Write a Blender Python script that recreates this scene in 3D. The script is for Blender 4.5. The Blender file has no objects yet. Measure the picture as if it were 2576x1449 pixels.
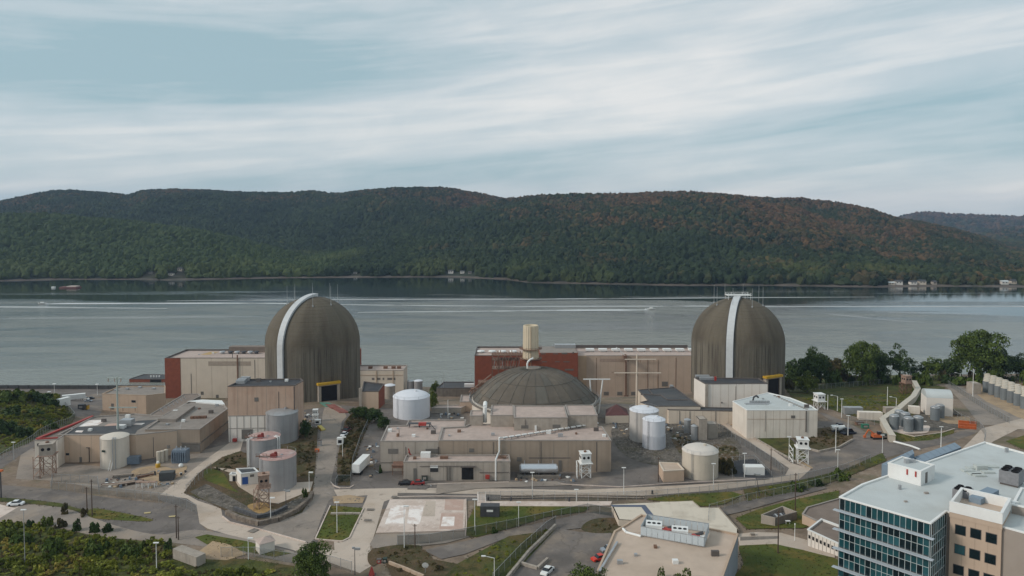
import bpy, math, random
import numpy as np
from mathutils import Vector, noise as mnoise
from mathutils.geometry import tessellate_polygon
random.seed(7); rng = np.random.default_rng(7)
sc = bpy.context.scene
col = sc.collection

# ------------------------------------------------------------------ camera
CAMZ = 114.0; FOC = 1800.0; PITCH = math.radians(2.5)
SHIFT_PX = 92.9
cam = bpy.data.cameras.new("camera"); camo = bpy.data.objects.new("camera", cam); col.objects.link(camo)
camo.location = (0, 0, CAMZ); camo.rotation_euler = (math.pi/2 - PITCH, 0, 0)
cam.sensor_width = 36.0; cam.lens = 36.0*FOC/2576.0; cam.shift_y = -SHIFT_PX/2576.0
cam.clip_start = 1.0; cam.clip_end = 40000.0
sc.camera = camo

# ------------------------------------------------------------------ sky and sun
SUN_DIR = Vector((-0.86, -0.26, 0.55)).normalized()      # towards the sun
sun_el = math.asin(SUN_DIR.z); sun_az = math.atan2(SUN_DIR.x, SUN_DIR.y)
world = bpy.data.worlds.new("World"); sc.world = world; world.use_nodes = True
nt = world.node_tree; nt.nodes.clear()
def N(tree, typ, **kw):
    n = tree.nodes.new(typ)
    for k, v in kw.items(): setattr(n, k, v)
    return n
def L(tree, a, b): tree.links.new(a, b)
out = N(nt, 'ShaderNodeOutputWorld'); bg = N(nt, 'ShaderNodeBackground'); L(nt, bg.outputs[0], out.inputs[0])
bg.inputs[1].default_value = 0.1
sky = N(nt, 'ShaderNodeTexSky', sky_type='NISHITA', sun_disc=False, sun_elevation=sun_el, sun_rotation=sun_az, altitude=100, air_density=1.0, dust_density=1.5)
tc = N(nt, 'ShaderNodeTexCoord'); sep = N(nt, 'ShaderNodeSeparateXYZ'); L(nt, tc.outputs['Generated'], sep.inputs[0])
def M(tree, op, a, b=None, clamp=False):
    n = N(tree, 'ShaderNodeMath', operation=op); n.use_clamp = clamp
    for i, v in enumerate((a, b)):
        if v is None: continue
        if isinstance(v, (int, float)): n.inputs[i].default_value = v
        else: L(tree, v, n.inputs[i])
    return n.outputs[0]
zz = M(nt, 'MAXIMUM', sep.outputs[2], 0.0); zd = M(nt, 'ADD', zz, 0.055)
cx = M(nt, 'DIVIDE', sep.outputs[0], zd); cy = M(nt, 'DIVIDE', sep.outputs[1], zd)
comb = N(nt, 'ShaderNodeCombineXYZ'); L(nt, cx, comb.inputs[0]); L(nt, cy, comb.inputs[1])
ang = M(nt, 'ADD', sep.outputs[2], M(nt, 'MULTIPLY', sep.outputs[0], -0.105))
def cloud(sx, sv, seed, detail, rough, lo, hi, dist):
    cb = N(nt, 'ShaderNodeCombineXYZ'); L(nt, M(nt, 'ADD', M(nt, 'MULTIPLY', sep.outputs[0], sx), seed), cb.inputs[0]); L(nt, M(nt, 'MULTIPLY', sep.outputs[1], sx), cb.inputs[1]); L(nt, M(nt, 'MULTIPLY', ang, sv), cb.inputs[2])
    nz = N(nt, 'ShaderNodeTexNoise'); nz.inputs['Scale'].default_value = 1.; nz.inputs['Detail'].default_value = detail; nz.inputs['Roughness'].default_value = rough; nz.inputs['Distortion'].default_value = dist
    L(nt, cb.outputs[0], nz.inputs[0])
    mr = N(nt, 'ShaderNodeMapRange', interpolation_type='SMOOTHSTEP'); mr.inputs[1].default_value = lo; mr.inputs[2].default_value = hi
    L(nt, nz.outputs[0], mr.inputs[0]); return mr.outputs[0]
c1 = cloud(2.0, 13., 3.1, 5, .5, .30, .70, .3)       # broad soft banks
c2 = cloud(3.2, 42., 7.7, 5, .55, .34, .70, .5)      # finer streaks
c3 = cloud(7.0, 20., 1.7, 8, .62, .35, .68, .8)      # mottling and wisps
mixm = M(nt, 'ADD', M(nt, 'ADD', M(nt, 'MULTIPLY', c1, 0.46), M(nt, 'MULTIPLY', c2, 0.32)), M(nt, 'MULTIPLY', c3, 0.12))
# the broad bright bank of cloud that crosses the view, rising to the right
def bell(x, c, w):
    d = M(nt, 'DIVIDE', M(nt, 'SUBTRACT', x, c), w); return M(nt, 'POWER', 2.718, M(nt, 'MULTIPLY', M(nt, 'MULTIPLY', d, d), -1.0))
bank = bell(ang, 0.150, 0.055)
gap = M(nt, 'MULTIPLY', bell(ang, 0.225, 0.045), bell(sep.outputs[0], -0.40, 0.26))
gap2 = bell(ang, 0.083, 0.016)
mixm = M(nt, 'ADD', mixm, M(nt, 'ADD', M(nt, 'MULTIPLY', bank, 0.38), M(nt, 'MULTIPLY', bell(sep.outputs[2], .02, .035), .22)))
mixm = M(nt, 'SUBTRACT', mixm, M(nt, 'MULTIPLY', gap, 0.60))
mixm = M(nt, 'SUBTRACT', mixm, M(nt, 'MULTIPLY', gap2, 0.30), clamp=True)
ramp = N(nt, 'ShaderNodeValToRGB'); L(nt, mixm, ramp.inputs[0])
e = ramp.color_ramp.elements
e[0].position = 0.0; e[0].color = (2.9, 4.05, 4.45, 1)
e[1].position = 1.0; e[1].color = (6.6, 6.6, 6.45, 1)
m_ = e.new(0.5); m_.color = (4.6, 5.2, 5.45, 1)
mix = N(nt, 'ShaderNodeMix', data_type='RGBA'); mix.inputs[0].default_value = 0.90
L(nt, sky.outputs[0], mix.inputs[6]); L(nt, ramp.outputs[0], mix.inputs[7]); L(nt, mix.outputs[2], bg.inputs[0])

sd = bpy.data.lights.new("sun", 'SUN'); sd.energy = 1.5; sd.angle = math.radians(11); sd.color = (1.0, 0.92, 0.83)
so = bpy.data.objects.new("sun", sd); col.objects.link(so); so.location = (-200, -80, 400)
so.rotation_euler = (-SUN_DIR).to_track_quat('-Z', 'Y').to_euler()
sc.view_settings.view_transform = 'Standard'; sc.view_settings.look = 'None'
sc.view_settings.exposure = 0.36; sc.view_settings.gamma = 1.0; sc.view_settings.use_curve_mapping = False
sc.render.engine = 'CYCLES'
cy_ = sc.cycles
cy_.max_bounces = 6; cy_.diffuse_bounces = 3; cy_.glossy_bounces = 3; cy_.transparent_max_bounces = 24; cy_.volume_bounces = 0
cy_.transmission_bounces = 3; cy_.use_denoising = True; cy_.caustics_reflective = False; cy_.caustics_refractive = False

# ------------------------------------------------------------------ pixel <-> world
CYP = 724.5 - SHIFT_PX
cP, sP = math.cos(PITCH), math.sin(PITCH)
def ray(px, py):
    a = (px-1288.0)/FOC; b = (py-CYP)/FOC
    return Vector((a, cP - b*sP, -sP - b*cP))
def W(px, py, z):
    d = ray(px, py); t = (z-CAMZ)/d.z
    return Vector((d.x*t, d.y*t, z))
def WY(px, py, Y):
    d = ray(px, py); t = Y/d.y
    return Vector((d.x*t, Y, CAMZ + d.z*t))
def PX(v):
    z = v[2]-CAMZ; dep = v[1]*cP - z*sP; up = v[1]*sP + z*cP
    return (1288+FOC*v[0]/dep, CYP-FOC*up/dep)

# ------------------------------------------------------------------ materials
MATS = {}
def warm(c): return (c[0]*1.045, c[1]*.99, c[2]*.955) if c[0] > c[2]*1.04 else c
def pm(name, c, var=.10, scale=.35, rough=.8, metal=0., bump=0., bscale=3., streak=0., sc_=(.06,.055,.05), sfreq=1.2, dirt=0., dc=(.12,.10,.08), dscale=.12, spec=.4, detail=5, dlo=.48, dhi=.68):
    if name in MATS: return MATS[name]
    c, dc, sc_ = warm(c), warm(dc), warm(sc_)
    m = bpy.data.materials.new(name); m.use_nodes = True; t = m.node_tree
    b = t.nodes['Principled BSDF']; b.inputs['Roughness'].default_value = rough; b.inputs['Metallic'].default_value = metal
    b.inputs['Specular IOR Level'].default_value = spec
    g = N(t, 'ShaderNodeNewGeometry'); pos = g.outputs['Position']
    nz = N(t, 'ShaderNodeTexNoise'); nz.inputs['Scale'].default_value = scale; nz.inputs['Detail'].default_value = detail; L(t, pos, nz.inputs[0])
    mr = N(t, 'ShaderNodeMapRange'); mr.inputs[1].default_value = .3; mr.inputs[2].default_value = .7; L(t, nz.outputs[0], mr.inputs[0])
    mx = N(t, 'ShaderNodeMix', data_type='RGBA')
    mx.inputs[6].default_value = (*[x*(1-var) for x in c], 1); mx.inputs[7].default_value = (*[min(1, x*(1+var)) for x in c], 1)
    L(t, mr.outputs[0], mx.inputs[0]); o = mx.outputs[2]
    if dirt:
        n2 = N(t, 'ShaderNodeTexNoise'); n2.inputs['Scale'].default_value = dscale; n2.inputs['Detail'].default_value = 6; n2.inputs['Roughness'].default_value = .62; L(t, pos, n2.inputs[0])
        r2 = N(t, 'ShaderNodeMapRange', interpolation_type='SMOOTHSTEP'); r2.inputs[1].default_value = dlo; r2.inputs[2].default_value = dhi; r2.inputs[4].default_value = dirt; L(t, n2.outputs[0], r2.inputs[0])
        m2 = N(t, 'ShaderNodeMix', data_type='RGBA'); L(t, r2.outputs[0], m2.inputs[0]); L(t, o, m2.inputs[6]); m2.inputs[7].default_value = (*dc, 1); o = m2.outputs[2]
    if streak:
        mp = N(t, 'ShaderNodeMapping'); mp.inputs['Scale'].default_value = (sfreq, sfreq, .05); L(t, pos, mp.inputs[0])
        n3 = N(t, 'ShaderNodeTexNoise'); n3.inputs['Scale'].default_value = 1.; n3.inputs['Detail'].default_value = 5; L(t, mp.outputs[0], n3.inputs[0])
        r3 = N(t, 'ShaderNodeMapRange', interpolation_type='SMOOTHSTEP'); r3.inputs[1].default_value = .45; r3.inputs[2].default_value = .75; r3.inputs[4].default_value = streak; L(t, n3.outputs[0], r3.inputs[0])
        m3 = N(t, 'ShaderNodeMix', data_type='RGBA'); L(t, r3.outputs[0], m3.inputs[0]); L(t, o, m3.inputs[6]); m3.inputs[7].default_value = (*sc_, 1); o = m3.outputs[2]
    L(t, o, b.inputs['Base Color'])
    if bump:
        n4 = N(t, 'ShaderNodeTexNoise'); n4.inputs['Scale'].default_value = bscale; n4.inputs['Detail'].default_value = 6; L(t, pos, n4.inputs[0])
        bp = N(t, 'ShaderNodeBump'); bp.inputs['Strength'].default_value = bump; bp.inputs['Distance'].default_value = .3; L(t, n4.outputs[0], bp.inputs['Height']); L(t, bp.outputs[0], b.inputs['Normal'])
    MATS[name] = m; return m

cream = pm('cream_wall', (.62,.56,.475), .04, .2, streak=.10, sc_=(.40,.34,.27), dirt=.12, dc=(.34,.28,.23))
cream2 = pm('pinkish_beige_wall', (.48,.385,.31), .05, .2, streak=.10, sc_=(.30,.23,.18), dirt=.2, dc=(.38,.29,.22))
beige = pm('beige_wall', (.45,.355,.27), .07, .2, streak=.15, sc_=(.25,.20,.15), dirt=.2, dc=(.32,.25,.19))
tan = pm('tan_wall', (.52,.41,.315), .06, .15, streak=.15, sc_=(.30,.23,.17), dirt=.15, dc=(.30,.22,.17))
brownwall = pm('weathered_brown_wall', (.32,.268,.215), .08, .15, streak=.30, sc_=(.20,.165,.13), dirt=.3, dc=(.25,.20,.155))
greywall = pm('stained_grey_wall', (.38,.35,.31), .07, .3, streak=.4, sc_=(.20,.175,.15), dirt=.25, dc=(.28,.24,.2))
whitewall = pm('white_wall', (.70,.68,.64), .03, .25, streak=.12, sc_=(.50,.46,.40), dirt=.1, dc=(.55,.5,.45))
offwhite = pm('offwhite_wall', (.68,.65,.59), .05, .25, streak=.3, sc_=(.36,.31,.26), dirt=.2, dc=(.42,.36,.3))
stripewall = pm('rust_stained_panel_wall', (.47,.35,.275), .07, .3, streak=.40, sc_=(.26,.16,.12), sfreq=.7, dirt=.3, dc=(.45,.27,.18), dscale=.08)
brick = pm('red_brick', (.235,.072,.042), .12, .5, rough=.9, dirt=.3, dc=(.17,.055,.035), bump=.1)
concrete = pm('concrete_grey', (.36,.33,.29), .12, .6, rough=.9, streak=.25, sc_=(.18,.16,.14), dirt=.3, dc=(.2,.18,.15), bump=.1)
darkconc = pm('dark_concrete', (.19,.175,.155), .15, .6, rough=.9, streak=.3, dirt=.3)
roof_pink = pm('pinkish_gravel_roof', (.43,.36,.325), .10, .5, rough=.95, dirt=.45, dc=(.30,.245,.22), dscale=.06, bump=.1)
roof_grey = pm('grey_gravel_roof', (.245,.225,.205), .12, .4, rough=.95, dirt=.5, dc=(.16,.145,.13), dscale=.07, bump=.1)
roof_brown = pm('brown_roof', (.21,.175,.15), .12, .4, rough=.95, dirt=.5, dc=(.15,.12,.10), dscale=.07, bump=.1)
roof_dark = pm('dark_membrane_roof', (.045,.046,.052), .2, .3, rough=.8, dirt=.5, dc=(.085,.08,.075), dscale=.1)
roof_slate = pm('slate_grey_roof', (.065,.068,.072), .15, .3, rough=.8, dirt=.5, dc=(.10,.095,.09), dscale=.1)
roof_white = pm('white_membrane_roof', (.50,.53,.525), .05, .2, rough=.7, dirt=.55, dc=(.41,.42,.40), dscale=.09)
roof_tan = pm('tan_gravel_roof', (.48,.40,.33), .06, .4, rough=.95, dirt=.4, dc=(.37,.30,.24), dscale=.07, bump=.08)
roof_maroon = pm('maroon_roof', (.10,.045,.045), .12, .5, rough=.8)
copingm = pm('grey_coping', (.30,.28,.26), .1, .5)
copingd = pm('dark_coping', (.11,.10,.095), .1, .5)
white = pm('white_paint', (.75,.75,.73), .04, .5, rough=.5, dirt=.15, dc=(.5,.47,.43))
whitetank = pm('white_tank_paint', (.68,.69,.73), .03, .2, rough=.5, streak=.12, sc_=(.5,.5,.5), dirt=.1, dc=(.5,.5,.5))
creamtank = pm('cream_tank_paint', (.52,.49,.42), .04, .2, rough=.6, streak=.2, sc_=(.36,.33,.27), dirt=.15, dc=(.4,.36,.3))
greytank = pm('grey_tank_plate', (.36,.355,.36), .07, .3, rough=.5, metal=.25, streak=.4, sc_=(.20,.19,.19), dirt=.2, dc=(.27,.25,.24))
rustroof = pm('rust_red_tank_roof', (.42,.28,.26), .14, .8, rough=.8, dirt=.7, dc=(.55,.50,.47), dscale=.35)
rust = pm('rust_brown_steel', (.17,.10,.07), .25, 1.5, rough=.9, dirt=.4, dc=(.28,.20,.15))
rustlight = pm('faded_pinkish_brown_steel', (.30,.215,.17), .25, 1.5, rough=.9, dirt=.5, dc=(.17,.10,.07), dscale=.6)
steel = pm('galvanised_steel', (.42,.43,.44), .08, .8, rough=.45, metal=.5, dirt=.2, dc=(.25,.25,.25))
shiny = pm('shiny_cylinder_steel', (.62,.64,.67), .05, .5, rough=.28, metal=.8)
darksteel = pm('dark_steel', (.06,.06,.065), .2, .8, rough=.6)
black = pm('black_opening', (.008,.008,.010), .1, 1, rough=.8)
darkpane = pm('dark_glass', (.015,.02,.025), .1, 1, rough=.12, spec=.6)
louver = pm('grey_louvre', (.15,.145,.135), .1, 1)
yellow = pm('yellow_paint', (.50,.31,.03), .15, .8, rough=.6)
red = pm('red_paint', (.35,.045,.035), .12, .8, rough=.5)
reddeck = pm('faded_red_coating', (.22,.085,.07), .2, .6, rough=.7, dirt=.4, dc=(.5,.3,.27))
orange = pm('orange_paint', (.50,.13,.04), .12, .8, rough=.6)
blue = pm('blue_paint', (.03,.09,.30), .1, .8, rough=.5)
bluegrey = pm('blue_grey_paint', (.16,.20,.25), .12, .8, rough=.5, dirt=.3)
darkgreen = pm('dark_green_paint', (.025,.045,.035), .2, .8, rough=.6)
wood = pm('weathered_wood', (.085,.06,.045), .2, 1.5, rough=.9)
timber = pm('pale_timber', (.36,.28,.19), .2, 1.5, rough=.9)
rubber = pm('rubber', (.02,.02,.02), .1, 1, rough=.9)
casksteel = pm('painted_cask_steel', (.17,.19,.20), .08, .6, rough=.5, dirt=.2)
fluted = pm('cream_stack_shell', (.66,.60,.47), .05, .3, rough=.6, streak=.3, sc_=(.42,.35,.24))
stone = pm('pale_broken_stone', (.38,.33,.28), .25, 1.5, rough=.95, bump=.4)

def ground_mat(name, cols, scales, bump=.25, bscale=1.5, rough=.95, line=None):
    """base colour + a list of (colour, noise scale, lo, hi, amount)"""
    m = bpy.data.materials.new(name); m.use_nodes = True; t = m.node_tree
    b = t.nodes['Principled BSDF']; b.inputs['Roughness'].default_value = rough; b.inputs['Specular IOR Level'].default_value = .25
    g = N(t, 'ShaderNodeNewGeometry'); pos = g.outputs['Position']; o = None; cols = warm(cols); scales = [(warm(q[0]), *q[1:]) for q in scales]
    for (c, s, lo, hi, am, off) in scales:
        mp = N(t, 'ShaderNodeMapping'); mp.inputs['Location'].default_value = (off, off*1.7, 0); L(t, pos, mp.inputs[0])
        nz = N(t, 'ShaderNodeTexNoise'); nz.inputs['Scale'].default_value = s; nz.inputs['Detail'].default_value = 8; nz.inputs['Roughness'].default_value = .62; L(t, mp.outputs[0], nz.inputs[0])
        mr = N(t, 'ShaderNodeMapRange', interpolation_type='SMOOTHSTEP'); mr.inputs[1].default_value = lo; mr.inputs[2].default_value = hi; mr.inputs[4].default_value = am; L(t, nz.outputs[0], mr.inputs[0])
        mx = N(t, 'ShaderNodeMix', data_type='RGBA'); L(t, mr.outputs[0], mx.inputs[0])
        if o is None: mx.inputs[6].default_value = (*cols, 1)
        else: L(t, o, mx.inputs[6])
        mx.inputs[7].default_value = (*c, 1); o = mx.outputs[2]
    if line:
        ns = N(t, 'ShaderNodeTexNoise'); ns.inputs['Scale'].default_value = .25; ns.inputs['Detail'].default_value = 4; L(t, pos, ns.inputs[0])
        va = N(t, 'ShaderNodeVectorMath', operation='MULTIPLY_ADD'); L(t, ns.outputs['Color'], va.inputs[0]); va.inputs[1].default_value = (7,7,0); L(t, pos, va.inputs[2])
        vo = N(t, 'ShaderNodeTexVoronoi', feature='DISTANCE_TO_EDGE'); vo.inputs['Scale'].default_value = line[0]; L(t, va.outputs[0], vo.inputs[0])
        mr = N(t, 'ShaderNodeMapRange'); mr.inputs[1].default_value = 0.; mr.inputs[2].default_value = line[1]; mr.inputs[3].default_value = line[3]; mr.inputs[4].default_value = 0.; L(t, vo.outputs[0], mr.inputs[0])
        mx = N(t, 'ShaderNodeMix', data_type='RGBA'); L(t, mr.outputs[0], mx.inputs[0]); L(t, o, mx.inputs[6]); mx.inputs[7].default_value = (*line[2], 1); o = mx.outputs[2]
        mp = N(t, 'ShaderNodeMapping'); mp.inputs['Scale'].default_value = (.35,.35,.35); L(t, pos, mp.inputs[0])
        n5 = N(t, 'ShaderNodeTexNoise'); n5.inputs['Scale'].default_value = 1.; n5.inputs['Detail'].default_value = 2; L(t, mp.outputs[0], n5.inputs[0])
        r5 = N(t, 'ShaderNodeMapRange', interpolation_type='SMOOTHSTEP'); r5.inputs[1].default_value = .66; r5.inputs[2].default_value = .74; r5.inputs[4].default_value = .45; L(t, n5.outputs[0], r5.inputs[0])
        mx = N(t, 'ShaderNodeMix', data_type='RGBA'); L(t, r5.outputs[0], mx.inputs[0]); L(t, o, mx.inputs[6]); mx.inputs[7].default_value = (*[c*.8 for c in line[2]], 1); o = mx.outputs[2]
    L(t, o, b.inputs['Base Color'])
    n4 = N(t, 'ShaderNodeTexNoise'); n4.inputs['Scale'].default_value = bscale; n4.inputs['Detail'].default_value = 8; L(t, pos, n4.inputs[0])
    bp = N(t, 'ShaderNodeBump'); bp.inputs['Strength'].default_value = bump; bp.inputs['Distance'].default_value = .5; L(t, n4.outputs[0], bp.inputs['Height']); L(t, bp.outputs[0], b.inputs['Normal'])
    return m
dirt_m = ground_mat('bare_earth', (.225,.178,.135), [((.13,.105,.08), .08, .42, .62, .8, 3), ((.30,.26,.22), .3, .5, .7, .6, 9), ((.09,.095,.045), .05, .52, .66, .55, 21), ((.10,.08,.065), 1.2, .5, .7, .5, 5)])
asphalt_m = ground_mat('worn_asphalt', (.165,.152,.143), [((.11,.102,.096), .07, .42, .62, .8, 3), ((.24,.22,.20), .25, .52, .7, .5, 9), ((.09,.085,.08), .9, .58, .72, .5, 5), ((.31,.26,.205), .05, .50, .68, .55, 40)], bump=.08, line=(.05, .012, (.09,.08,.07), .45))
asphalt2_m = ground_mat('pale_asphalt', (.275,.245,.215), [((.18,.165,.15), .07, .42, .62, .7, 13), ((.31,.285,.26), .3, .52, .7, .5, 19), ((.13,.12,.11), .9, .6, .74, .5, 15), ((.34,.28,.22), .05, .50, .68, .55, 60)], bump=.08, line=(.045, .010, (.12,.105,.09), .40))
conc_m = ground_mat('concrete_pavement', (.49,.43,.37), [((.40,.35,.30), .08, .42, .62, .7, 3), ((.46,.42,.37), .3, .52, .7, .5, 9), ((.24,.21,.18), 1.1, .62, .75, .5, 5), ((.36,.29,.22), .06, .5, .7, .6, 70)], bump=.06, line=(.10, .012, (.24,.20,.16), .45))
concpale_m = ground_mat('pale_slab', (.60,.53,.48), [((.48,.40,.35), .15, .42, .60, .8, 3), ((.36,.29,.25), .5, .52, .68, .6, 9), ((.72,.68,.65), .9, .55, .68, .5, 19)], bump=.05)
grass_m = ground_mat('mown_grass', (.082,.105,.018), [((.155,.120,.030), .13, .42, .58, .85, 3), ((.040,.062,.012), .045, .48, .64, .6, 50), ((.055,.080,.014), .4, .45, .65, .7, 9), ((.15,.12,.045), .22, .60, .72, .6, 5)], bump=.5, bscale=4)
rough_grass_m = ground_mat('rough_grass', (.075,.090,.022), [((.11,.08,.035), .07, .45, .62, .8, 33), ((.030,.042,.012), .3, .45, .62, .8, 9), ((.14,.11,.06), .6, .6, .72, .5, 5)], bump=.7, bscale=2)
brownveg_m = ground_mat('brown_weeds', (.10,.072,.042), [((.055,.058,.024), .15, .45, .6, .8, 33), ((.16,.115,.07), .5, .5, .7, .6, 9)], bump=.8, bscale=2)
gravel_m = ground_mat('grey_gravel', (.13,.12,.105), [((.07,.065,.058), .5, .45, .6, .8, 33), ((.22,.20,.175), .8, .52, .66, .7, 9), ((.09,.08,.045), .12, .52, .66, .6, 9)], bump=.8, bscale=1.2)
sand_m = ground_mat('sandy_fill', (.38,.29,.19), [((.27,.21,.15), .2, .45, .62, .8, 33), ((.45,.36,.25), .7, .52, .7, .5, 9)], bump=.3)
whitepaint_m = ground_mat('worn_white_coating', (.80,.78,.76), [((.55,.45,.40), .30, .44, .62, .75, 33), ((.75,.75,.75), .9, .5, .7, .4, 9)], bump=.03)
pinkslab_m = ground_mat('pinkish_slab', (.46,.34,.29), [((.52,.43,.38), .3, .45, .65, .7, 33), ((.36,.27,.23), .9, .55, .7, .5, 9)], bump=.03)
creamroof_m = ground_mat('pale_cream_terrace', (.60,.56,.48), [((.50,.46,.39), .2, .48, .66, .8, 3), ((.40,.37,.31), .6, .58, .72, .5, 9)], bump=.03)

# foliage material: colour varies from clump to clump and leaf to leaf
def leaf_mat(name, ca, cb, cc=None, scale=.25, rnd=.35):
    m = bpy.data.materials.new(name); m.use_nodes = True; t = m.node_tree
    b = t.nodes['Principled BSDF']; b.inputs['Roughness'].default_value = .7; b.inputs['Specular IOR Level'].default_value = .2
    g = N(t, 'ShaderNodeNewGeometry')
    nz = N(t, 'ShaderNodeTexNoise'); nz.inputs['Scale'].default_value = scale; nz.inputs['Detail'].default_value = 4; L(t, g.outputs['Position'], nz.inputs[0])
    mr = N(t, 'ShaderNodeMapRange'); mr.inputs[1].default_value = .35; mr.inputs[2].default_value = .65; L(t, nz.outputs[0], mr.inputs[0])
    v = M(t, 'ADD', M(t, 'MULTIPLY', mr.outputs[0], 1-rnd), M(t, 'MULTIPLY', g.outputs['Random Per Island'], rnd))
    cr = N(t, 'ShaderNodeValToRGB'); L(t, v, cr.inputs[0]); e = cr.color_ramp.elements
    e[0].color = (*ca, 1); e[1].color = (*cb, 1)
    if cc: e[1].position = .7; x = e.new(.95); x.color = (*cc, 1)
    L(t, cr.outputs[0], b.inputs['Base Color'])
    MATS[name] = m; return m
leaf_dark = leaf_mat('dark_green_leaves', (.020,.038,.010), (.058,.092,.022))
leaf_mid = leaf_mat('green_leaves', (.034,.058,.010), (.095,.130,.024))
leaf_yel = leaf_mat('yellow_green_leaves', (.06,.085,.015), (.14,.165,.03))
leaf_brown = leaf_mat('brownish_leaves', (.045,.045,.018), (.11,.085,.035))
leaf_scrub = leaf_mat('mixed_scrub_leaves', (.055,.078,.010), (.21,.22,.028), (.28,.19,.05), scale=.10, rnd=.25)
leaf_scrub2 = leaf_mat('brown_scrub_leaves', (.045,.048,.016), (.115,.092,.036), (.17,.105,.055), scale=.15, rnd=.30)
bark = pm('bark', (.10,.08,.06), .2, 2, rough=.95)
# ------------------------------------------------------------------ builders
OFF = {}
def tagp(o, label=None, cat=None, group=None, kind=None):
    if label: o['label'] = label
    if cat: o['category'] = cat
    if group: o['group'] = group
    if kind: o['kind'] = kind
    return o
def thing(name, label, cat, loc=(0, 0, 0), rz=0., group=None):
    o = bpy.data.objects.new(name, None); o.empty_display_size = .5; col.objects.link(o)
    o.location = loc; o.rotation_euler = (0, 0, rz); tagp(o, label, cat, group); OFF[o.name] = Vector(loc) if rz == 0 else Vector((0, 0, 0)); return o
class MB:
    def __init__(s): s.v = []; s.f = []
    def add(s, vs, fs):
        n = len(s.v); s.v += [tuple(v) for v in vs]; s.f += [tuple(i+n for i in f) for f in fs]; return s
    def box(s, x0, x1, y0, y1, z0, z1):
        return s.add([(x0,y0,z0),(x1,y0,z0),(x1,y1,z0),(x0,y1,z0),(x0,y0,z1),(x1,y0,z1),(x1,y1,z1),(x0,y1,z1)],
                     [(3,2,1,0),(4,5,6,7),(0,1,5,4),(1,2,6,5),(2,3,7,6),(3,0,4,7)])
    def obox(s, c, ux, hx, uy, hy, z0, z1):
        c = Vector(c); ux = Vector(ux); uy = Vector(uy); P = []
        for z in (z0, z1):
            for a, b in ((-1,-1),(1,-1),(1,1),(-1,1)):
                q = c + ux*hx*a + uy*hy*b; P.append((q.x, q.y, z))
        return s.add(P, [(3,2,1,0),(4,5,6,7),(0,1,5,4),(1,2,6,5),(2,3,7,6),(3,0,4,7)])
    def beam(s, a, b, w, h=None):
        h = h or w; a = Vector(a); b = Vector(b); d = (b-a).normalized()
        up = Vector((0,0,1)) if abs(d.z) < .95 else Vector((1,0,0))
        sx = d.cross(up).normalized()*w/2; sy = sx.cross(d).normalized()*h/2
        P = [a-sx-sy, a+sx-sy, a+sx+sy, a-sx+sy, b-sx-sy, b+sx-sy, b+sx+sy, b-sx+sy]
        return s.add(P, [(3,2,1,0),(4,5,6,7),(0,1,5,4),(1,2,6,5),(2,3,7,6),(3,0,4,7)])
    def tube(s, a, b, r, n=8, r2=None):
        r2 = r if r2 is None else r2; a = Vector(a); b = Vector(b); d = (b-a).normalized()
        up = Vector((0,0,1)) if abs(d.z) < .95 else Vector((1,0,0))
        sx = d.cross(up).normalized(); sy = sx.cross(d).normalized(); P = []
        for c, rr in ((a, r), (b, r2)):
            for i in range(n):
                t = 2*math.pi*i/n; P.append(c + sx*math.cos(t)*rr + sy*math.sin(t)*rr)
        F = [(i, (i+1)%n, n+(i+1)%n, n+i) for i in range(n)] + [tuple(range(n-1,-1,-1)), tuple(range(n, 2*n))]
        return s.add(P, F)
    def path(s, pts, r, n=8):
        for a, b in zip(pts[:-1], pts[1:]): s.tube(a, b, r, n)
        return s
    def lathe(s, cx, cy, prof, n=32, a0=0., a1=2*math.pi):
        full = abs(a1-a0-2*math.pi) < 1e-6; m = n if full else n+1; P = []
        for (r, z) in prof:
            for i in range(m):
                t = a0+(a1-a0)*i/n; P.append((cx+r*math.cos(t), cy+r*math.sin(t), z))
        F = []
        for k in range(len(prof)-1):
            for i in range(n):
                j = (i+1) % m if full else i+1
                F.append((k*m+i, k*m+j, (k+1)*m+j, (k+1)*m+i))
        return s.add(P, F)
    def prism(s, poly, z0, z1, caps=True):
        n = len(poly); P = [(p[0],p[1],z0) for p in poly]+[(p[0],p[1],z1) for p in poly]
        F = [(i, (i+1)%n, n+(i+1)%n, n+i) for i in range(n)]
        if caps: F += [tuple(range(n-1,-1,-1)), tuple(range(n,2*n))]
        return s.add(P, F)
    def build(s, name, mat, parent=None, smooth=False, **tags):
        me = bpy.data.meshes.new(name); off = OFF.get(parent.name, Vector((0,0,0))) if parent else Vector((0,0,0))
        me.from_pydata([(v[0]-off.x, v[1]-off.y, v[2]-off.z) for v in s.v], [], s.f)
        if mat:
            me.materials.append(mat)
        me.validate(); me.update()
        if smooth:
            me.polygons.foreach_set('use_smooth', [True]*len(me.polygons)); me.set_sharp_from_angle(angle=math.radians(38))
        o = bpy.data.objects.new(name, me); col.objects.link(o)
        if parent: o.parent = parent
        OFF[o.name] = off; tagp(o, **tags); return o
def dup(o, loc, rz=0., label=None, parent=None, sc3=None):
    c = o.copy(); col.objects.link(c); c.parent = parent
    if parent is None:
        c.location = loc; c.rotation_euler = (0,0,rz)
        if sc3: c.scale = sc3
        if label: c['label'] = label
    for ch in list(o.children): dup(ch, None, parent=c)
    return c
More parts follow.
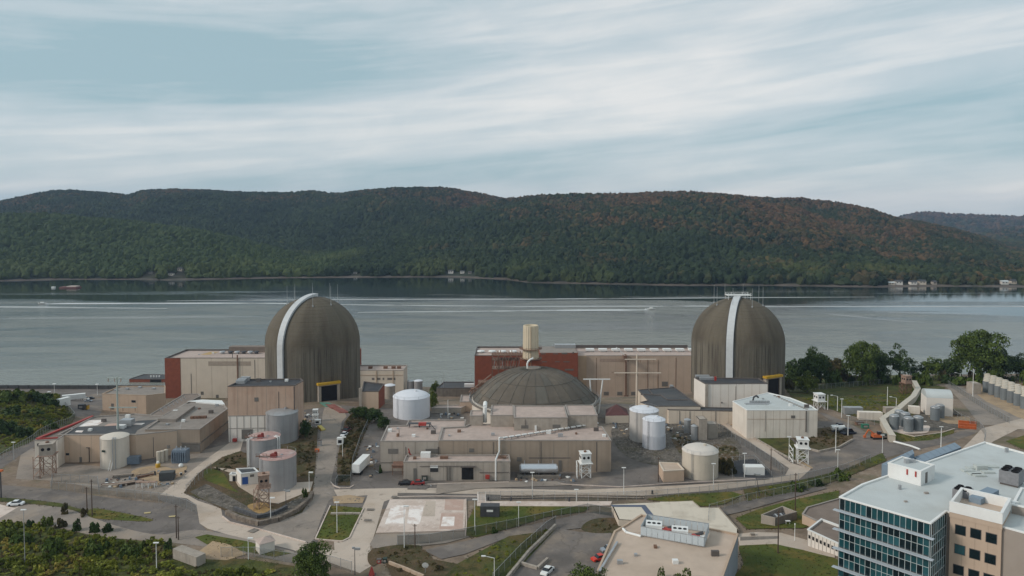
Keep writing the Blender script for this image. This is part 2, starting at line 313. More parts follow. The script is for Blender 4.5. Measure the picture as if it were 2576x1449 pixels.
def numpy_mesh(name, V, F, mat, parent=None, **tags):
    """V (n,3), F (m,3) triangles or (m,4) quads"""
    me = bpy.data.meshes.new(name); k = F.shape[1]
    off = OFF.get(parent.name, Vector((0,0,0))) if parent else Vector((0,0,0))
    V = V - np.array(off)
    me.vertices.add(len(V)); me.vertices.foreach_set('co', V.astype(np.float32).ravel())
    me.loops.add(F.size); me.loops.foreach_set('vertex_index', F.astype(np.int32).ravel())
    me.polygons.add(len(F)); me.polygons.foreach_set('loop_start', np.arange(0, F.size, k, dtype=np.int32)); me.polygons.foreach_set('loop_total', np.full(len(F), k, dtype=np.int32))
    me.materials.append(mat); me.update(calc_edges=True)
    o = bpy.data.objects.new(name, me); col.objects.link(o)
    if parent: o.parent = parent
    OFF[o.name] = off; tagp(o, **tags); return o

# ------------------------------------------------------------------ site terrain
ctl = [(-420,470,2.5),(-330,470,2.5),(-250,470,2.5),(-150,470,2.5),(-50,470,2.5),(50,470,2.5),(110,470,2.5),(200,492,3),(300,500,3),(420,500,3),
 (-330,440,4),(-225,432,5),(-150,435,5),(-90,440,5),(-30,430,6),(40,435,5),(100,432,6),(170,445,14),(250,440,18),(340,440,19),(420,440,20),
 (-262,430,4.5),(-250,405,8),(-225,400,7),(-205,387,10),(-150,390,10),(-60,395,13),(0,395,14),(60,395,15),(115,395,18),(200,400,23),(300,395,25),(400,395,25),
 (-264,374,23),(-310,385,21),(-380,390,20),(-238,352,22),(-232,330,23),(-280,330,23),(-350,340,22),(-212,318,22),(-205,350,12),(-190,330,14),(-180,360,11),
 (-150,345,15),(-150,320,20),(-95,345,31.5),(-95,318,31.5),(-75,335,30),(-65,350,25),(-45,340,27),(0,340,28),(60,330,29),(110,340,31),(150,345,29),(200,340,29),(250,340,28),(300,345,27),(400,340,27),
 (-320,295,26),(-250,290,25),(-200,285,24),(-150,292,27),(-100,300,31.5),(-60,300,32),(0,300,30),(60,300,31),(110,300,32),(160,300,32),(200,300,31),(250,300,30),(330,300,31),
 (-320,250,27),(-200,252,28),(-170,250,28),(-120,252,29.5),(-60,250,30.5),(0,250,30),(60,250,30.5),(120,250,31.5),(180,262,32),(230,250,33),(320,250,35),
 (-300,215,27.5),(-180,215,27.5),(-120,222,28.5),(-60,215,30),(0,215,30),(60,215,30),(115,215,31.5),(150,210,35),(230,200,40),
 (-230,180,26.5),(-130,180,27.5),(-60,180,29.2),(0,180,29.5),(60,182,31),(88,175,33),(115,180,37),(110,155,39.5),(78,155,35),(170,160,40),(240,150,41),
 (-180,150,25),(-120,150,26),(-60,155,28.5),(0,155,29.5),(45,155,30.5),(100,130,40),(-150,100,24),(0,100,29),(100,100,39),(-250,90,24),(250,90,42),(-420,250,26),(-420,330,22),(-420,150,25),(420,250,34),(420,150,41)]
C = np.array(ctl, float)
def U_(r2): return np.where(r2 > 1e-9, r2*np.log(np.maximum(r2, 1e-12)), 0)
A = C[:, :2]/100.0; n_ = len(A); K = U_(((A[:,None]-A[None])**2).sum(-1)) + np.eye(n_)*0.02
Pm = np.hstack([np.ones((n_,1)), A]); S = np.block([[K, Pm],[Pm.T, np.zeros((3,3))]])
wts = np.linalg.solve(S, np.concatenate([C[:,2], np.zeros(3)]))
GX0, GX1, GY0, GY1, GS = -452., 452., 60., 540., 4.
gx = np.arange(GX0, GX1+.1, GS); gy = np.arange(GY0, GY1+.1, GS)
XX, YY = np.meshgrid(gx, gy, indexing='ij'); Q = np.stack([XX.ravel(), YY.ravel()], 1)/100.0
ZT = (U_(((Q[:,None]-A[None])**2).sum(-1)) @ wts[:n_] + np.hstack([np.ones((len(Q),1)), Q]) @ wts[n_:]).reshape(XX.shape)
shoreY = np.where(XX < 110, 476., 476.+(np.minimum(XX, 220)-110)*.28)
ZT = np.clip(ZT, 2.0, 46.0)
ZT = np.where(YY > shoreY, np.maximum(-3.0, ZT-(YY-shoreY)*1.4), ZT)
def tz(x, y):
    fx = (x-GX0)/GS; fy = (y-GY0)/GS
    i = min(max(int(math.floor(fx)), 0), len(gx)-2); j = min(max(int(math.floor(fy)), 0), len(gy)-2)
    u = fx-i; v = fy-j
    a, b, c, d = ZT[i,j], ZT[i+1,j], ZT[i+1,j+1], ZT[i,j+1]
    if u >= v: return float(a + (b-a)*u + (c-b)*v)
    return float(a + (c-d)*u + (d-a)*v)
def G(px, py):
    d = ray(px, py); y = 90.0; prev = y
    while y < 530:
        t = y/d.y; h = CAMZ+d.z*t - tz(d.x*t, y)
        if h < 0: break
        prev = y; y += 3.0
    lo, hi = prev, y
    for _ in range(18):
        m = (lo+hi)/2; t = m/d.y
        if CAMZ+d.z*t - tz(d.x*t, m) < 0: hi = m
        else: lo = m
    t = hi/d.y; return Vector((d.x*t, hi, tz(d.x*t, hi)))
nx, ny = len(gx), len(gy); idx = np.arange(nx*ny).reshape(nx, ny)
a_, b_, c_, d_ = idx[:-1,:-1].ravel(), idx[1:,:-1].ravel(), idx[1:,1:].ravel(), idx[:-1,1:].ravel()
F = np.concatenate([np.stack([a_, b_, c_], 1), np.stack([a_, c_, d_], 1)])
V = np.stack([XX.ravel(), YY.ravel(), ZT.ravel()], 1)
g = numpy_mesh('ground', V, F, dirt_m, kind='structure'); g.data.polygons.foreach_set('use_smooth', [True]*len(F))

def smooth_poly(p, n=5):
    o = []; m = len(p)
    for i in range(m):
        p0, p1, p2, p3 = [Vector(p[(i+k-1) % m]) for k in range(4)]
        for k in range(n):
            t = k/n; o.append(tuple(.5*((2*p1) + (p2-p0)*t + (2*p0-5*p1+4*p2-p3)*t*t + (3*p1-p0-3*p2+p3)*t**3)))
    return o
LAYER = [0]; EDGES = []; EDGES2 = []
def clip_half(poly, a, b, c):          # keep a*x+b*y+c >= 0
    o = []; n = len(poly)
    for i in range(n):
        p, q = poly[i], poly[(i+1) % n]; dp = a*p[0]+b*p[1]+c; dq = a*q[0]+b*q[1]+c
        if dp >= 0: o.append(p)
        if (dp >= 0) != (dq >= 0):
            t = dp/(dp-dq); o.append((p[0]+(q[0]-p[0])*t, p[1]+(q[1]-p[1])*t))
    return o
def drape_xy(name, pts, mat, lift, parent=None, **tags):
    vs, fs, key = [], [], {}
    def vid(x, y):
        k = (round(x, 3), round(y, 3))
        if k not in key: key[k] = len(vs); vs.append((x, y, tz(x, y)+lift))
        return key[k]
    tris = tessellate_polygon([[Vector((p[0], p[1], 0)) for p in pts]])
    for t in tris:
        T = [(pts[i][0], pts[i][1]) for i in t]
        ar = (T[1][0]-T[0][0])*(T[2][1]-T[0][1])-(T[1][1]-T[0][1])*(T[2][0]-T[0][0])
        if abs(ar) < 1e-6: continue
        if ar < 0: T = T[::-1]
        i0 = int((min(p[0] for p in T)-GX0)//GS); i1 = int((max(p[0] for p in T)-GX0)//GS)
        j0 = int((min(p[1] for p in T)-GY0)//GS); j1 = int((max(p[1] for p in T)-GY0)//GS)
        for i in range(i0, i1+1):
            xa = GX0+i*GS; ci = clip_half(clip_half(T, 1, 0, -xa), -1, 0, xa+GS)
            if len(ci) < 3: continue
            for j in range(j0, j1+1):
                ya = GY0+j*GS; c = clip_half(clip_half(ci, 0, 1, -ya), 0, -1, ya+GS)
                if len(c) < 3: continue
                for sgn in (1, -1):      # either side of the cell's diagonal
                    d = clip_half(c, sgn, -sgn, -sgn*(xa-ya))
                    if len(d) >= 3:
                        ids = [vid(*p) for p in d]; ids = [q for k, q in enumerate(ids) if q != ids[k-1]]
                        if len(ids) >= 3: fs.append(tuple(ids))
    b = MB(); b.v = vs; b.f = fs
    o = b.build(name, mat, parent, **tags); o.data.polygons.foreach_set('use_smooth', [True]*len(o.data.polygons)); return o
def drape(name, px, mat, smooth=False, lift=None, kind='structure', label=None, cat=None):
    if smooth: px = smooth_poly(px)
    if lift is None: LAYER[0] += 1; lift = .02 + .0025*LAYER[0]
    pts = [G(*p) for p in px]
    if mat.name in ('mown_grass','rough_grass','brown_weeds'): EDGES.append(pts)
    return drape_xy(name, pts, mat, lift, kind=kind, label=label, cat=cat)

# ------------------------------------------------------------------ river
wm = bpy.data.materials.new('river_water'); wm.use_nodes = True; t = wm.node_tree
b = t.nodes['Principled BSDF']; b.inputs['IOR'].default_value = 1.52; b.inputs['Specular IOR Level'].default_value = .5
g_ = N(t, 'ShaderNodeNewGeometry'); pos = g_.outputs['Position']; sp = N(t, 'ShaderNodeSeparateXYZ'); L(t, pos, sp.inputs[0])
def wn(scale, sx, sy, det=4, rough=.5, dist=0, loc=0):
    mp = N(t, 'ShaderNodeMapping'); mp.inputs['Scale'].default_value = (sx, sy, 1); mp.inputs['Location'].default_value = (loc, loc, 0); L(t, pos, mp.inputs[0])
    nz = N(t, 'ShaderNodeTexNoise'); nz.inputs['Scale'].default_value = scale; nz.inputs['Detail'].default_value = det; nz.inputs['Roughness'].default_value = rough; nz.inputs['Distortion'].default_value = dist
    L(t, mp.outputs[0], nz.inputs[0]); return nz.outputs[0]
def mrange(x, lo, hi, a=0., bb=1., st='SMOOTHSTEP'):
    n = N(t, 'ShaderNodeMapRange', interpolation_type=st)
    for i, v in enumerate((x, lo, hi, a, bb)):
        if isinstance(v, (int, float)): n.inputs[i].default_value = v
        else: L(t, v, n.inputs[i])
    return n.outputs[0]
# wind-ruffled water near this bank, calm lanes beyond the boats' wakes, patchy in between
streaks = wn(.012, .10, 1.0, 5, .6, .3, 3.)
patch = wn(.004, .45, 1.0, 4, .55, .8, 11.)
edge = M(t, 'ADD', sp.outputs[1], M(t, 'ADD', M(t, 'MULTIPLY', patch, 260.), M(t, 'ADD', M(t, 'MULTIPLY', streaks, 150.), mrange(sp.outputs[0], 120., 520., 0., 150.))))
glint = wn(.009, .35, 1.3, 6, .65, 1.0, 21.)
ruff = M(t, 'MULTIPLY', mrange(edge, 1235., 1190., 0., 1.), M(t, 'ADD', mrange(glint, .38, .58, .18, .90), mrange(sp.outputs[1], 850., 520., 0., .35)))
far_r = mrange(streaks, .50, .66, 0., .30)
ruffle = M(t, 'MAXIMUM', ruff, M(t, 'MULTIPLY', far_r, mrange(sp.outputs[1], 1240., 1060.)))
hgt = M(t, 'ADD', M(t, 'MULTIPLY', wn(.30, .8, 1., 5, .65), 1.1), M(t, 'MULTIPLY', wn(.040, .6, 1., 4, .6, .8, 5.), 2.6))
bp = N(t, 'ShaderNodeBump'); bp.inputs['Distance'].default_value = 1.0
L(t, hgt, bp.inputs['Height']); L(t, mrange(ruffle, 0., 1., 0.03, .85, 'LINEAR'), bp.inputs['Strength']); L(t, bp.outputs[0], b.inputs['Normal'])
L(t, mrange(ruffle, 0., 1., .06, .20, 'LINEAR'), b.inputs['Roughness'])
mxw = N(t, 'ShaderNodeMix', data_type='RGBA'); L(t, ruffle, mxw.inputs[0]); mxw.inputs[6].default_value = (.012,.022,.022,1); mxw.inputs[7].default_value = (.185,.185,.155,1); silt_sheen = N(t, 'ShaderNodeMix', data_type='RGBA'); L(t, M(t, 'MULTIPLY', mrange(M(t, 'ADD', sp.outputs[1], M(t, 'ADD', M(t, 'MULTIPLY', patch, 260.), M(t, 'MULTIPLY', glint, 240.))), 1080., 700.), ruffle), silt_sheen.inputs[0]); L(t, mxw.outputs[2], silt_sheen.inputs[6]); silt_sheen.inputs[7].default_value = (.235,.245,.215,1); L(t, silt_sheen.outputs[2], b.inputs['Base Color'])  # silt plus silvery sky reflection painted into the colour, palest near this bank
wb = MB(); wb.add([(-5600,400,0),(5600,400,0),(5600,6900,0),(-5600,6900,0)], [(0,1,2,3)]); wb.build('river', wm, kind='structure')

# ------------------------------------------------------------------ far hills
def prof(pts, x):
    pts = np.array(pts, float); return np.interp(x, pts[:,0], pts[:,1])
SKA = [(-400,575),(-200,540),(0,509),(90,490),(180,479),(260,483),(325,490),(360,478),(430,475),(520,477),(600,482),(720,484),(780,479),(850,486),(900,480),(1000,477),(1150,477),(1210,486),(1280,502),(1400,530),(1600,560),(2000,640),(3000,690)]
SKB = [(-400,553),(0,553),(167,553),(333,566),(500,589),(600,609),(700,636),(767,656),(817,683),(900,700),(3000,700)]
SKC = [(-400,700),(700,640),(900,600),(1050,555),(1150,528),(1260,503),(1350,492),(1450,488),(1550,488),(1650,484),(1720,482),(1800,487),(1900,497),(1950,499),(2020,500),(2100,510),(2170,522),(2215,536),(2260,552),(2320,560),(2400,577),(2480,600),(2540,625),(2620,650),(2800,680),(3000,690)]
SKD = [(1900,640),(2150,600),(2230,560),(2265,551),(2300,544),(2360,541),(2450,547),(2576,550),(2700,549),(2900,560),(3000,570)]
SKE = [(1900,700),(2350,640),(2440,600),(2500,587),(2576,578),(2700,575),(3000,580)]
SHO = [(-400,712),(0,707),(150,703),(350,703),(420,705),(700,699),(1000,697),(1140,697),(1280,703),(1330,711),(1500,714),(1700,718),(1950,718),(2200,722),(2400,720),(2576,722),(3000,722)]
def zat(px, py, Y):
    a = (CYP-py)/FOC; return CAMZ + Y*(-sP + a*cP)/(cP + a*sP)
def smin(s): return s*s*(3-2*s)
LAYS = [(SKA, 2900., .80, 20.), (SKB, 1800., .75, 10.), (SKC, 2350., .80, 18.), (SKD, 5600., .8, 0.), (SKE, 4300., .8, 0.)]
hpx = np.arange(-330, 2910, 7.5); hY = np.concatenate([np.arange(1150, 3200, 16.), np.arange(3200, 6700, 60.)])
HP, HY = np.meshgrid(hpx, hY, indexing='ij')
SH = np.zeros_like(HP)
for i, p in enumerate(hpx):
    ys = prof(SHO, p); a = (CYP-ys)/FOC; SH[i,:] = CAMZ*(cP + a*sP)/(sP - a*cP)
def layer_h(k, px, Y, shore):
    sk, Yr, pw, can = LAYS[k]
    y0 = shore if k < 3 else np.full_like(Y, Yr-1500.)
    if k == 0: y0 = shore + 480*np.clip((1150-px)/350, 0, 1)
    zr = np.maximum(zat(px, prof(sk, px), Yr) - can, 0.)
    if k == 1: zr = np.where(px > 850, 0., zr)
    s = np.clip((Y-y0)/(Yr-y0), 0, 1); h = zr*(.35*s**pw + .65*smin(s))
    bk = np.clip((Y-Yr)/1100., 0, 1); return h*(1-smin(bk))
# gullies and shoulders
NZ = np.zeros_like(HP)
for i in range(HP.shape[0]):
    for j in range(0, HP.shape[1]):
        Y = HY[i,j]; X = (HP[i,j]-1288)/FOC*Y
        NZ[i,j] = mnoise.fractal(Vector((X/420., Y/650., 3.3)), 1.0, 2.1, 4)
H = np.zeros_like(HP)
for k in range(5):
    h = layer_h(k, HP, HY, SH); Yr = LAYS[k][1]
    s = np.clip((HY-SH)/(Yr-SH), 0, 1) if k < 3 else np.clip((HY-(Yr-1500))/1500, 0, 1)
    s = np.maximum(s, .0); h = np.maximum(h + NZ*h*.9*s*(1-s)*1.9, 0); H = np.maximum(H, h)
BASE = np.where(HY > SH, np.minimum((HY-SH)*.10, 3.0), -2.5)
H = np.maximum(H, 0)+BASE
HX = (HP-1288)/FOC*HY
n1, n2 = HP.shape; idx = np.arange(n1*n2).reshape(n1, n2)
a_, b_, c_, d_ = idx[:-1,:-1].ravel(), idx[1:,:-1].ravel(), idx[1:,1:].ravel(), idx[:-1,1:].ravel()
hill_m = ground_mat('forest_floor', (.030,.040,.026), [((.055,.048,.030), .006, .45, .62, .8, 3), ((.022,.030,.020), .03, .45, .65, .8, 9)], bump=1.0, bscale=.08)
hill = numpy_mesh('far_hills', np.stack([HX.ravel(), HY.ravel(), H.ravel()], 1), np.stack([a_, b_, c_, d_], 1), hill_m, kind='structure')
hill.data.polygons.foreach_set('use_smooth', [True]*len(hill.data.polygons))

# forest: tens of thousands of separate crowns instanced over the slopes
def bil(G_, px, Y):
    fi = np.interp(px, hpx, np.arange(len(hpx))); fj = np.interp(Y, hY, np.arange(len(hY)))
    i = np.minimum(fi.astype(int), n1-2); j = np.minimum(fj.astype(int), n2-2); u = fi-i; v = fj-j
    return G_[i,j]*(1-u)*(1-v)+G_[i+1,j]*u*(1-v)+G_[i+1,j+1]*u*v+G_[i,j+1]*(1-u)*v
EL = (H-CAMZ)/HY; CM = np.maximum.accumulate(EL, axis=1)
def scatter(n, y0, y1):
    px = rng.uniform(-250, 2830, n); Y = np.sqrt(rng.uniform(y0**2, y1**2, n)); z = bil(H, px, Y); sh = bil(SH, px, Y)
    el = (z+16-CAMZ)/Y; vis = el > bil(CM, px, np.maximum(Y-16, hY[0]))-.0015
    k = vis & (Y > sh+4) & (z > .2); return px[k], Y[k], z[k], sh[k]
def wood_obj(name, pts, src_col, s0, s1, label):
    me = bpy.data.meshes.new(name); me.vertices.add(len(pts)); me.vertices.foreach_set('co', pts.astype(np.float32).ravel()); me.update()
    o = bpy.data.objects.new(name, me); col.objects.link(o)
    ng = bpy.data.node_groups.new(name, 'GeometryNodeTree')
    ng.interface.new_socket('Geometry', in_out='INPUT', socket_type='NodeSocketGeometry'); ng.interface.new_socket('Geometry', in_out='OUTPUT', socket_type='NodeSocketGeometry')
    gi = ng.nodes.new('NodeGroupInput'); go = ng.nodes.new('NodeGroupOutput')
    ip = ng.nodes.new('GeometryNodeInstanceOnPoints'); ci = ng.nodes.new('GeometryNodeCollectionInfo'); ci.inputs['Collection'].default_value = src_col
    ci.inputs['Separate Children'].default_value = True; ci.inputs['Reset Children'].default_value = True
    rs = ng.nodes.new('FunctionNodeRandomValue'); rs.data_type = 'FLOAT_VECTOR'
    rs.inputs[0].default_value = (s0, s0, s0*.9); rs.inputs[1].default_value = (s1, s1, s1*1.15)
    rr = ng.nodes.new('FunctionNodeRandomValue'); rr.data_type = 'FLOAT_VECTOR'; rr.inputs[0].default_value = (0,0,0); rr.inputs[1].default_value = (.15,.15,6.28); rr.inputs['Seed'].default_value = 5
    ip.inputs['Pick Instance'].default_value = True
    ng.links.new(gi.outputs[0], ip.inputs['Points']); ng.links.new(ci.outputs[0], ip.inputs['Instance'])
    ng.links.new(rs.outputs[0], ip.inputs['Scale']); ng.links.new(rr.outputs[0], ip.inputs['Rotation']); ng.links.new(ip.outputs[0], go.inputs[0])
    md = o.modifiers.new('scatter', 'NODES'); md.node_group = ng
    o['kind'] = 'stuff'; o['label'] = label; o['category'] = 'forest'; return o
fm = bpy.data.materials.new('autumn_forest_leaves'); fm.use_nodes = True; t = fm.node_tree
b = t.nodes['Principled BSDF']; b.inputs['Roughness'].default_value = .9; b.inputs['Specular IOR Level'].default_value = .1
oi = N(t, 'ShaderNodeObjectInfo'); g_ = N(t, 'ShaderNodeNewGeometry'); pos = oi.outputs['Location']
sp = N(t, 'ShaderNodeSeparateXYZ'); L(t, pos, sp.inputs[0])
drift = mrange(wn(.0075, 1., 1., 5, .6, .2, 17.), .30, .70, 0., 1., 'LINEAR')
rampg = N(t, 'ShaderNodeValToRGB'); L(t, M(t, 'ADD', M(t, 'MULTIPLY', oi.outputs['Random'], .45), M(t, 'MULTIPLY', drift, .55)), rampg.inputs[0]); e = rampg.color_ramp.elements
e[0].color = (.010,.019,.012,1); e[1].color = (.092,.102,.032,1); x = e.new(.5); x.color = (.026,.040,.019,1); x = e.new(.85); x.color = (.040,.058,.025,1)
rampr = N(t, 'ShaderNodeValToRGB'); L(t, oi.outputs['Random'], rampr.inputs[0]); e = rampr.color_ramp.elements
e[0].color = (.065,.050,.026,1); e[1].color = (.120,.074,.036,1); x = e.new(.5); x.color = (.084,.050,.030,1)
# the higher, drier slopes on the right have turned red-brown in patches
xr = mrange(sp.outputs[0], -700., 900., -.06, .21, 'LINEAR'); zr = mrange(sp.outputs[2], 20., 190., -.11, .13, 'LINEAR')
pn = wn(.0040, 1., 1., 5, .65, .3, 2.); pick = M(t, 'ADD', M(t, 'ADD', pn, xr), zr)
pick = M(t, 'ADD', pick, M(t, 'MULTIPLY', M(t, 'SUBTRACT', oi.outputs['Random'], .5), .22))
bright = M(t, 'MULTIPLY', mrange(sp.outputs[0], -320., -440.), mrange(sp.outputs[1], 1930., 1840.))
hs = N(t, 'ShaderNodeMix', data_type='RGBA'); L(t, M(t, 'MULTIPLY', bright, .42), hs.inputs[0]); L(t, rampg.outputs[0], hs.inputs[6]); hs.inputs[7].default_value = (.075,.105,.032,1)
mk = mrange(pick, .56, .82); mx = N(t, 'ShaderNodeMix', data_type='RGBA'); L(t, mk, mx.inputs[0]); L(t, hs.outputs[2], mx.inputs[6]); L(t, rampr.outputs[0], mx.inputs[7])
# yellower shore trees
yn = wn(.0045, 1., 1., 3, .5, .3, 40.); ylow = M(t, 'MULTIPLY', mrange(yn, .50, .60), mrange(sp.outputs[2], 26., 8.))
my = N(t, 'ShaderNodeMix', data_type='RGBA'); L(t, M(t, 'MULTIPLY', ylow, .40), my.inputs[0]); L(t, mx.outputs[2], my.inputs[6]); my.inputs[7].default_value = (.085,.098,.030,1)
L(t, my.outputs[2], b.inputs['Base Color'])
crown_col = bpy.data.collections.new('crown_sources')
import bmesh
for k in range(5):
    bm = bmesh.new(); bmesh.ops.create_icosphere(bm, subdivisions=2 if k else 3, radius=1.)
    for v in bm.verts:
        nn = mnoise.noise(v.co*1.9+Vector((k*7,0,0)))*.45 + mnoise.noise(v.co*4.5+Vector((k*7,3,0)))*.30
        v.co *= 1+nn; v.co.z = v.co.z*1.05+.75
    me = bpy.data.meshes.new('forest_crown'); bm.to_mesh(me); bm.free(); me.materials.append(fm)
    crown_col.objects.link(bpy.data.objects.new('forest_crown', me))
HOUSES = []
for (hx, hy) in [(431,692),(454,682),(381,688),(1134,688),(1163,687),(1182,688),(894,689),(2240,717),(2259,716),(2296,716),(2318,716),(2349,716),(2525,715),(2547,714),(2438,672),(2388,671)]:
    Yh = float(np.interp(hx, hpx, SH[:,0]))+5
    while Yh < 2300:
        zt_ = float(bil(H, np.array([float(hx)]), np.array([Yh]))[0])
        if zt_ >= WY(hx, hy, Yh).z: break
        Yh += 3
    HOUSES.append((WY(hx, hy, Yh).x, Yh, zt_))
def clear_houses(X, Y):
    k = np.ones(len(X), bool)
    for (a, c, _) in HOUSES: k &= ~((np.abs(X-a*Y/c) < 15) & (Y > c-70) & (Y < c+12))
    return k
px, Y, z, sh = scatter(130000, 1150., 3150.)
kk = clear_houses((px-1288)/FOC*Y, Y); px, Y, z, sh = px[kk], Y[kk], z[kk], sh[kk]
near = (Y < sh+90); X = (px-1288)/FOC*Y
P = np.stack([X, Y, z-1.5], 1)
keepn = near & (Y > sh+8)
wood_obj('forest', P[~near], crown_col, 4.6, 10.8, 'dense autumn woodland covering the hills across the river')
wood_obj('shore_woodland', P[keepn], crown_col, 5.0, 10.0, 'band of woodland along the far river bank')
px, Y, z, sh = scatter(26000, 3150., 6600.)
wood_obj('distant_forest', np.stack([(px-1288)/FOC*Y, Y, z-3], 1), crown_col, 8., 15., 'woodland on the far blue ridge at the right')

# haze
hz = MB(); hz.box(-5700, 5700, -250, 7000, -5., 352.)
hm = bpy.data.materials.new('river_haze'); hm.use_nodes = True; t = hm.node_tree; t.nodes.clear()
o_ = N(t, 'ShaderNodeOutputMaterial'); pv = N(t, 'ShaderNodeVolumePrincipled'); pv.inputs['Color'].default_value = (.50,.68,.98,1); pv.inputs['Density'].default_value = .000058; pv.inputs['Anisotropy'].default_value = .2
L(t, pv.outputs[0], o_.inputs['Volume']); hz.build('haze', hm, kind='stuff', label='thin blue haze in the air over the river valley', cat='haze')
# ------------------------------------------------------------------ site surfaces (lot, road, lawn)
def S(name, px, mat, smooth=False, **k): return drape(name, px, mat, smooth, **k)
S('quay', [(-40,979),(200,978),(418,978),(418,990),(300,992),(270,998),(140,998),(100,990),(-40,990)], asphalt_m)
S('yard', [(330,1120),(600,1060),(860,1020),(1100,1035),(1560,1015),(1900,1060),(2110,1060),(2180,1095),(2120,1150),(2060,1200),(1800,1243),(1100,1262),(830,1300),(780,1400),(560,1350),(420,1270),(330,1200)], asphalt_m)
S('car_park', [(150,1003),(270,1000),(262,1030),(250,1045),(185,1048),(160,1025)], asphalt_m)
S('yard', [(60,1120),(150,1165),(330,1180),(520,1130),(600,1110),(480,1190),(400,1245),(250,1232),(150,1210),(40,1205)], asphalt2_m)
S('road', [(-20,1160),(40,1128),(95,1105),(110,1112),(60,1140),(10,1175),(-20,1190)], asphalt_m)
S('road', [(-30,1222),(60,1224),(160,1234),(260,1250),(360,1262),(470,1275),(505,1318),(520,1345),(440,1352),(360,1345),(280,1325),(200,1292),(100,1262),(-30,1252)], asphalt_m, True)
S('road', [(-30,1288),(30,1276),(110,1268),(170,1280),(215,1296),(300,1325),(400,1345),(520,1335),(760,1395),(760,1420),(560,1382),(400,1362),(250,1350),(100,1316),(-30,1312)], asphalt2_m, True)
S('slab', [(-30,1262),(38,1278),(52,1272),(2,1302),(-30,1318)], concpale_m)
S('concrete_road', [(612,1108),(603,1140),(552,1160),(528,1181),(505,1210),(462,1240),(498,1260),(556,1279),(560,1300),(579,1315),(654,1332),(769,1364),(854,1388),(935,1385),(940,1420),(905,1442),(828,1415),(735,1383),(573,1345),(522,1330),(502,1317),(494,1270),(470,1254),(402,1245),(517,1157),(580,1112)], conc_m)
S('road', [(822,1010),(858,1022),(872,1048),(860,1060),(850,1120),(845,1156),(832,1214),(850,1240),(826,1262),(806,1310),(792,1354),(780,1366),(654,1332),(735,1290),(783,1262),(790,1210),(800,1146),(808,1080),(812,1040)], asphalt2_m)
S('concrete_road', [(840,1362),(883,1339),(921,1257),(926,1242),(1000,1235),(1000,1250),(966,1262),(946,1332),(931,1377),(936,1404),(842,1392)], conc_m)
S('concrete_road', [(840,1232),(1000,1228),(1230,1229),(1440,1233),(1700,1222),(1900,1209),(2010,1192),(2040,1180),(2085,1185),(2030,1203),(1800,1234),(1640,1246),(1430,1252),(1200,1243),(1000,1240),(850,1252)], conc_m)
S('concrete_road', [(1790,1066),(1822,1063),(1900,1100),(1990,1165),(2040,1180),(2020,1196),(1975,1196),(1985,1178),(1950,1155),(1880,1108)], conc_m)
S('kerb_strip', [(1822,1063),(1840,1063),(1960,1125),(2050,1180),(2038,1183),(1950,1130)], sand_m)
S('road', [(2057,1037),(2075,1040),(2150,1072),(2200,1100),(2260,1110),(2360,1105),(2430,1080),(2470,1070),(2480,1078),(2440,1096),(2380,1116),(2290,1136),(2200,1160),(2120,1186),(2060,1205),(2000,1215),(2040,1180),(2110,1150),(2160,1110),(2100,1065)], asphalt_m)
S('road', [(2375,968),(2400,966),(2500,1010),(2580,1050),(2640,1080),(2640,1110),(2540,1068),(2470,1070),(2450,1050),(2420,1012)], asphalt2_m)
S('road', [(2470,1078),(2576,1052),(2640,1052),(2640,1075),(2560,1080),(2500,1110),(2450,1150),(2400,1150),(2440,1110)], conc_m)
S('cask_pad', [(2425,968),(2445,958),(2700,958),(2700,1090),(2560,1050),(2480,1010)], sand_m)
S('gravel_yard', [(2290,1040),(2400,1036),(2420,1050),(2440,1080),(2330,1085),(2240,1088),(2230,1070)], gravel_m)
S('slab', [(2238,1082),(2250,1073),(2330,1070),(2338,1080),(2325,1090),(2262,1090)], concpale_m, True)
S('slab', [(2335,1048),(2400,1044),(2440,1050),(2440,1068),(2385,1066)], sand_m)
S('lawn', [(2243,1084),(2300,1098),(2370,1088),(2400,1080),(2400,1090),(2340,1108),(2270,1112),(2248,1103)], grass_m)
S('lawn', [(2530,1110),(2600,1088),(2700,1090),(2700,1180),(2560,1125)], grass_m)
S('rough_slope', [(1975,1000),(2060,1000),(2100,1000),(2260,985),(2330,965),(2380,975),(2310,1010),(2310,1040),(2225,1070),(2190,1060),(2120,1040),(2060,1020),(1990,1010)], rough_grass_m)
S('rough_slope', [(1960,958),(2100,945),(2300,945),(2460,950),(2700,945),(2700,962),(2440,955),(2370,965),(2270,985),(2080,1000),(1990,1000)], rough_grass_m)
S('weed_bank', [(2020,1085),(2090,1075),(2135,1085),(2145,1105),(2110,1125),(2050,1135),(2010,1115),(1990,1095)], brownveg_m, True)
S('weed_bank', [(1880,1088),(1960,1090),(2000,1115),(2030,1150),(1990,1155),(1935,1120)], rough_grass_m, True)
S('rock_mound', [(1545,1072),(1600,1050),(1700,1050),(1800,1062),(1850,1100),(1870,1160),(1800,1190),(1700,1175),(1620,1165),(1565,1140),(1540,1100)], gravel_m, True)
S('weed_bank', [(1690,1095),(1760,1115),(1850,1125),(1850,1170),(1800,1180),(1720,1150)], brownveg_m, True)
S('gravel_pit', [(1838,1160),(1900,1155),(1945,1200),(1880,1208),(1850,1206)], roof_dark)
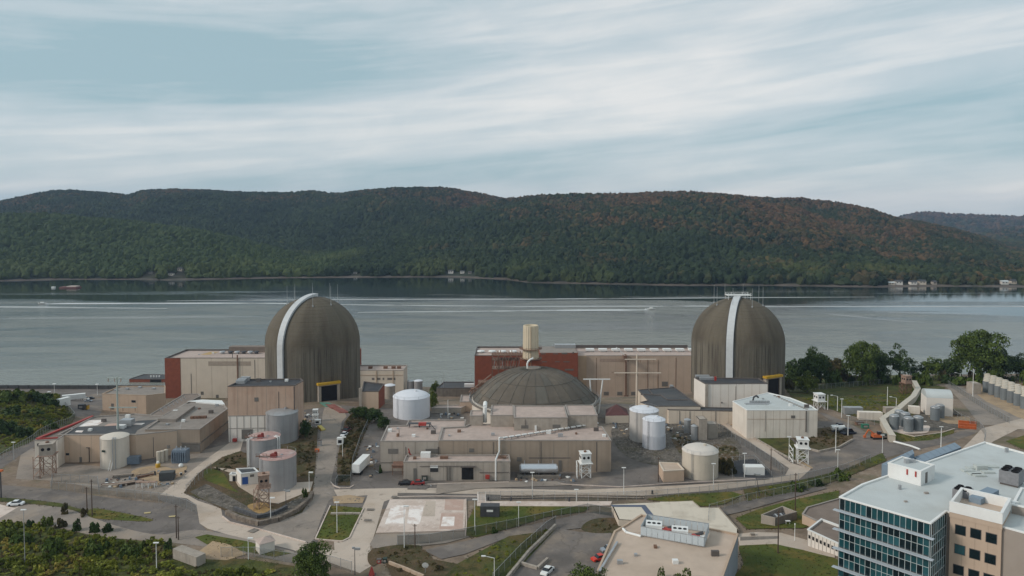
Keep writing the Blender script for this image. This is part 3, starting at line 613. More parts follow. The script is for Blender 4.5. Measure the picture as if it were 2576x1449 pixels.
# grassed left mound
S('hillside', [(-60,990),(60,985),(150,992),(160,1015),(190,1045),(180,1065),(100,1095),(60,1120),(0,1145),(-60,1170)], rough_grass_m)
S('scrub_ground', [(-40,1310),(100,1320),(250,1352),(400,1365),(440,1375),(520,1400),(640,1410),(740,1425),(740,1500),(-40,1500)], rough_grass_m)
S('lawn', [(218,1290),(232,1280),(260,1282),(330,1295),(384,1308),(360,1312),(280,1308),(232,1303)], grass_m, True)
S('verge', [(-30,1250),(60,1256),(150,1266),(215,1285),(214,1292),(150,1276),(60,1266),(-30,1260)], rough_grass_m)
S('lawn', [(490,1352),(520,1345),(620,1362),(700,1385),(735,1392),(690,1402),(600,1385),(520,1370)], grass_m)
S('sand_yard', [(500,1388),(535,1362),(575,1370),(620,1395),(570,1410),(520,1408)], sand_m)
S('sand_yard', [(330,1190),(350,1178),(400,1172),(440,1180),(470,1172),(455,1200),(400,1212),(350,1205)], sand_m, True)
# island with the tanks
S('island_bank', [(462,1240),(500,1190),(560,1150),(605,1135),(640,1150),(640,1100),(760,1060),(800,1075),(795,1150),(790,1210),(785,1250),(760,1290),(700,1312),(652,1318),(600,1305),(565,1285),(520,1262)], brownveg_m)
S('gravel_slope', [(478,1238),(520,1218),(600,1262),(650,1290),(700,1280),(770,1240),(775,1250),(740,1285),(690,1305),(640,1305),(580,1285),(520,1262)], gravel_m)
S('slab_path', [(535,1176),(580,1190),(600,1225),(660,1262),(700,1268),(780,1236),(788,1212),(740,1215),(640,1210),(590,1182)], conc_m)
S('weed_bank', [(520,1180),(560,1190),(580,1222),(600,1240),(560,1225),(515,1205)], grass_m, True)
S('sand_patch', [(622,1274),(650,1265),(680,1270),(676,1286),(650,1292)], pm('yellow_sand', (.33,.22,.09), .2, .8), True)
# embankment between the road and the truck yard
S('embankment', [(868,1060),(905,1020),(935,1028),(940,1045),(905,1120),(890,1170),(880,1222),(850,1222),(848,1160),(858,1100)], brownveg_m)
S('lawn', [(792,1355.5),(820,1294),(831,1272.5),(914,1279),(877.5,1353.5),(860.5,1362)], grass_m)
S('rubble_patch', [(836,1250),(880,1246),(918,1252),(912,1266),(840,1268)], sand_m)
S('concrete_pad', [(945,1342),(981,1257),(1172,1257),(1169,1336)], concpale_m)
S('white_coating', [(968,1320),(985,1273),(1022,1272),(1017,1318)], whitepaint_m)
S('white_coating', [(1024,1318),(1030,1273),(1066,1273),(1056,1320)], whitepaint_m)
S('grey_patch', [(1062,1300),(1072,1262),(1096,1262),(1094,1300)], conc_m)
S('pink_slab', [(1118,1284),(1120,1257),(1167,1257),(1165,1285)], pinkslab_m)
S('pink_slab', [(1105,1332),(1110,1292),(1166,1290),(1164,1333)], pinkslab_m)
S('grey_patch', [(1109,1325),(1114,1301),(1144,1301),(1142,1325)], whitepaint_m)
S('rubble_yard', [(945,1345),(1170,1338),(1180,1352),(1120,1368),(1000,1380),(938,1380),(930,1370)], asphalt2_m)
S('weed_bank', [(935,1385),(1000,1372),(1060,1375),(1040,1395),(975,1400),(940,1425),(925,1410)], brownveg_m, True)
S('lawn', [(1170,1349),(1172,1320),(1196,1273),(1482,1276),(1470,1288),(1380,1300),(1300,1325),(1200,1352)], grass_m)
S('footpath', [(1200,1244),(1222,1244),(1224,1273),(1202,1273)], concpale_m)
S('footpath', [(1200,1262),(1540,1262),(1535,1273),(1200,1273)], concpale_m)
S('track', [(1065,1385),(1180,1360),(1320,1325),(1480,1290),(1550,1290),(1560,1310),(1460,1330),(1360,1340),(1280,1352),(1170,1395),(1110,1408)], asphalt_m)
S('rough_slope', [(1150,1420),(1280,1350),(1340,1342),(1390,1330),(1395,1340),(1270,1470),(1100,1470),(1110,1440)], rough_grass_m)
S('dark_weeds', [(960,1400),(1040,1380),(1070,1385),(1090,1408),(1150,1420),(1100,1470),(990,1460)], brownveg_m)
S('car_park', [(1268,1470),(1400,1330),(1460,1340),(1540,1335),(1530,1390),(1515,1470)], asphalt_m)
S('weed_bank', [(1462,1330),(1490,1308),(1550,1305),(1570,1320),(1550,1340),(1490,1342)], brownveg_m, True)
S('lawn', [(1630,1256),(1700,1245),(1840,1238),(1870,1246),(1820,1270),(1770,1275),(1630,1258)], grass_m)
S('rough_slope', [(1870,1232),(2000,1212),(2130,1180),(2220,1140),(2230,1160),(2130,1200),(2060,1225),(1960,1250),(1880,1268)], rough_grass_m)
S('track', [(1780,1290),(1870,1262),(1990,1240),(2070,1222),(2080,1230),(1960,1262),(1860,1290),(1800,1302)], asphalt_m)
S('lawn', [(1850,1305),(1900,1285),(1980,1262),(2110,1235),(2110,1300),(2020,1330),(1960,1330),(1880,1332)], grass_m)
S('lawn', [(1862,1372),(1940,1368),(2020,1385),(2108,1410),(2200,1480),(1860,1480),(1870,1420)], grass_m, True)
S('concrete_road', [(1855,1345),(1900,1340),(1965,1342),(2030,1360),(2100,1385),(2100,1405),(2020,1385),(1950,1370),(1860,1374)], conc_m)
S('footpath', [(1862,1352),(1960,1350),(1960,1357),(1862,1362)], darkconc)
# central truck yard
S('slab', [(1096,1245),(1100,1216),(1400,1212),(1440,1222),(1200,1230)], asphalt2_m)
S('patch', [(1024,1232),(1030,1222),(1080,1224),(1072,1232)], asphalt_m)
S('patch', [(1700,1205),(1840,1200),(1940,1206),(1800,1216),(1560,1224)], asphalt_m)
for q in [(994,1251),(932,1283),(925,1310)]:
    S('trench_cover', [(q[0]-10,q[1]+2.5),(q[0]-8,q[1]-2.5),(q[0]+10,q[1]-2.5),(q[0]+8,q[1]+2.5)], darkconc)
S('trench_cover', [(622,1338),(640,1330),(652,1334),(636,1342)], darkconc)
# line of painted hatching beside the beige box building
for k in range(6):
    x = 1676+k*14; y = 1176+k*2.2
    S('road_marking', [(x,y),(x+9,y+1.6),(x+8,y+3.2),(x-1,y+1.4)], whitepaint_m)
for q in [(371,1351),(433,1360),(500,1339),(550,1339)][:2]:
    S('road_marking', [(q[0]-9,q[1]-60),(q[0]+9,q[1]-62),(q[0]+7,q[1]-58),(q[0]-8,q[1]-57)], pm('pale_yellow_marking', (.45,.38,.2), .2, 1))

# ------------------------------------------------------------------ building helper
def pin(poly, d):
    """inset polygon by d (mitred)"""
    n = len(poly); ar = sum(poly[i][0]*poly[(i+1)%n][1]-poly[(i+1)%n][0]*poly[i][1] for i in range(n)); s = 1 if ar > 0 else -1; o = []
    for i in range(n):
        a, b, c = Vector(poly[i-1][:2]), Vector(poly[i][:2]), Vector(poly[(i+1)%n][:2])
        e1 = (b-a).normalized(); e2 = (c-b).normalized(); n1_ = Vector((-e1.y, e1.x))*s; n2_ = Vector((-e2.y, e2.x))*s
        m = (n1_+n2_); k = max(.35, 1+n1_.dot(n2_)); o.append(tuple(b+m*(d/k)))
    return o
class Bld:
    def __init__(s, name, label, roof, wall, roofm, zt=None, ref=None, zb=None, par=.6, parm=None, cat='building', world_pts=None, group=None, sink=2.5):
        """roof: pixel corners at height zt; ref=(px, y_top, y_base) derives zt from a visible wall foot"""
        if ref:
            g0 = G(ref[0], ref[2]) if zb is None else W(ref[0], ref[2], zb)
            zt = WY(ref[0], ref[1], g0.y).z
        s.P = world_pts or [tuple(W(x, y, zt))[:2] for x, y in roof]
        s.zt = zt; s.zb = (min(tz(*p) for p in s.P) - sink) if zb is None else zb-1.0
        n = len(s.P); ar = sum(s.P[i][0]*s.P[(i+1)%n][1]-s.P[(i+1)%n][0]*s.P[i][1] for i in range(n)); s.s = 1 if ar > 0 else -1
        cx = sum(p[0] for p in s.P)/n; cy = sum(p[1] for p in s.P)/n
        s.T = thing(name, label, cat, (cx, cy, (min(tz(*p) for p in s.P)) if zb is None else zb), group=group)
        b = MB(); b.prism(s.P, s.zb, zt-.02, caps=False); s.wall = b.build('wall', wall, s.T)
        rz_ = zt-par if par else zt; s.rz = rz_
        inn = pin(s.P, .32)
        b = MB(); b.add([(p[0], p[1], rz_) for p in inn], [tuple(range(n)) if s.s > 0 else tuple(range(n-1,-1,-1))]); s.roof = b.build('roof', roofm, s.T)
        if par:
            b = MB(); o_ = pin(s.P, -.08); ii = pin(s.P, .38)
            V_ = [(p[0],p[1],zt-.28) for p in o_]+[(p[0],p[1],zt) for p in o_]+[(p[0],p[1],zt) for p in ii]+[(p[0],p[1],rz_-.05) for p in ii]+[(p[0],p[1],zt-.28) for p in ii]
            F_ = []
            for i in range(n):
                j = (i+1)%n
                F_ += [(i,j,n+j,n+i),(n+i,n+j,2*n+j,2*n+i),(2*n+i,2*n+j,3*n+j,3*n+i),(i,4*n+i,4*n+j,j)]
            b.add(V_, F_); s.par = b.build('parapet', parm or copingm, s.T)
    def edge(s, i):
        a = Vector(s.P[i]); b = Vector(s.P[(i+1)%len(s.P)]); u = (b-a); Ln = u.length; u /= Ln; nrm = Vector((u.y, -u.x))*s.s
        return a, u, nrm, Ln
    def hit(s, i, px, py):
        a, u, nrm, Ln = s.edge(i); d = ray(px, py); den = d.x*nrm.x+d.y*nrm.y
        t = (a.x*nrm.x+a.y*nrm.y)/den; p = Vector((d.x*t, d.y*t)); return (p-a).dot(u), CAMZ+d.z*t
    def rect(s, name, i, r, mat, proud=.06, depth=.1, parent=None, label=None):
        (u0, z1), (u1, z0) = s.hit(i, r[0], r[1]), s.hit(i, r[2], r[3])
        u1 = s.hit(i, r[2], r[1])[0]; z0 = s.hit(i, r[0], r[3])[1]
        return s.uz(name, i, u0, u1, z0, z1, mat, proud, depth, parent, label)
    def uz(s, name, i, u0, u1, z0, z1, mat, proud=.06, depth=.1, parent=None, label=None):
        a, u, nrm, Ln = s.edge(i); c = a+u*((u0+u1)/2)+nrm*(proud-depth/2)
        b = MB(); b.obox(c, u, abs(u1-u0)/2, nrm, depth/2, min(z0,z1), max(z0,z1)); return b.build(name, mat, parent or s.T, **({'label': label} if label else {}))
    def window(s, i, r, pane=darkpane, frame=copingm, name='window'):
        w = s.rect(name, i, (r[0]-.8, r[1]-.8, r[2]+.8, r[3]+.8), frame, .05); s.rect('pane', i, r, pane, .09, parent=w); return w
    def opening(s, i, r, frame=copingd):
        w = s.rect('door', i, (r[0]-1, r[1]-1, r[2]+1, r[3]), frame, .08); s.rect('door_opening', i, r, black, .12, parent=w); return w
    def roofbox(s, name, px, py, w, d, h, mat, rz=0., z=None):
        c = W(px, py, z or s.rz); b = MB(); ca, sa = math.cos(rz), math.sin(rz)
        b.obox((c.x, c.y+d/2, 0), (ca,sa,0), w/2, (-sa,ca,0), d/2, (z or s.rz)-.03, (z or s.rz)+h); return b.build(name, mat, s.T)

# ------------------------------------------------------------------ containment domes
def dome_mat(name):
    m = bpy.data.materials.new(name); m.use_nodes = True; t = m.node_tree
    b = t.nodes['Principled BSDF']; b.inputs['Roughness'].default_value = .9; b.inputs['Specular IOR Level'].default_value = .3
    tc_ = N(t, 'ShaderNodeTexCoord'); sp = N(t, 'ShaderNodeSeparateXYZ'); L(t, tc_.outputs['Object'], sp.inputs[0])
    a = M(t, 'ARCTAN2', sp.outputs[1], sp.outputs[0])
    # stretched round the shell: vertical rain stains on the cylinder, broad bands on the dome
    def an(ka, kz, sc, det=5, rough=.6):
        cb = N(t, 'ShaderNodeCombineXYZ'); L(t, M(t, 'MULTIPLY', M(t, 'SINE', a), ka), cb.inputs[0]); L(t, M(t, 'MULTIPLY', M(t, 'COSINE', a), ka), cb.inputs[1]); L(t, M(t, 'MULTIPLY', sp.outputs[2], kz), cb.inputs[2])
        nz = N(t, 'ShaderNodeTexNoise'); nz.inputs['Scale'].default_value = sc; nz.inputs['Detail'].default_value = det; nz.inputs['Roughness'].default_value = rough; L(t, cb.outputs[0], nz.inputs[0]); return nz.outputs[0]
    def mr(x, lo, hi, o0=0., o1=1.):
        n = N(t, 'ShaderNodeMapRange', interpolation_type='SMOOTHSTEP'); L(t, x, n.inputs[0])
        for i, v in ((1,lo),(2,hi),(3,o0),(4,o1)): n.inputs[i].default_value = v
        return n.outputs[0]
    def mixc(f, c1_, c2_):
        x = N(t, 'ShaderNodeMix', data_type='RGBA')
        if isinstance(f, float): x.inputs[0].default_value = f
        else: L(t, f, x.inputs[0])
        for i, c in ((6, c1_), (7, c2_)):
            if isinstance(c, tuple): x.inputs[i].default_value = (*c, 1)
            else: L(t, c, x.inputs[i])
        return x.outputs[2]
    c = mixc(mr(an(22, .35, .08, 6), .35, .65), (.084,.070,.052), (.138,.118,.088))
    cyl = mr(sp.outputs[2], 27., 22.)
    st = mr(an(22, .03, 1.5, 5, .65), .46, .64)
    st2 = mr(an(22, .02, .30, 3, .6), .46, .62)
    c = mixc(M(t, 'MULTIPLY', cyl, .65), c, (.132,.120,.096))
    c = mixc(M(t, 'MULTIPLY', st, M(t, 'ADD', M(t, 'MULTIPLY', cyl, .75), .18)), c, (.062,.052,.043))
    c = mixc(M(t, 'MULTIPLY', st2, M(t, 'MULTIPLY', cyl, .38)), c, (.24,.215,.17))
    c = mixc(M(t, 'MULTIPLY', mr(an(22, .6, .14, 6), .52, .72), .5), c, (.10,.075,.058))
    L(t, c, b.inputs['Base Color'])
    wv = N(t, 'ShaderNodeTexWave', wave_type='BANDS', bands_direction='Z'); wv.inputs['Scale'].default_value = .30; wv.inputs['Distortion'].default_value = .5; L(t, tc_.outputs['Object'], wv.inputs[0])
    n4 = N(t, 'ShaderNodeTexNoise'); n4.inputs['Scale'].default_value = .8; n4.inputs['Detail'].default_value = 8; L(t, tc_.outputs['Object'], n4.inputs[0])
    bp = N(t, 'ShaderNodeBump'); bp.inputs['Strength'].default_value = .5; bp.inputs['Distance'].default_value = .25; L(t, M(t, 'ADD', M(t, 'MULTIPLY', wv.outputs[0], .12), n4.outputs[0]), bp.inputs['Height']); L(t, bp.outputs[0], b.inputs['Normal'])
    return m
domem = dome_mat('weathered_dome_concrete'); stripm = pm('white_cover_sheet', (.52,.54,.55), .05, .5, rough=.6, dirt=.2, dc=(.42,.42,.40))
R = 22.0
def big_dome(label, X, Y, zc, zb, az_door, az_strip, strip_z0, door_z, dw, dh, platform):
    T = thing('containment_dome', label, 'reactor dome', (X, Y, zb)); 
    prof_ = [(R, zb-2)] + [(R, zb + (zc-zb)*k/10) for k in range(0, 11)] + [(R*math.cos(a), zc+R*math.sin(a)) for a in [math.pi/2*k/28 for k in range(1, 29)]]
    b = MB(); b.lathe(X, Y, prof_, 96); b.build('shell', domem, T, smooth=True)
    b = MB()      # shallow form ridges round the dome
    for k in range(1, 15):
        a = math.pi/2*k/16; r = R*math.cos(a); z = zc+R*math.sin(a)
        b.lathe(X, Y, [(r+.01, z-.07), (r+.045, z-.04), (r+.035, z+.04), (r-.01, z+.08)], 72)
    b.build('form_ridge', domem, T, kind='stuff')
    # stair cover running up the shell
    def mer(s):   # arc-length param along the meridian: point and normal
        hcyl = zc-strip_z0
        if s < hcyl: return (R, strip_z0+s), (1., 0.)
        a = (s-hcyl)/R; return (R*math.cos(a), zc+R*math.sin(a)), (math.cos(a), math.sin(a))
    tot = (zc-strip_z0)+R*math.pi/2*1.06; nseg = 30; ca, sa = math.cos(az_strip), math.sin(az_strip); tx, ty = -sa, ca
    hw, th = 1.55, 1.0
    lift = lambda s: th + (.5*max(0, (s-(tot-10))/10)**1.5)
    rootm = None
    for k in range(nseg):
        s0, s1 = tot*k/nseg+.015, tot*(k+1)/nseg-.015; V_ = []
        for s_ in (s0, s1):
            (r, z), (nr, nz_) = mer(s_)
            for dd in (0., lift(s_)):
                rr, z2 = r+nr*dd, z+nz_*dd
                for h in (-hw, hw): V_.append((X+ca*rr+tx*h, Y+sa*rr+ty*h, z2))
        b = MB(); b.add(V_, [(0,1,3,2),(4,6,7,5),(0,2,6,4),(1,5,7,3),(2,3,7,6),(0,4,5,1)]); b.build('stair_cover_panel', stripm, T)
    b = MB(); V_ = []      # dark gap strip under the cover
    for k in range(60):
        (r, z), (nr, nz_) = mer(tot*k/59*.985)
        for h in (-hw-.35, hw+.35): V_.append((X+ca*(r+nr*.10)+tx*h, Y+sa*(r+nr*.10)+ty*h, z+nz_*.10))
    b.add(V_, [(2*k, 2*k+1, 2*k+3, 2*k+2) for k in range(59)]); b.build('stair_bed', darksteel, T)
    # equipment hatch
    cd, sd_ = math.cos(az_door), math.sin(az_door); td = Vector((-sd_, cd, 0)); nd = Vector((cd, sd_, 0)); c = Vector((X, Y, 0))
    fz = door_z; b = MB()
    for sx in (-1, 1): b.obox(c+nd*(R-.1)+td*sx*(dw/2+.6), td, .6, nd, 1.3, fz-1.5, fz+dh+.2)
    b.obox(c+nd*(R-.1), td, dw/2+1.2, nd, 1.3, fz+dh, fz+dh+.6); fr = b.build('hatch_frame', concrete, T)
    b = MB(); b.obox(c+nd*(R-.5), td, dw/2, nd, 1.15, fz-1.5, fz+dh); b.build('hatch_opening', black, fr)
    b = MB(); b.obox(c+nd*(R+.1), td, dw/2+1.6, nd, 1.6, fz+dh+.5, fz+dh+1.5); b.build('hatch_lintel', yellow, T)
    # lightning rods
    for k in range(8):
        a = 2*math.pi*(k+.35)/8; el_ = math.radians(58); r = R*math.cos(el_); z = zc+R*math.sin(el_)
        b = MB(); b.tube((X+r*math.cos(a), Y+r*math.sin(a), z-.3), (X+r*math.cos(a), Y+r*math.sin(a), z+9.), .11, 5, .05); b.tube((X+r*math.cos(a), Y+r*math.sin(a), z-.3), (X+r*math.cos(a), Y+r*math.sin(a), z+.5), .4, 6); b.build('lightning_rod', steel, T)
    if platform:
        z = zc+R; b = MB()
        b.box(X-5.8, X+5.8, Y-2.5, Y+2.5, z+1.2, z+1.45)
        for sx in (-5.4, -2.7, 2.7, 5.4):
            for sy in (-2.2, 2.2): b.beam((X+sx, Y+sy, zc+math.sqrt(R*R-sx*sx-sy*sy)-.2), (X+sx, Y+sy, z+2.4), .16)
        for sy in (-2.45, 2.45):
            for zz_ in (1.9, 2.4): b.beam((X-5.8, Y+sy, z+zz_), (X+5.8, Y+sy, z+zz_), .1)
        b.build('top_platform', white, T)
    else:
        z = zc+R; b = MB(); b.box(X-1.2, X+1.2, Y-1.2, Y+1.2, z-.3, z+.8); b.build('top_hatch', darkconc, T)
    return T
def az_of(px, X, Y):     # azimuth (facing the camera) whose silhouette column is px at the shell
    t = (px-1288)/FOC; best = None
    for k in range(2000):
        a = -math.pi + math.pi*k/2000
        x, y = X+R*math.cos(a), Y+R*math.sin(a); e_ = abs(x/y-t)
        if best is None or e_ < best[0]: best = (e_, a)
    return best[1]
def dome_place(cxp, halfw, ytop):
    D = math.sqrt((R*FOC/halfw)**2+R*R)*1.0; X = (cxp-1288)/FOC*D
    lo, hi = 30., 80.
    for _ in range(40):
        m = (lo+hi)/2; al = max(-PX((X, D+R*math.sin(q), m+R*math.cos(q)))[1] for q in [k*.02-.6 for k in range(60)])
        if -al > ytop: lo = m
        else: hi = m
    return X, D, (lo+hi)/2
X1, Y1, Z1 = dome_place(784.5, 116.2, 745.5); X2, Y2, Z2 = dome_place(1859, 113.7, 748)
big_dome('weathered brown concrete dome at the left with a white stair cover curving to its top', X1, Y1, Z1, 30.5, az_of(822, X1, Y1), az_of(703, X1, Y1), 31., 31.6, 7.4, 7.2, False)
big_dome('weathered brown concrete dome at the right with a platform on its crown', X2, Y2, Z2, 31., az_of(1948, X2, Y2), az_of(1840, X2, Y2), 40., 33.5, 7.4, 7.0, True)

# ------------------------------------------------------------------ turbine halls by the river
Yt = 434.
def zfY(py, px=1288, Y=Yt): return WY(px, py, Y).z
ztl = zfY(900)
TH1 = Bld('turbine_hall', 'long cream turbine hall with a brick end standing behind the left dome', None, cream, roof_pink, zt=ztl, zb=5.,
  world_pts=[(W(415,900,ztl).x, Yt), (-98.5, Yt), (-98.5, 463.), (W(415,900,ztl).x, 463.)], par=1.0, parm=copingd)
x0_ = TH1.P[0][0]
TH1.uz('brick_panel', 0, -.1, 9.3, 4., ztl-.3, brick, .12, .2); 
b = MB(); b.box(-98.5, -98.2, Yt+.1, 463., 4., ztl+.8); b.build('brick_panel', brick, TH1.T)
b = MB(); b.box(x0_-.25, x0_-.02, Yt, 463., 4., ztl-.3); b.build('brick_panel', brick, TH1.T)
TH1.rect('faded_sign_panel', 0, (524,909,631,920), pm('faded_panel', (.36,.31,.26), .12, 1.2), .08)
TH1.rect('downpipe', 0, (596,893,599,955), rust, .5, .4)
b = MB(); b.tube((W(597.5,893,ztl).x, Yt+1, ztl-1), (W(597.5,893,ztl).x, Yt+1, ztl+3.5), .18, 6); b.build('vent_pipe', darksteel, TH1.T)
TH1.rect('vent_grille', 0, (543,993,550,1003), louver)
b = MB(); b.box(x0_+30, -105, 457., 462.4, TH1.rz, ztl+2.6); b.build('roof_penthouse', roof_brown, TH1.T)
b = MB(); b.add([(x0_+15,449,TH1.rz+.04),(x0_+21,449,TH1.rz+.04),(x0_+23,459,TH1.rz+.04),(x0_+17,459,TH1.rz+.04)], [(0,1,2,3)]); b.build('yellow_roof_strip', pm('yellow_roof', (.40,.28,.12), .2, 1), TH1.T)
for k, xx in enumerate([560, 580, 597, 613, 630, 645]):
    c = W(xx, 889.5, TH1.rz); b = MB(); b.lathe(c.x, c.y, [(1.2, TH1.rz-.02), (1.2, TH1.rz+.9), (1.9, TH1.rz+1.0), (1.6, TH1.rz+1.6), (0, TH1.rz+1.8)], 10); b.build('roof_vent', darksteel if k % 2 else steel, TH1.T)

zt2 = zfY(894)
xl, xm, xr_ = W(1194,895,zt2).x, W(1454,895,zt2).x, W(1760,895,zt2).x
TH2 = Bld('turbine_hall', 'long beige turbine hall with a row of white roof vents left of the right dome', None, cream2, roof_pink, zt=zt2, zb=5., world_pts=[(xm, Yt), (xr_, Yt), (xr_, 463.), (xm, 463.)], par=1.0, parm=copingm)
for k in range(9):
    px = 1484+k*32.3; c = W(px, 884.5, TH2.rz); b = MB(); b.box(c.x-1.6, c.x+1.6, c.y-1.2, c.y+1.2, TH2.rz-.02, TH2.rz+.8); b.box(c.x-2.6, c.x+2.6, c.y-2, c.y+2, TH2.rz+.8, TH2.rz+1.9); b.build('roof_vent', white, TH2.T)
b = MB(); b.box(xm, xr_, 462.6, 463.4, zt2-.5, zt2+1.3); b.build('rear_parapet', copingd, TH2.T)
b = MB(); b.box(xm+.05, xm+5.2, Yt-1.1, Yt-.03, 4., zt2-.1); b.build('pilaster', pm('ochre_wall', (.44,.33,.23), .05, .3), TH2.T)
TH2.rect('faded_sign_panel', 0, (1509,902,1582,910), pm('faded_panel2', (.37,.29,.24), .12, 1.2), .08)
for r in [(1519,986,1531,994),(1553,986,1565,994),(1588,986,1598,994)]: TH2.window(0, r, louver)
TH2.rect('downpipe', 0, (1573,896,1576.5,998), rust, .6, .5)
TH2.rect('downpipe_base', 0, (1570,994,1580,999), rust, .7, .6)
for x_ in (1629, 1655): TH2.rect('wall_pipe', 0, (x_,905,x_+.8,985), rust, .2, .2)
for (a_0, a_1) in [((1538,935),(1640,938)),((1560,905),(1645,903))]:
    (u0, z0), (u1, z1) = TH2.hit(0, *a_0), TH2.hit(0, *a_1); aa, uu, nn, LL = TH2.edge(0)
    b = MB(); p0 = aa+uu*u0+nn*1.2; p1 = aa+uu*u1+nn*1.2; b.beam((p0.x,p0.y,z0),(p1.x,p1.y,z1),.25); b.build('wall_bracket', rustlight, TH2.T)

TH3 = Bld('brick_turbine_hall', 'red brick turbine hall behind the chimney and the flat dome', None, brick, roof_pink, zt=zt2+.4, zb=5., world_pts=[(xl, Yt-2), (xm-.2, Yt-2), (xm-.2, 463.), (xl, 463.)], par=1.0, parm=copingd)
b = MB(); b.box(W(1357,0,0.).x if False else WY(1357,900,Yt-3).x, xm-.3, Yt-4, Yt+18, TH3.zb, zt2+2.2); b.build('raised_brick_block', brick, TH3.T)
b = MB(); b.box(WY(1357,900,Yt-3).x+.3, xm-.6, Yt-3.7, Yt+17.7, zt2+2.15, zt2+2.35); b.build('raised_roof', roof_grey, TH3.T)
for k, px in enumerate([1210,1238,1264,1291]):
    c = W(px, 887, TH3.rz); b = MB(); b.lathe(c.x, c.y, [(1., TH3.rz-.02), (1., TH3.rz+.6), (2.4, TH3.rz+.7), (2.2, TH3.rz+1.3), (0, TH3.rz+1.7)], 12); b.build('roof_vent', white, TH3.T)
def brick_face(px0, py0, px1, py1, name, mat):
    a = WY(px0, py0, Yt-4.02); c = WY(px1, py1, Yt-4.02); b = MB(); b.box(a.x, c.x, Yt-4.12, Yt-3.95, c.z, a.z); return b.build(name, mat, TH3.T)
for r in [(1361,889,1373,891),(1391,889,1404,891),(1413,887,1427,891),(1440,885,1444,889),(1362,909,1376,911),(1396,909,1408,911),(1417,909,1433,911),(1391,928,1403,932),(1421,928,1443,932),(1440,948,1452,953)]:
    brick_face(*r, 'small_window', louver)
b = MB(); c = W(1420, 876, zt2+2.3); b.box(c.x-6, c.x+7, c.y, c.y+5, zt2+2.3, zt2+4.4); b.build('rooftop_cabin', steel, TH3.T)

# cream building right of the left dome
RB = Bld('cream_service_building', 'cream low-rise block with rooftop vents right of the left dome', None, cream, roof_pink, zt=WY(960,931,436).z, zb=4., world_pts=[(WY(890,931,436).x,436),(WY(1015,931,436).x,436),(WY(1015,931,436).x,452),(WY(890,931,436).x,452)], par=.8)
for r in [(936,951,941,955),(947,951,956,955),(963,951,966,955),(975,951,986,955),(989,951,994,955)]: RB.window(0, r, louver)
RB.rect('wall_band', 0, (906,943,1014,944.5), beige, .18, .2)
for x_ in (946, 988): RB.rect('pilaster', 0, (x_,932,x_+2,965), beige, .3, .3)
for px in (932, 970, 990, 1004): c = W(px, 927, RB.rz); b = MB(); b.box(c.x-1.2, c.x+1.2, c.y-1, c.y+1, RB.rz-.02, RB.rz+1.4); b.build('roof_vent', rust, RB.T)

# ------------------------------------------------------------------ left group
LA = Bld('beige_storage_building', 'beige flat-roofed building beside the brick end of the left turbine hall', [(257,990),(367,994),(415,989),(416,970),(300,971)], tan, roof_grey, ref=(330,991,1037), par=.6, parm=beige)
LA.window(0, (331,1007,341,1012), darkpane)
for (x_, y_) in [(290,984),(318,981),(350,977),(385,980)]: LA.roofbox('roof_vent', x_, y_, 1.6, 1.6, .9, steel)
LD = Bld('brick_annex', 'low brick annex with dark doors by the river left of the turbine hall', [(325,953),(371,953),(415,953),(415,942),(362,941)], brick, roof_slate, ref=(372,953,972), par=.4, parm=copingd)
LD.opening(1, (378,955,405,967))
for x_ in (379, 386, 393, 400): LD.roofbox('roof_vent', x_, 949, .8, .8, 1.2, white)
LB = Bld('long_low_building', 'long tan building with red roof edging and white patched roof at far left', [(145,1093),(342,1093),(453,1081),(460,1050),(340,1040),(235,1047)], tan, roof_grey, ref=(160,1092,1163), par=.5, parm=copingm)
LB.rect('red_cabinet', 0, (319.5,1169,337,1175.5), red, .8, .8)
LB.window(0, (246-80,1140,254-80,1145), darkpane); LB.window(0, (162,1168,180,1173), darkpane)
LB.rect('wall_pipe', 0, (224,1126,225.2,1170), copingd, .3, .3); LB.rect('wall_pipe', 0, (218,1125,226,1126.4), copingd, .5, .4)
def roofpoly(B, name, px, mat, dz=.04, z=None):
    z = (z or B.rz)+dz; P_ = [W(x, y, z) for x, y in px]; b = MB(); b.add([tuple(p) for p in P_], [tuple(range(len(P_)))]); o = b.build(name, mat, B.T)
    return o
roofpoly(LB, 'dark_roof_patch', [(152,1091),(200,1074),(300,1070),(350,1058),(395,1056),(345,1083),(340,1091)], roof_slate, .03)
roofpoly(LB, 'white_roof_patch', [(187,1074),(220,1057),(270,1056),(245,1070)], whitepaint_m, .06)
roofpoly(LB, 'white_roof_patch', [(188,1087),(193,1083),(210,1083),(206,1088)], whitepaint_m, .07)
roofpoly(LB, 'white_roof_patch', [(334,1069),(340,1064),(365,1064),(356,1069)], whitepaint_m, .08)
roofpoly(LB, 'white_roof_patch', [(262,1072),(272,1066),(300,1064),(300,1070)], pinkslab_m, .06)
b = MB(); b.beam(W(93,1104,LB.zt), W(190,1065,LB.zt), .9, .5); b.build('red_roof_edging', red, LB.T)
b = MB(); b.beam(W(190,1065,LB.zt), W(233,1047,LB.zt), .9, .5); b.build('red_roof_edging', red, LB.T)
b = MB(); b.beam(W(93,1104,LB.zt+.1), W(145,1101,LB.zt+.1), .6, .4); b.build('red_roof_edging', red, LB.T)
LB.roofbox('roof_unit', 315, 1072, 4.2, 3.0, 2.2, steel); LB.roofbox('roof_unit', 302, 1079, 2.6, 2.0, 1.2, white)
LW = Bld('white_end_building', 'pale lean-to with a dark hatch at the left end of the long tan building', [(87,1107),(144.5,1105),(230,1049),(222,1050)], offwhite, roof_brown, zt=LB.zt-.15, par=.3, parm=copingm)
LW.window(0, (94,1116,103,1122), darkpane); LW.rect('stair_canopy', 0, (108,1117,130,1120), darksteel, .8, .8)
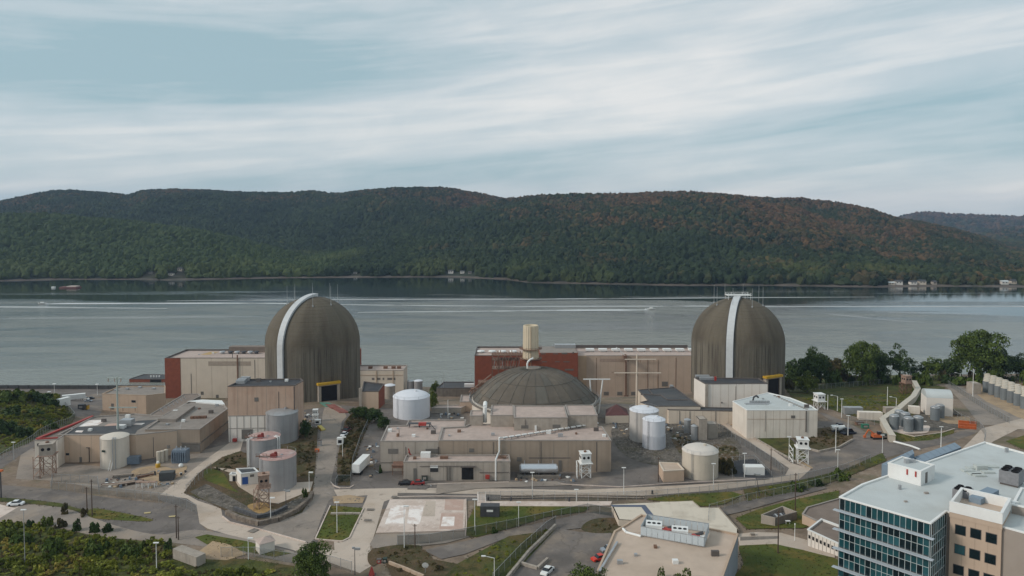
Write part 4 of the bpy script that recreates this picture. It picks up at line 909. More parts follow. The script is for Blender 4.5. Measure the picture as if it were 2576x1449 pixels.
LC = Bld('grey_roofed_building', 'brown-walled building with a wide grey roof left of the panelled tower block', [(365,1079),(454,1079),(502,1079),(572,1028),(560,1012),(474,1010),(397,1057)], brownwall, roof_grey, ref=(500,1079,1141), par=.45, parm=copingm)
roofpoly(LC, 'skylight_base', [(396,1058),(468,1018),(490,1023),(441,1060)], roof_brown, .05)
b = MB(); z_ = LC.rz+1.1; b.prism([tuple(W(x,y,z_))[:2] for x, y in [(397,1053),(470,1015),(490,1020),(442,1055)]], LC.rz, z_); b.build('long_skylight', roof_grey, LC.T)
b = MB(); b.prism([tuple(W(x,y,LC.rz))[:2] for x, y in [(472,1012),(508,1008),(558,1010),(566,1020)]], LC.rz, LC.rz+.5); b.build('pale_duct_run', white, LC.T)
for k in range(5): LC.roofbox('rust_vent', 482+k*8, 1054-.3*k, 1.1, 1.1, .9, rust)
LC.rect('wall_band', 2, (503,1108,548,1080), darkconc, .15, .15) if False else None
LC.uz('wall_band', 1, .3, 7.4, 33.4, 33.9, darkconc, .2, .2); LC.uz('wall_band', 2, .2, 30., 33.4, 33.9, darkconc, .2, .2); LC.uz('louvre_panel', 1, .4, 7.0, 30.6, 33.2, louver, .1, .1)
# dark low sheds behind it
LE = Bld('brown_strip_shed', 'narrow brown-roofed shed sloping away behind the grey roofed building', [(368,1048),(400,1050),(505,995),(500,990),(462,991)], darkconc, roof_brown, zt=22.5, par=.3)
LF = Bld('small_dark_block', 'small dark block against the foot of the cream turbine hall', [(476,1001),(505,1001),(505,993),(474,992)], darkconc, roof_brown, zt=14., par=.4)
for k in range(7): # A-frame hoops on the shed roof edge
    c = W(405+k*9.5, 1035-k*5.2, LE.rz); b = MB(); b.beam((c.x-1, c.y, LE.rz), (c.x, c.y, LE.rz+1.5), .22); b.beam((c.x+1, c.y, LE.rz), (c.x, c.y, LE.rz+1.5), .22); b.build('vent_hoop', steel, LE.T)

# panelled tower block with dark roof
PB = Bld('panelled_tower_block', 'tall beige block with rust stains and a white lower half beside the left dome', [(573,971),(742,969),(763,957),(757,952),(612,953)], stripewall, roof_dark, ref=(590,970,1110), par=.5, parm=copingd)
aa, uu, nn, LL = PB.edge(0)
zmid = PB.hit(0, 600, 1047)[1]
PB.uz('lower_wall', 0, .05, LL-8.5, PB.zb, zmid, whitewall, .12, .14)
for k in range(7): 
    u_ = .6+k*(LL-9.5)/6; PB.uz('mullion', 0, u_-.1, u_+.1, PB.zb+2, zmid+.1, copingm, .2, .1)
PB.uz('lower_band', 0, .05, LL-8.5, zmid, zmid+.3, copingm, .2, .2)
PB.uz('lower_band', 0, .05, LL-8.5, PB.hit(0,600,1078)[1], PB.hit(0,600,1078)[1]+.22, copingm, .22, .1)
PB.rect('roller_door', 0, (608,1080,636,1104), louver, .24, .12); PB.rect('hose_box', 0, (587,1102,597,1109), red, 1.2, 1.2)
for (x_, y_) in [(608,962),(616,958),(604,966)]: PB.roofbox('roof_hood', x_, y_, 3.4, 1.6, 1.4, steel)
PB.rect('side_pipe', 0, (739,972,741,1030), copingd, .3, .3)

# white hut with blue door
HUT = Bld('white_hut', 'small white hut with a bright blue door below the rusty-topped tanks', [(604,1189),(606,1191),(651,1186),(640,1176),(594,1178)], whitewall, roof_slate, ref=(606,1190,1222), par=.25, parm=white)
HUT.rect('blue_door', 1, (609,1201,624,1219), blue, .1); HUT.rect('vent_grille', 1, (629,1194,639,1200), louver, .1)
HU2 = Bld('white_lean_to', 'low white lean-to with an open doorway left of the blue-door hut', [(577,1192),(594,1193),(600,1188),(583,1187)], whitewall, roof_slate, ref=(580,1192,1211), par=.2, parm=white)
HU2.opening(0, (586,1198,592,1210))

# ------------------------------------------------------------------ middle group behind the flat dome
M1 = Bld('dark_roofed_annex', 'beige annex with dark roof and a brick side wall right of the left dome', [(909,984),(952,984),(967,965),(915,959)], tan, roof_dark, ref=(930,984,1029), par=.5, parm=copingd)
M1.uz('brick_side', 1, .02, M1.edge(1)[3], M1.zb, M1.zt-.3, brick, .1, .1); M1.rect('pale_column', 0, (903,976,911,1026), concrete, .5, .6)
M2 = Bld('riverside_shed', 'low dark-roofed riverside shed between the white tank and the brick hall', [(1098,976),(1192,976),(1192,960),(1116,960)], darkconc, roof_slate, ref=(1120,976,997), par=.4, parm=copingd)
M2.roofbox('roof_unit', 1180, 974, 6, 3, 1.8, white)
M3 = Bld('beige_yard_wall_building', 'low pale block in the yard between the white tank and flat dome', [(1085,1026),(1160,1026),(1176,1018),(1100,1019)], concrete, roof_pink, ref=(1120,1026,1040), par=.3)
M4 = Bld('tan_stair_block', 'tan block at the left foot of the flat dome', [(1157,1010),(1190,1010),(1192,994),(1160,993)], cream2, roof_pink, ref=(1170,1010,1036), par=.4)

# ------------------------------------------------------------------ flat dome on its drum
FDX, FDY, FDR, FDZ = W(1344,1002,38.).x, 304.5, 26.4, 38.
FT = thing('flat_dome', 'wide shallow grey ribbed dome on a white drum in the centre', 'reactor dome', (FDX, FDY, 30.))
flatm = pm('grey_dome_sheeting', (.105,.092,.074), .15, .15, rough=.75, dirt=.55, dc=(.20,.17,.13), dscale=.06, streak=.25, sc_=(.07,.06,.05)); flatm2 = pm('greenish_dome_sheeting', (.105,.10,.085), .15, .15, rough=.75, dirt=.5, dc=(.17,.15,.12), dscale=.07)
def cap(f): # f 0 rim .. 1 apex
    r = FDR*(1-f); return r, FDZ + 12.2*(1-(r/FDR)**2.6)
ng_, nr_ = 28, 4
for i in range(ng_):
    a0, a1 = 2*math.pi*i/ng_, 2*math.pi*(i+1)/ng_; g_a = .0
    for k in range(nr_):
        f0, f1 = [0,.10,.36,.64][k], [.10,.36,.64,.93][k]; V_ = []
        nsub = 3
        for q in range(nsub+1):
            f = f0+(f1-f0)*q/nsub; r, z = cap(f)
            for a in (a0+.006, (a0+a1)/2, a1-.006): V_.append((FDX+r*math.cos(a), FDY+r*math.sin(a), z+.06))
        F_ = []
        for q in range(nsub):
            for s_ in range(2): F_.append((q*3+s_, q*3+s_+1, q*3+s_+4, q*3+s_+3))
        b = MB(); b.add(V_, F_); o = b.build('dome_panel', flatm if (i*7+k*3) % 5 else flatm2, FT)
b = MB(); b.lathe(FDX, FDY, [(cap(q/16)[0], cap(q/16)[1]-.02) for q in range(17)], 84); b.build('under_deck', darksteel, FT, smooth=True)
for i in range(ng_):
    a = 2*math.pi*i/ng_; b = MB(); pts_ = [(FDX+cap(f)[0]*math.cos(a), FDY+cap(f)[0]*math.sin(a), cap(f)[1]+.12) for f in [0,.05,.12,.22,.36,.5,.64,.8,.94]]
    for p, q in zip(pts_[:-1], pts_[1:]): b.beam(p, q, .18, .22)
    b.build('rib', flatm2, FT)
b = MB()
for f in (.05, .10, .36): b.lathe(FDX, FDY, [(cap(f)[0]+.05, cap(f)[1]+.05), (cap(f)[0]+.05, cap(f)[1]+.22), (cap(f)[0]-.15, cap(f)[1]+.25)], 84)
b.build('ring_seam', flatm2, FT)
b = MB(); b.lathe(FDX, FDY, [(FDR+.2,FDZ-.9),(FDR+1.5,FDZ-.9),(FDR+1.5,FDZ-.3),(FDR+1.3,FDZ-.3),(FDR+1.3,FDZ-.7),(FDR+.2,FDZ-.7)], 84); b.build('walkway_ring', darkconc, FT)
for i in range(42):
    a = 2*math.pi*i/42; b = MB(); b.beam((FDX+(FDR+1.4)*math.cos(a), FDY+(FDR+1.4)*math.sin(a), FDZ-.3), (FDX+(FDR+1.4)*math.cos(a), FDY+(FDR+1.4)*math.sin(a), FDZ+.9), .1); b.build('railing_post', steel, FT)
b = MB()
for z_ in (.35, .9): b.lathe(FDX, FDY, [(FDR+1.4,FDZ+z_-.04),(FDR+1.46,FDZ+z_),(FDR+1.4,FDZ+z_+.05)], 84)
b.build('railing', steel, FT)
b = MB(); b.lathe(FDX, FDY, [(FDR+.2, 27.), (FDR+.2, FDZ-.2), (FDR-1, FDZ-.1)], 84); b.build('drum_wall', offwhite, FT, smooth=True)
b = MB(); b.lathe(FDX, FDY, [(2.9, FDZ+11.8), (2.9, FDZ+12.7), (2.5, FDZ+12.9), (0, FDZ+12.9)], 24); b.build('crown_collar', darkconc, FT)
c = Vector((FDX-.8, FDY, FDZ+12.8)); b = MB(); b.path([c+Vector((-2,0,-.6)), c+Vector((-2.2,0,1.2)), c+Vector((-1.9,0,2.3)), c+Vector((-1.0,.3,3.2)), c+Vector((.4,1,3.7))], .4, 10); b.build('curved_vent_pipe', white, FT, smooth=True)
for k in range(1): pass

# central concrete building beneath and in front of the dome
CB2 = Bld('central_main_block', 'wide windowless brown concrete block in front of the flat dome', [(1104,1107),(1537.5,1107),(1515,1072),(1440,1066),(1182,1066),(1170,1072),(1113,1075)], brownwall, roof_pink, ref=(1400,1107,1187), par=.5, parm=copingm)
CB1 = Bld('central_left_wing', 'greyish flat-roofed wing with two louvred windows behind the white truck trailer', [(957,1110),(1103.5,1110),(1112,1075),(1168,1073),(1166,1040),(1164,1055),(1028,1056),(1022,1069),(975,1070)], greywall, roof_pink, zt=CB2.zt-.3, par=.5, parm=copingm) if False else \
      Bld('central_left_wing', 'greyish flat-roofed wing with two louvred windows behind the white truck trailer', [(957,1109),(1103.5,1109),(1112.5,1075),(1169,1073),(1172,1055),(1028,1056),(1022,1069),(975,1070)], greywall, roof_pink, zt=CB2.zt-.3, par=.5, parm=copingm)
CB1.window(0, (976.5,1129,1001,1141), louver); CB1.window(0, (1071,1129,1101,1140), louver); CB1.rect('downpipe', 0, (1101.5,1124,1103.5,1150), copingd, .3, .3)
CB1.rect('wall_conduit', 0, (956,1163,990,1163.8), copingd, .15, .15)
# rooftop furniture on the left wing
CB1.roofbox('roof_vent', 980, 1087, 1.3, 1.3, .9, white); CB1.roofbox('red_hoist', 1062, 1071, 2.6, 1.6, .9, red, z=CB1.rz+1.6)
c = W(1062, 1076, CB1.rz); b = MB(); b.box(c.x-5, c.x+3, c.y, c.y+2, CB1.rz+1.2, CB1.rz+1.4)
for sx in (-4.6, -1, 2.6): b.beam((c.x+sx, c.y+.2, CB1.rz), (c.x+sx, c.y+.2, CB1.rz+1.3), .18); b.beam((c.x+sx, c.y+1.8, CB1.rz), (c.x+sx, c.y+1.8, CB1.rz+1.3), .18)
b.beam((c.x+3, c.y, CB1.rz+1.3), (c.x+5, c.y-2.5, CB1.rz), .18); b.build('hoist_frame', darksteel, CB1.T)
c = W(1004, 1098, CB1.rz); b = MB(); b.tube((c.x,c.y,CB1.rz), (c.x,c.y,CB1.rz+2.4), .12, 6); b.lathe(c.x-.4, c.y, [(.5,CB1.rz),(.5,CB1.rz+1),(0,CB1.rz+1.2)], 8); b.build('roof_pipe', rust, CB1.T)
# blocks stepping up to the drum
def slabblock(label, px0, px1, ytop, ybot, wallm=concrete, depth=10., nm='drum_block'):
    """block standing on the main roof; foot at pixel row ybot"""
    z0 = CB2.rz; a = W(px0, ybot, z0); c = W(px1, ybot, z0); zt_ = WY((px0+px1)/2, ytop, a.y).z
    return Bld(nm, label, None, wallm, roof_pink, zt=zt_, zb=z0+.9, world_pts=[(a.x,a.y),(c.x,a.y),(c.x+ (a.y+depth)/a.y*0, a.y+depth),(a.x,a.y+depth)], par=.3)
K1 = slabblock('dark grey cubicle on the main roof at the left of the drum', 1182, 1214.5, 1045, 1071, depth=7)
K2 = slabblock('grey wall block between the cubicle and the projecting block', 1234, 1292, 1044, 1074, depth=14)
K3 = slabblock('projecting grey block under the middle of the flat dome', 1293, 1428, 1050, 1083, depth=16)
K4 = slabblock('grey block under the right side of the flat dome', 1429, 1503, 1044, 1076, depth=14)
K3.rect('dark_stain_panel', 0, (1311,1070,1329,1078), louver, .05); K3.rect('dark_stain_panel', 0, (1390,1068,1410,1077), louver, .05); K3.rect('wall_box', 0, (1345,1070,1350,1083), white, .5, .5); K3.rect('wall_pipe', 0, (1321,1055,1322,1070), copingd, .2, .2)
b = MB(); p = W(1220,1064,CB2.rz); p0 = Vector((p.x, p.y, CB2.rz+.3)); b.path([p0, p0+Vector((0,0,5.6)), p0+Vector((0,3.5,6.2))], .75, 10); b.build('white_duct', white, K2.T)

# covered cable run across the roof, a row of white caps on a rail
cr0, cr1 = W(1266,1101,CB2.rz+.9), W(1503.7,1064,CB2.rz+.9)
CR = thing('roof_cable_run', 'line of white caps on a rail crossing the main roof diagonally', 'cable run', tuple(cr0))
b = MB(); b.beam(cr0-Vector((0,0,.3)), cr1-Vector((0,0,.3)), .25, .2); b.build('rail', darksteel, CR)
for k in range(16):
    p = cr0.lerp(cr1, (k+.3)/15.6); b = MB(); dd = (cr1-cr0).normalized(); b.beam(p-dd*.9, p+dd*.9, .75, .35); cp_ = b.build('cap', white, CR)
    b = MB(); b.beam(p-Vector((0,0,.95)), p, .15); b.build('strut', darksteel, CR)
# annex at the front
AN = Bld('front_annex', 'low pale grey annex with a big dark doorway at the front of the main block', [(1015,1161),(1283.5,1160),(1281,1143),(1022,1144)], greywall, roof_pink, ref=(1150,1160,1208), par=.5, parm=copingm)
AN.opening(0, (1162,1177,1190,1206)); AN.rect('door_canopy', 0, (1159,1172,1196,1174.5), copingd, .8, .8)
w_ = AN.window(0, (1082,1171,1102,1187)); AN.rect('window_blind', 0, (1082,1171,1102,1177), white, .13, parent=w_)
AN.rect('hose_box', 0, (1221,1194,1231.5,1203), red, .8, .8); AN.rect('downpipe', 0, (1131,1172,1132.5,1209), copingd, .3, .3)
AN.rect('wall_conduit', 0, (1056,1172.5,1160,1173.3), copingd, .2, .2); AN.rect('wall_conduit', 0, (1206,1188,1280,1188.8), copingd, .2, .2); AN.rect('downpipe', 0, (1124,1174,1125,1208), copingd, .3, .3)
AN.roofbox('air_handler', 1070, 1152, 3.2, 2.0, 1.6, white); AN.roofbox('roof_vent', 1043, 1156, 1.0, 1.0, .7, rust); AN.roofbox('roof_vent', 1117, 1155, 2.6, 1.2, .8, rust); AN.roofbox('roof_vent', 1260, 1154, 3.6, 1.2, .7, rust)
c = W(1033, 1148, AN.rz); b = MB(); b.beam((c.x,c.y,AN.rz),(c.x-.7,c.y,AN.rz+2.6),.3); b.beam((c.x+.5,c.y,AN.rz),(c.x-.7,c.y,AN.rz+1.5),.3); b.build('red_davit', red, AN.T)
b = MB(); a, u, nr, LL = AN.edge(0)
CO = thing('roof_conduit', 'white conduit dropping from the main roof down the annex front', 'pipe', tuple(W(1247,1206,31)))
zt_ = CB2.zt; y2 = CB2.edge(0)[0].y-.5; ya = AN.edge(0)[0].y-.5
pts_ = [cr0+Vector((-.5,0,0)), WY(1256,1104,y2)+Vector((0,0,.4)), WY(1256,1136,y2), Vector((WY(1252,1144,(y2+ya)/2).x,(y2+ya)/2,AN.zt+1.0)), WY(1247,1156,ya), WY(1247,1208,ya)]
b = MB(); b.path(pts_, .28, 7); b.build('pipe', white, CO)
AW = thing('entrance_canopy', 'brown timber canopy on posts at the left end of the front annex', 'canopy', tuple(G(1000,1196)))
p = G(1000,1196); b = MB(); b.box(p.x-1.8, p.x+1.9, p.y-.5, p.y+3.5, p.z+3.2, p.z+3.5); b.build('canopy_roof', pm('brown_timber', (.20,.12,.09), .2, 1), AW)
for sx in (-1.6, 1.7):
    b = MB(); b.beam((p.x+sx,p.y,p.z-.2),(p.x+sx,p.y,p.z+3.2),.16); b.build('post', rust, AW)
b = MB(); b.box(p.x-1.7, p.x+1.8, p.y-.35, p.y-.28, p.z+2.5, p.z+3.2); b.build('fascia', pm('brown_timber', (.2,.12,.09)), AW)
# ------------------------------------------------------------------ right group
R5 = Bld('white_block_building', 'tall white block with a black roof in front of the right dome', [(1774,965),(1931,964),(1909,951),(1746,949)], whitewall, roof_dark, ref=(1850,965,1046), par=.45, parm=copingd)
R5.rect('drainpipe', 0, (1774,966,1781,1030), concrete, .4, .4)
for (x_, y_) in [(1768,951),(1779,956)]: R5.roofbox('roof_hood', x_, y_, 6, 1.8, 1.1, steel)
R5.roofbox('red_box', 1800, 958, .8, .6, 1.8, red); R5.rect('wall_lamp', 0, (1814,1011,1817,1014), copingd, .4, .4)
R4 = Bld('long_beige_wall_building', 'long low beige block between the dark-roofed building and the white sloping-roof building', [(1682,1030),(1876,1034),(1868,1026),(1780,1024),(1700,1022),(1668,1022)], cream, roof_slate, ref=(1760,1031,1066), par=.35, parm=copingd)
for x_ in (1709, 1735, 1800): R4.rect('wall_joint', 0, (x_,1034,x_+1,1064), copingd, .15, .15)
R3 = Bld('dark_roof_building', 'low building with a slate-grey roof and a raised seam between flat dome and white block', [(1638,1021),(1762,1021),(1697,973.5),(1605,980),(1630,1007),(1611,1011)], cream, roof_slate, zt=R4.zt+1.2, par=.3, parm=copingd)
b = MB(); z_ = R3.rz
for q0, q1 in [((1612,992),(1662,994)),((1662,994),(1680,1006)),((1680,1006),(1730,1006)),((1630,978),(1642,992))]: b.beam(W(*q0,z_+.15), W(*q1,z_+.15), .5, .4)
b.build('roof_seam', copingd, R3.T)
R3.roofbox('roof_vent', 1690, 975, 1.6, 1.2, 1, steel)
for k, (x_, y_) in enumerate([(1705,1027),(1725,1026),(1745,1025)]): R4.roofbox('roof_unit', x_, y_, 3.0, 1.2, .9, steel)
R6 = Bld('white_roofed_building', 'large cream building with a pale grey-white roof below the right dome', [(1879,1031),(2029,1031),(2057,1031),(2040,1020),(1988,1000),(1932,987),(1843,1009)], offwhite, roof_white, ref=(1970,1031,1102), par=.25, parm=white)
R6.rect('downpipe', 0, (2027,1033,2029,1086), copingd, .3, .3)
aa, uu, nn, LL = R6.edge(0)
R6.uz('wall_joint', 0, .1, LL-.2, (R6.zt+31)/2+2, (R6.zt+31)/2+2.15, beige, .08, .1)
b = MB()
for k in range(14):
    p = W(1960+k*.7, 0, 0) if False else W(1949+k*6.2, 995+k*2.6, R6.zt); b.box(p.x-.5, p.x+.4, p.y-.1, p.y+.1, R6.zt-.25, R6.zt+.12)
b.build('roof_anchor_row', copingm, R6.T)
for k in range(7): R6.roofbox('roof_vent', 1889+k*7.5, 1015, .8, .8, 1.0, steel)
c = W(1894,1009,R6.rz); b = MB(); b.path([c, c+Vector((.3,0,1.6)), c+Vector((1.4,0,2.2)), c+Vector((2.2,0,1.4))], .35, 8); b.build('roof_gooseneck', darksteel, R6.T)
R6.roofbox('roof_frame', 1905, 1018, 9, 1.6, .3, steel)
p = G(1936,1092)
EB = thing('electrical_cubicle', 'white electrical cubicle with a blue door at the foot of the cream building', 'cabinet', tuple(p))
b = MB(); b.box(p.x-4.2, p.x+4.2, p.y-1.2, p.y+1.2, p.z-1, p.z+3.2); b.build('body', white, EB)
b = MB(); b.box(p.x-.9, p.x+.9, p.y-1.3, p.y-1.15, p.z, p.z+2.2); b.build('door', blue, EB)
b = MB(); b.box(p.x-4.4, p.x+4.4, p.y-1.4, p.y+1.4, p.z+3.2, p.z+3.4); b.build('roof', copingm, EB)
MH = Bld('maroon_roof_hut', 'small cream hut with a maroon hipped roof behind the pair of white tanks', [(1590,1047),(1668,1043),(1668,1026),(1590,1030)], cream, roof_maroon, ref=(1620,1047,1064), par=0)
b = MB(); P_ = [Vector((p[0],p[1],MH.zt)) for p in MH.P]; c1_ = (P_[0]+P_[3])/2; c2_ = (P_[1]+P_[2])/2; r0 = c1_.lerp(c2_,.25)+Vector((0,0,3.)); r1 = c1_.lerp(c2_,.75)+Vector((0,0,3.))
b.add([P_[0],P_[1],P_[2],P_[3],r0,r1], [(0,1,5,4),(1,2,5),(2,3,4,5),(3,0,4)]); b.build('hipped_roof', roof_maroon, MH.T)
HT = Bld('maroon_pavilion', 'maroon-roofed pavilion beside the right edge of the flat dome', [(1523,1046),(1582,1045),(1576,1028),(1524,1030)], cream, roof_maroon, ref=(1540,1046,1066), par=0)
b = MB(); P_ = [Vector((p[0],p[1],HT.zt)) for p in HT.P]; c_ = sum(P_, Vector())/4+Vector((0,0,3.4)); b.add(P_+[c_], [(0,1,4),(1,2,4),(2,3,4),(3,0,4)]); b.build('hipped_roof', roof_maroon, HT.T)

# ------------------------------------------------------------------ tanks
def tank(label, cx, ybase, w, yrim, mat, roofm=None, cone=.16, name='storage_tank', panels=10, rails=True, zb=None, ladder=True, rise=None, stains=False):
    """cx centre column, ybase pixel row of the nearest foot, w pixel width, yrim pixel row of the nearest rim point"""
    f = G(cx, ybase) if zb is None else W(cx, ybase, zb); r = w/2/FOC*f.y; r = w/2/FOC*(f.y+r)
    X = (cx-1288)/FOC*(f.y+r)/1.0; Y = f.y+r; zt = WY(cx, yrim, f.y).z; X = WY(cx, ybase, Y).x
    T = thing(name, label, 'tank', (X, Y, f.z))
    n = 40; h = zt-f.z+.0
    lev = max(2, int(round(h/2.6)))
    big = w > 30
    if big:
        nsec = 10
        for k in range(lev):          # shell courses of curved plates
            z0 = f.z-(1.2 if k == 0 else 0)+h*k/lev; z1 = f.z+h*(k+1)/lev
            for q in range(nsec):
                a0 = 2*math.pi*(q+(k%2)*.5)/nsec; a1 = a0+2*math.pi/nsec-.004; rr = r-.012*((k+q)%2)
                b = MB(); V_ = []
                for i in range(6):
                    a = a0+(a1-a0)*i/5
                    V_ += [(X+rr*math.cos(a), Y+rr*math.sin(a), z0), (X+rr*math.cos(a), Y+rr*math.sin(a), z1-.04)]
                b.add(V_, [(2*i, 2*i+2, 2*i+3, 2*i+1) for i in range(5)]); b.build('shell_plate', mat, T, smooth=True)
        b = MB(); b.lathe(X, Y, [(r-.05, f.z-1.2), (r-.05, zt)], n); b.build('inner_shell', mat, T, smooth=True)
    else:
        b = MB(); b.lathe(X, Y, [(r, f.z-1.2), (r, zt)], 24); b.build('shell', mat, T, smooth=True)
    rs = rise if rise is not None else cone*r*2
    b = MB(); b.lathe(X, Y, [(r-.06, zt-.15), (r+.10, zt-.12), (r+.10, zt+.05), (r*.86, zt+rs*.42), (r*.6, zt+rs*.78), (r*.3, zt+rs*.95), (0, zt+rs)] if rs > .4 else [(r-.06, zt-.15), (r+.08, zt), (r-.1, zt+.1), (0, zt+.2)], n); b.build('roof', roofm or mat, T, smooth=True)
    if rails and big:
        b = MB()
        for k in range(0, 24):
            a = 2*math.pi*k/24
            if k % 3 == 2: b.beam((X+(r-.1)*math.cos(a), Y+(r-.1)*math.sin(a), zt), (X+(r-.1)*math.cos(a), Y+(r-.1)*math.sin(a), zt+1.1), .07)
        b.lathe(X, Y, [(r-.12, zt+1.05), (r-.05, zt+1.08), (r-.12, zt+1.12)], n); b.build('railing', steel, T)
        b = MB(); b.lathe(X+r*.25, Y-r*.1, [(.5, zt+rs*.6), (.5, zt+rs+.4), (0, zt+rs+.5)], 10); b.build('roof_hatch', mat, T)
    if ladder:
        for i, a in enumerate((-2.1, -2.04)):
            pass
        a = -2.25; p = Vector((X+(r+.25)*math.cos(a), Y+(r+.25)*math.sin(a), f.z)); tx_ = Vector((-math.sin(a), math.cos(a), 0))*.25; b = MB()
        b.beam(p+tx_-Vector((0,0,.5)), p+tx_+Vector((0,0,h+1)), .07); b.beam(p-tx_-Vector((0,0,.5)), p-tx_+Vector((0,0,h+1)), .07)
        for k in range(int(h/.6)): b.beam(p+tx_+Vector((0,0,.4+k*.6)), p-tx_+Vector((0,0,.4+k*.6)), .06)
        b.build('ladder', steel, T)
    return T, X, Y, r, f.z, zt
def pipes_down(T, X, Y, r, z0, z1, az, n=2, mat=white, name='overflow_pipe'):
    for k in range(n):
        a = az+k*.16; b = MB(); b.path([(X+(r-1)*math.cos(a), Y+(r-1)*math.sin(a), z1+.5), (X+(r+.7)*math.cos(a), Y+(r+.7)*math.sin(a), z1+.3), (X+(r+.7)*math.cos(a), Y+(r+.7)*math.sin(a), z0-.2)], .14, 6); b.build(name, mat, T)
tk = tank('tall grey steel tank with a domed roof beside the panelled tower block', 710.5, 1119, 79, 1046, greytank, steel, cone=.12)
tk = tank('rusty red-roofed grey tank behind the front one of the pair', 666, 1178, 80, 1109, greytank, rustroof, cone=.0); pipes_down(*tk, -2.35, 2); pipes_down(*tk, -.45, 2)
def red_rig(tk):
    T, X, Y, r, z0, z1 = tk; b = MB(); b.box(X-r-.3, X-.8, Y-r*.55, Y-r*.40, z1+.35, z1+.5)
    for k in range(6): b.beam((X-r-.2+k*1.1, Y-r*.5, z1+.1), (X-r-.2+k*1.1, Y-r*.5, z1+1.2), .09)
    b.beam((X-r-.3, Y-r*.5, z1+1.2), (X-.8, Y-r*.5, z1+1.2), .08); b.build('roof_walkway', rust, T)
    b = MB(); b.box(X-1.2, X+.6, Y-r*.62, Y-r*.35, z1+.1, z1+1.2); b.lathe(X+.2, Y-r*.45, [(.5, z1+.1), (.5, z1+1.7), (0, z1+1.9)], 8); b.build('red_manway', pm('dark_red_paint', (.20,.035,.03), .15, 1), T)
red_rig(tk)
tk = tank('front rusty red-roofed grey tank right of the white hut', 700, 1239, 91, 1159, greytank, rustroof, cone=.0); red_rig(tk)
tk = tank('bright white domed tank with smooth sides left of the flat dome', 1035.5, 1058, 93, 1007, whitetank, whitetank, cone=.145, ladder=True)
tk = tank('tall cream tank at the end of the long tan building', 290.5, 1181, 66, 1107, pm('warm_white_tank', (.60,.57,.51), .04, .2, streak=.2, sc_=(.42,.38,.32)), None, cone=.10, rails=False); pipes_down(*tk, -1.2, 2, steel)
b = MB(); T_, X_, Y_, r_, z0_, z1_ = tk; 
for k in range(2): b.beam((X_+.8+k*.8, Y_-r_-1.4, z0_-.2), (X_+1.0+k*.8, Y_-r_-.1, z0_+3.2), .12)
b.build('foot_ladder', white, T_); b = MB(); b.box(X_-2.0, X_-.9, Y_-r_-.12, Y_-r_+.4, z0_+6., z0_+6.6); b.build('small_sign', darkgreen, T_)
tk = tank('taller pale grey tank of the pair behind, right of the flat dome', 1619.5, 1115, 73, 1040, pm('pale_tank_plate', (.50,.495,.48), .05, .3, streak=.35, sc_=(.30,.29,.27)), whitetank, cone=.11)
tk = tank('shorter fluted white tank of the pair in front, right of the flat dome', 1644.5, 1133, 57, 1062, whitetank, None, cone=.12)
T_, X_, Y_, r_, z0_, z1_ = tk
for k in range(28):
    a = -math.pi+math.pi*(k+.5)/28; b = MB(); b.beam((X_+(r_+.06)*math.cos(a), Y_+(r_+.06)*math.sin(a), z0_-.5), (X_+(r_+.06)*math.cos(a), Y_+(r_+.06)*math.sin(a), z0_+5.), .2, .12); b.build('flute', whitetank, T_)
tk = tank('squat cream tank with a conical roof beside the beige box building', 1760.5, 1211, 90, 1146, creamtank, pm('pale_tank_roof', (.58,.56,.52), .04, .3), cone=.15)
tank('grey cylinder standing left of the two concrete boxes on the rocky mound', 1729, 1091, 17, 1058, steel, None, cone=.2, name='process_vessel', ladder=False)
tank('shorter grey cylinder in front of the two concrete boxes', 1747, 1108, 18, 1074, steel, None, cone=.2, name='process_vessel', ladder=False)
def conbox(label, x0, x1, ytop, ybot, mat=concrete, depth=4., name='concrete_box', roofm=None, par=0):
    a = G(x0, ybot); c = G(x1, ybot); ym = (a.y+c.y)/2; xa, xc = WY(x0,ybot,ym).x, WY(x1,ybot,ym).x; zt_ = WY((x0+x1)/2, ytop, ym).z
    return Bld(name, label, None, mat, roofm or mat, zt=zt_, world_pts=[(xa,ym),(xc,ym),(xc,ym+depth),(xa,ym+depth)], par=par, sink=1.2, cat='structure')
conbox('taller of two concrete boxes on the rocky mound beside the grey cylinders', 1757.5, 1779, 1055, 1108, depth=5)
conbox('shorter wider concrete box on the rocky mound nearest the ramp road', 1780, 1806, 1068, 1104, depth=5)
BX = Bld('beige_box_building', 'small windowless beige box building touching the squat cream tank', [(1669,1184),(1721,1181),(1706,1164),(1657,1162)], tan, roof_tan, ref=(1695,1183,1214), par=.3, parm=cream)
tank('small white-roofed tank tucked behind the dark-roofed annex', 981, 1010, 27, 972, concrete, whitetank, cone=.12, zb=12., ladder=False)
tank('left one of two small grey riverside tanks', 1033, 986, 18, 960, greytank, steel, cone=.1, zb=8., ladder=False)
tank('right one of two small grey riverside tanks', 1052, 987, 22, 960, greytank, whitetank, cone=.12, zb=8., ladder=False)
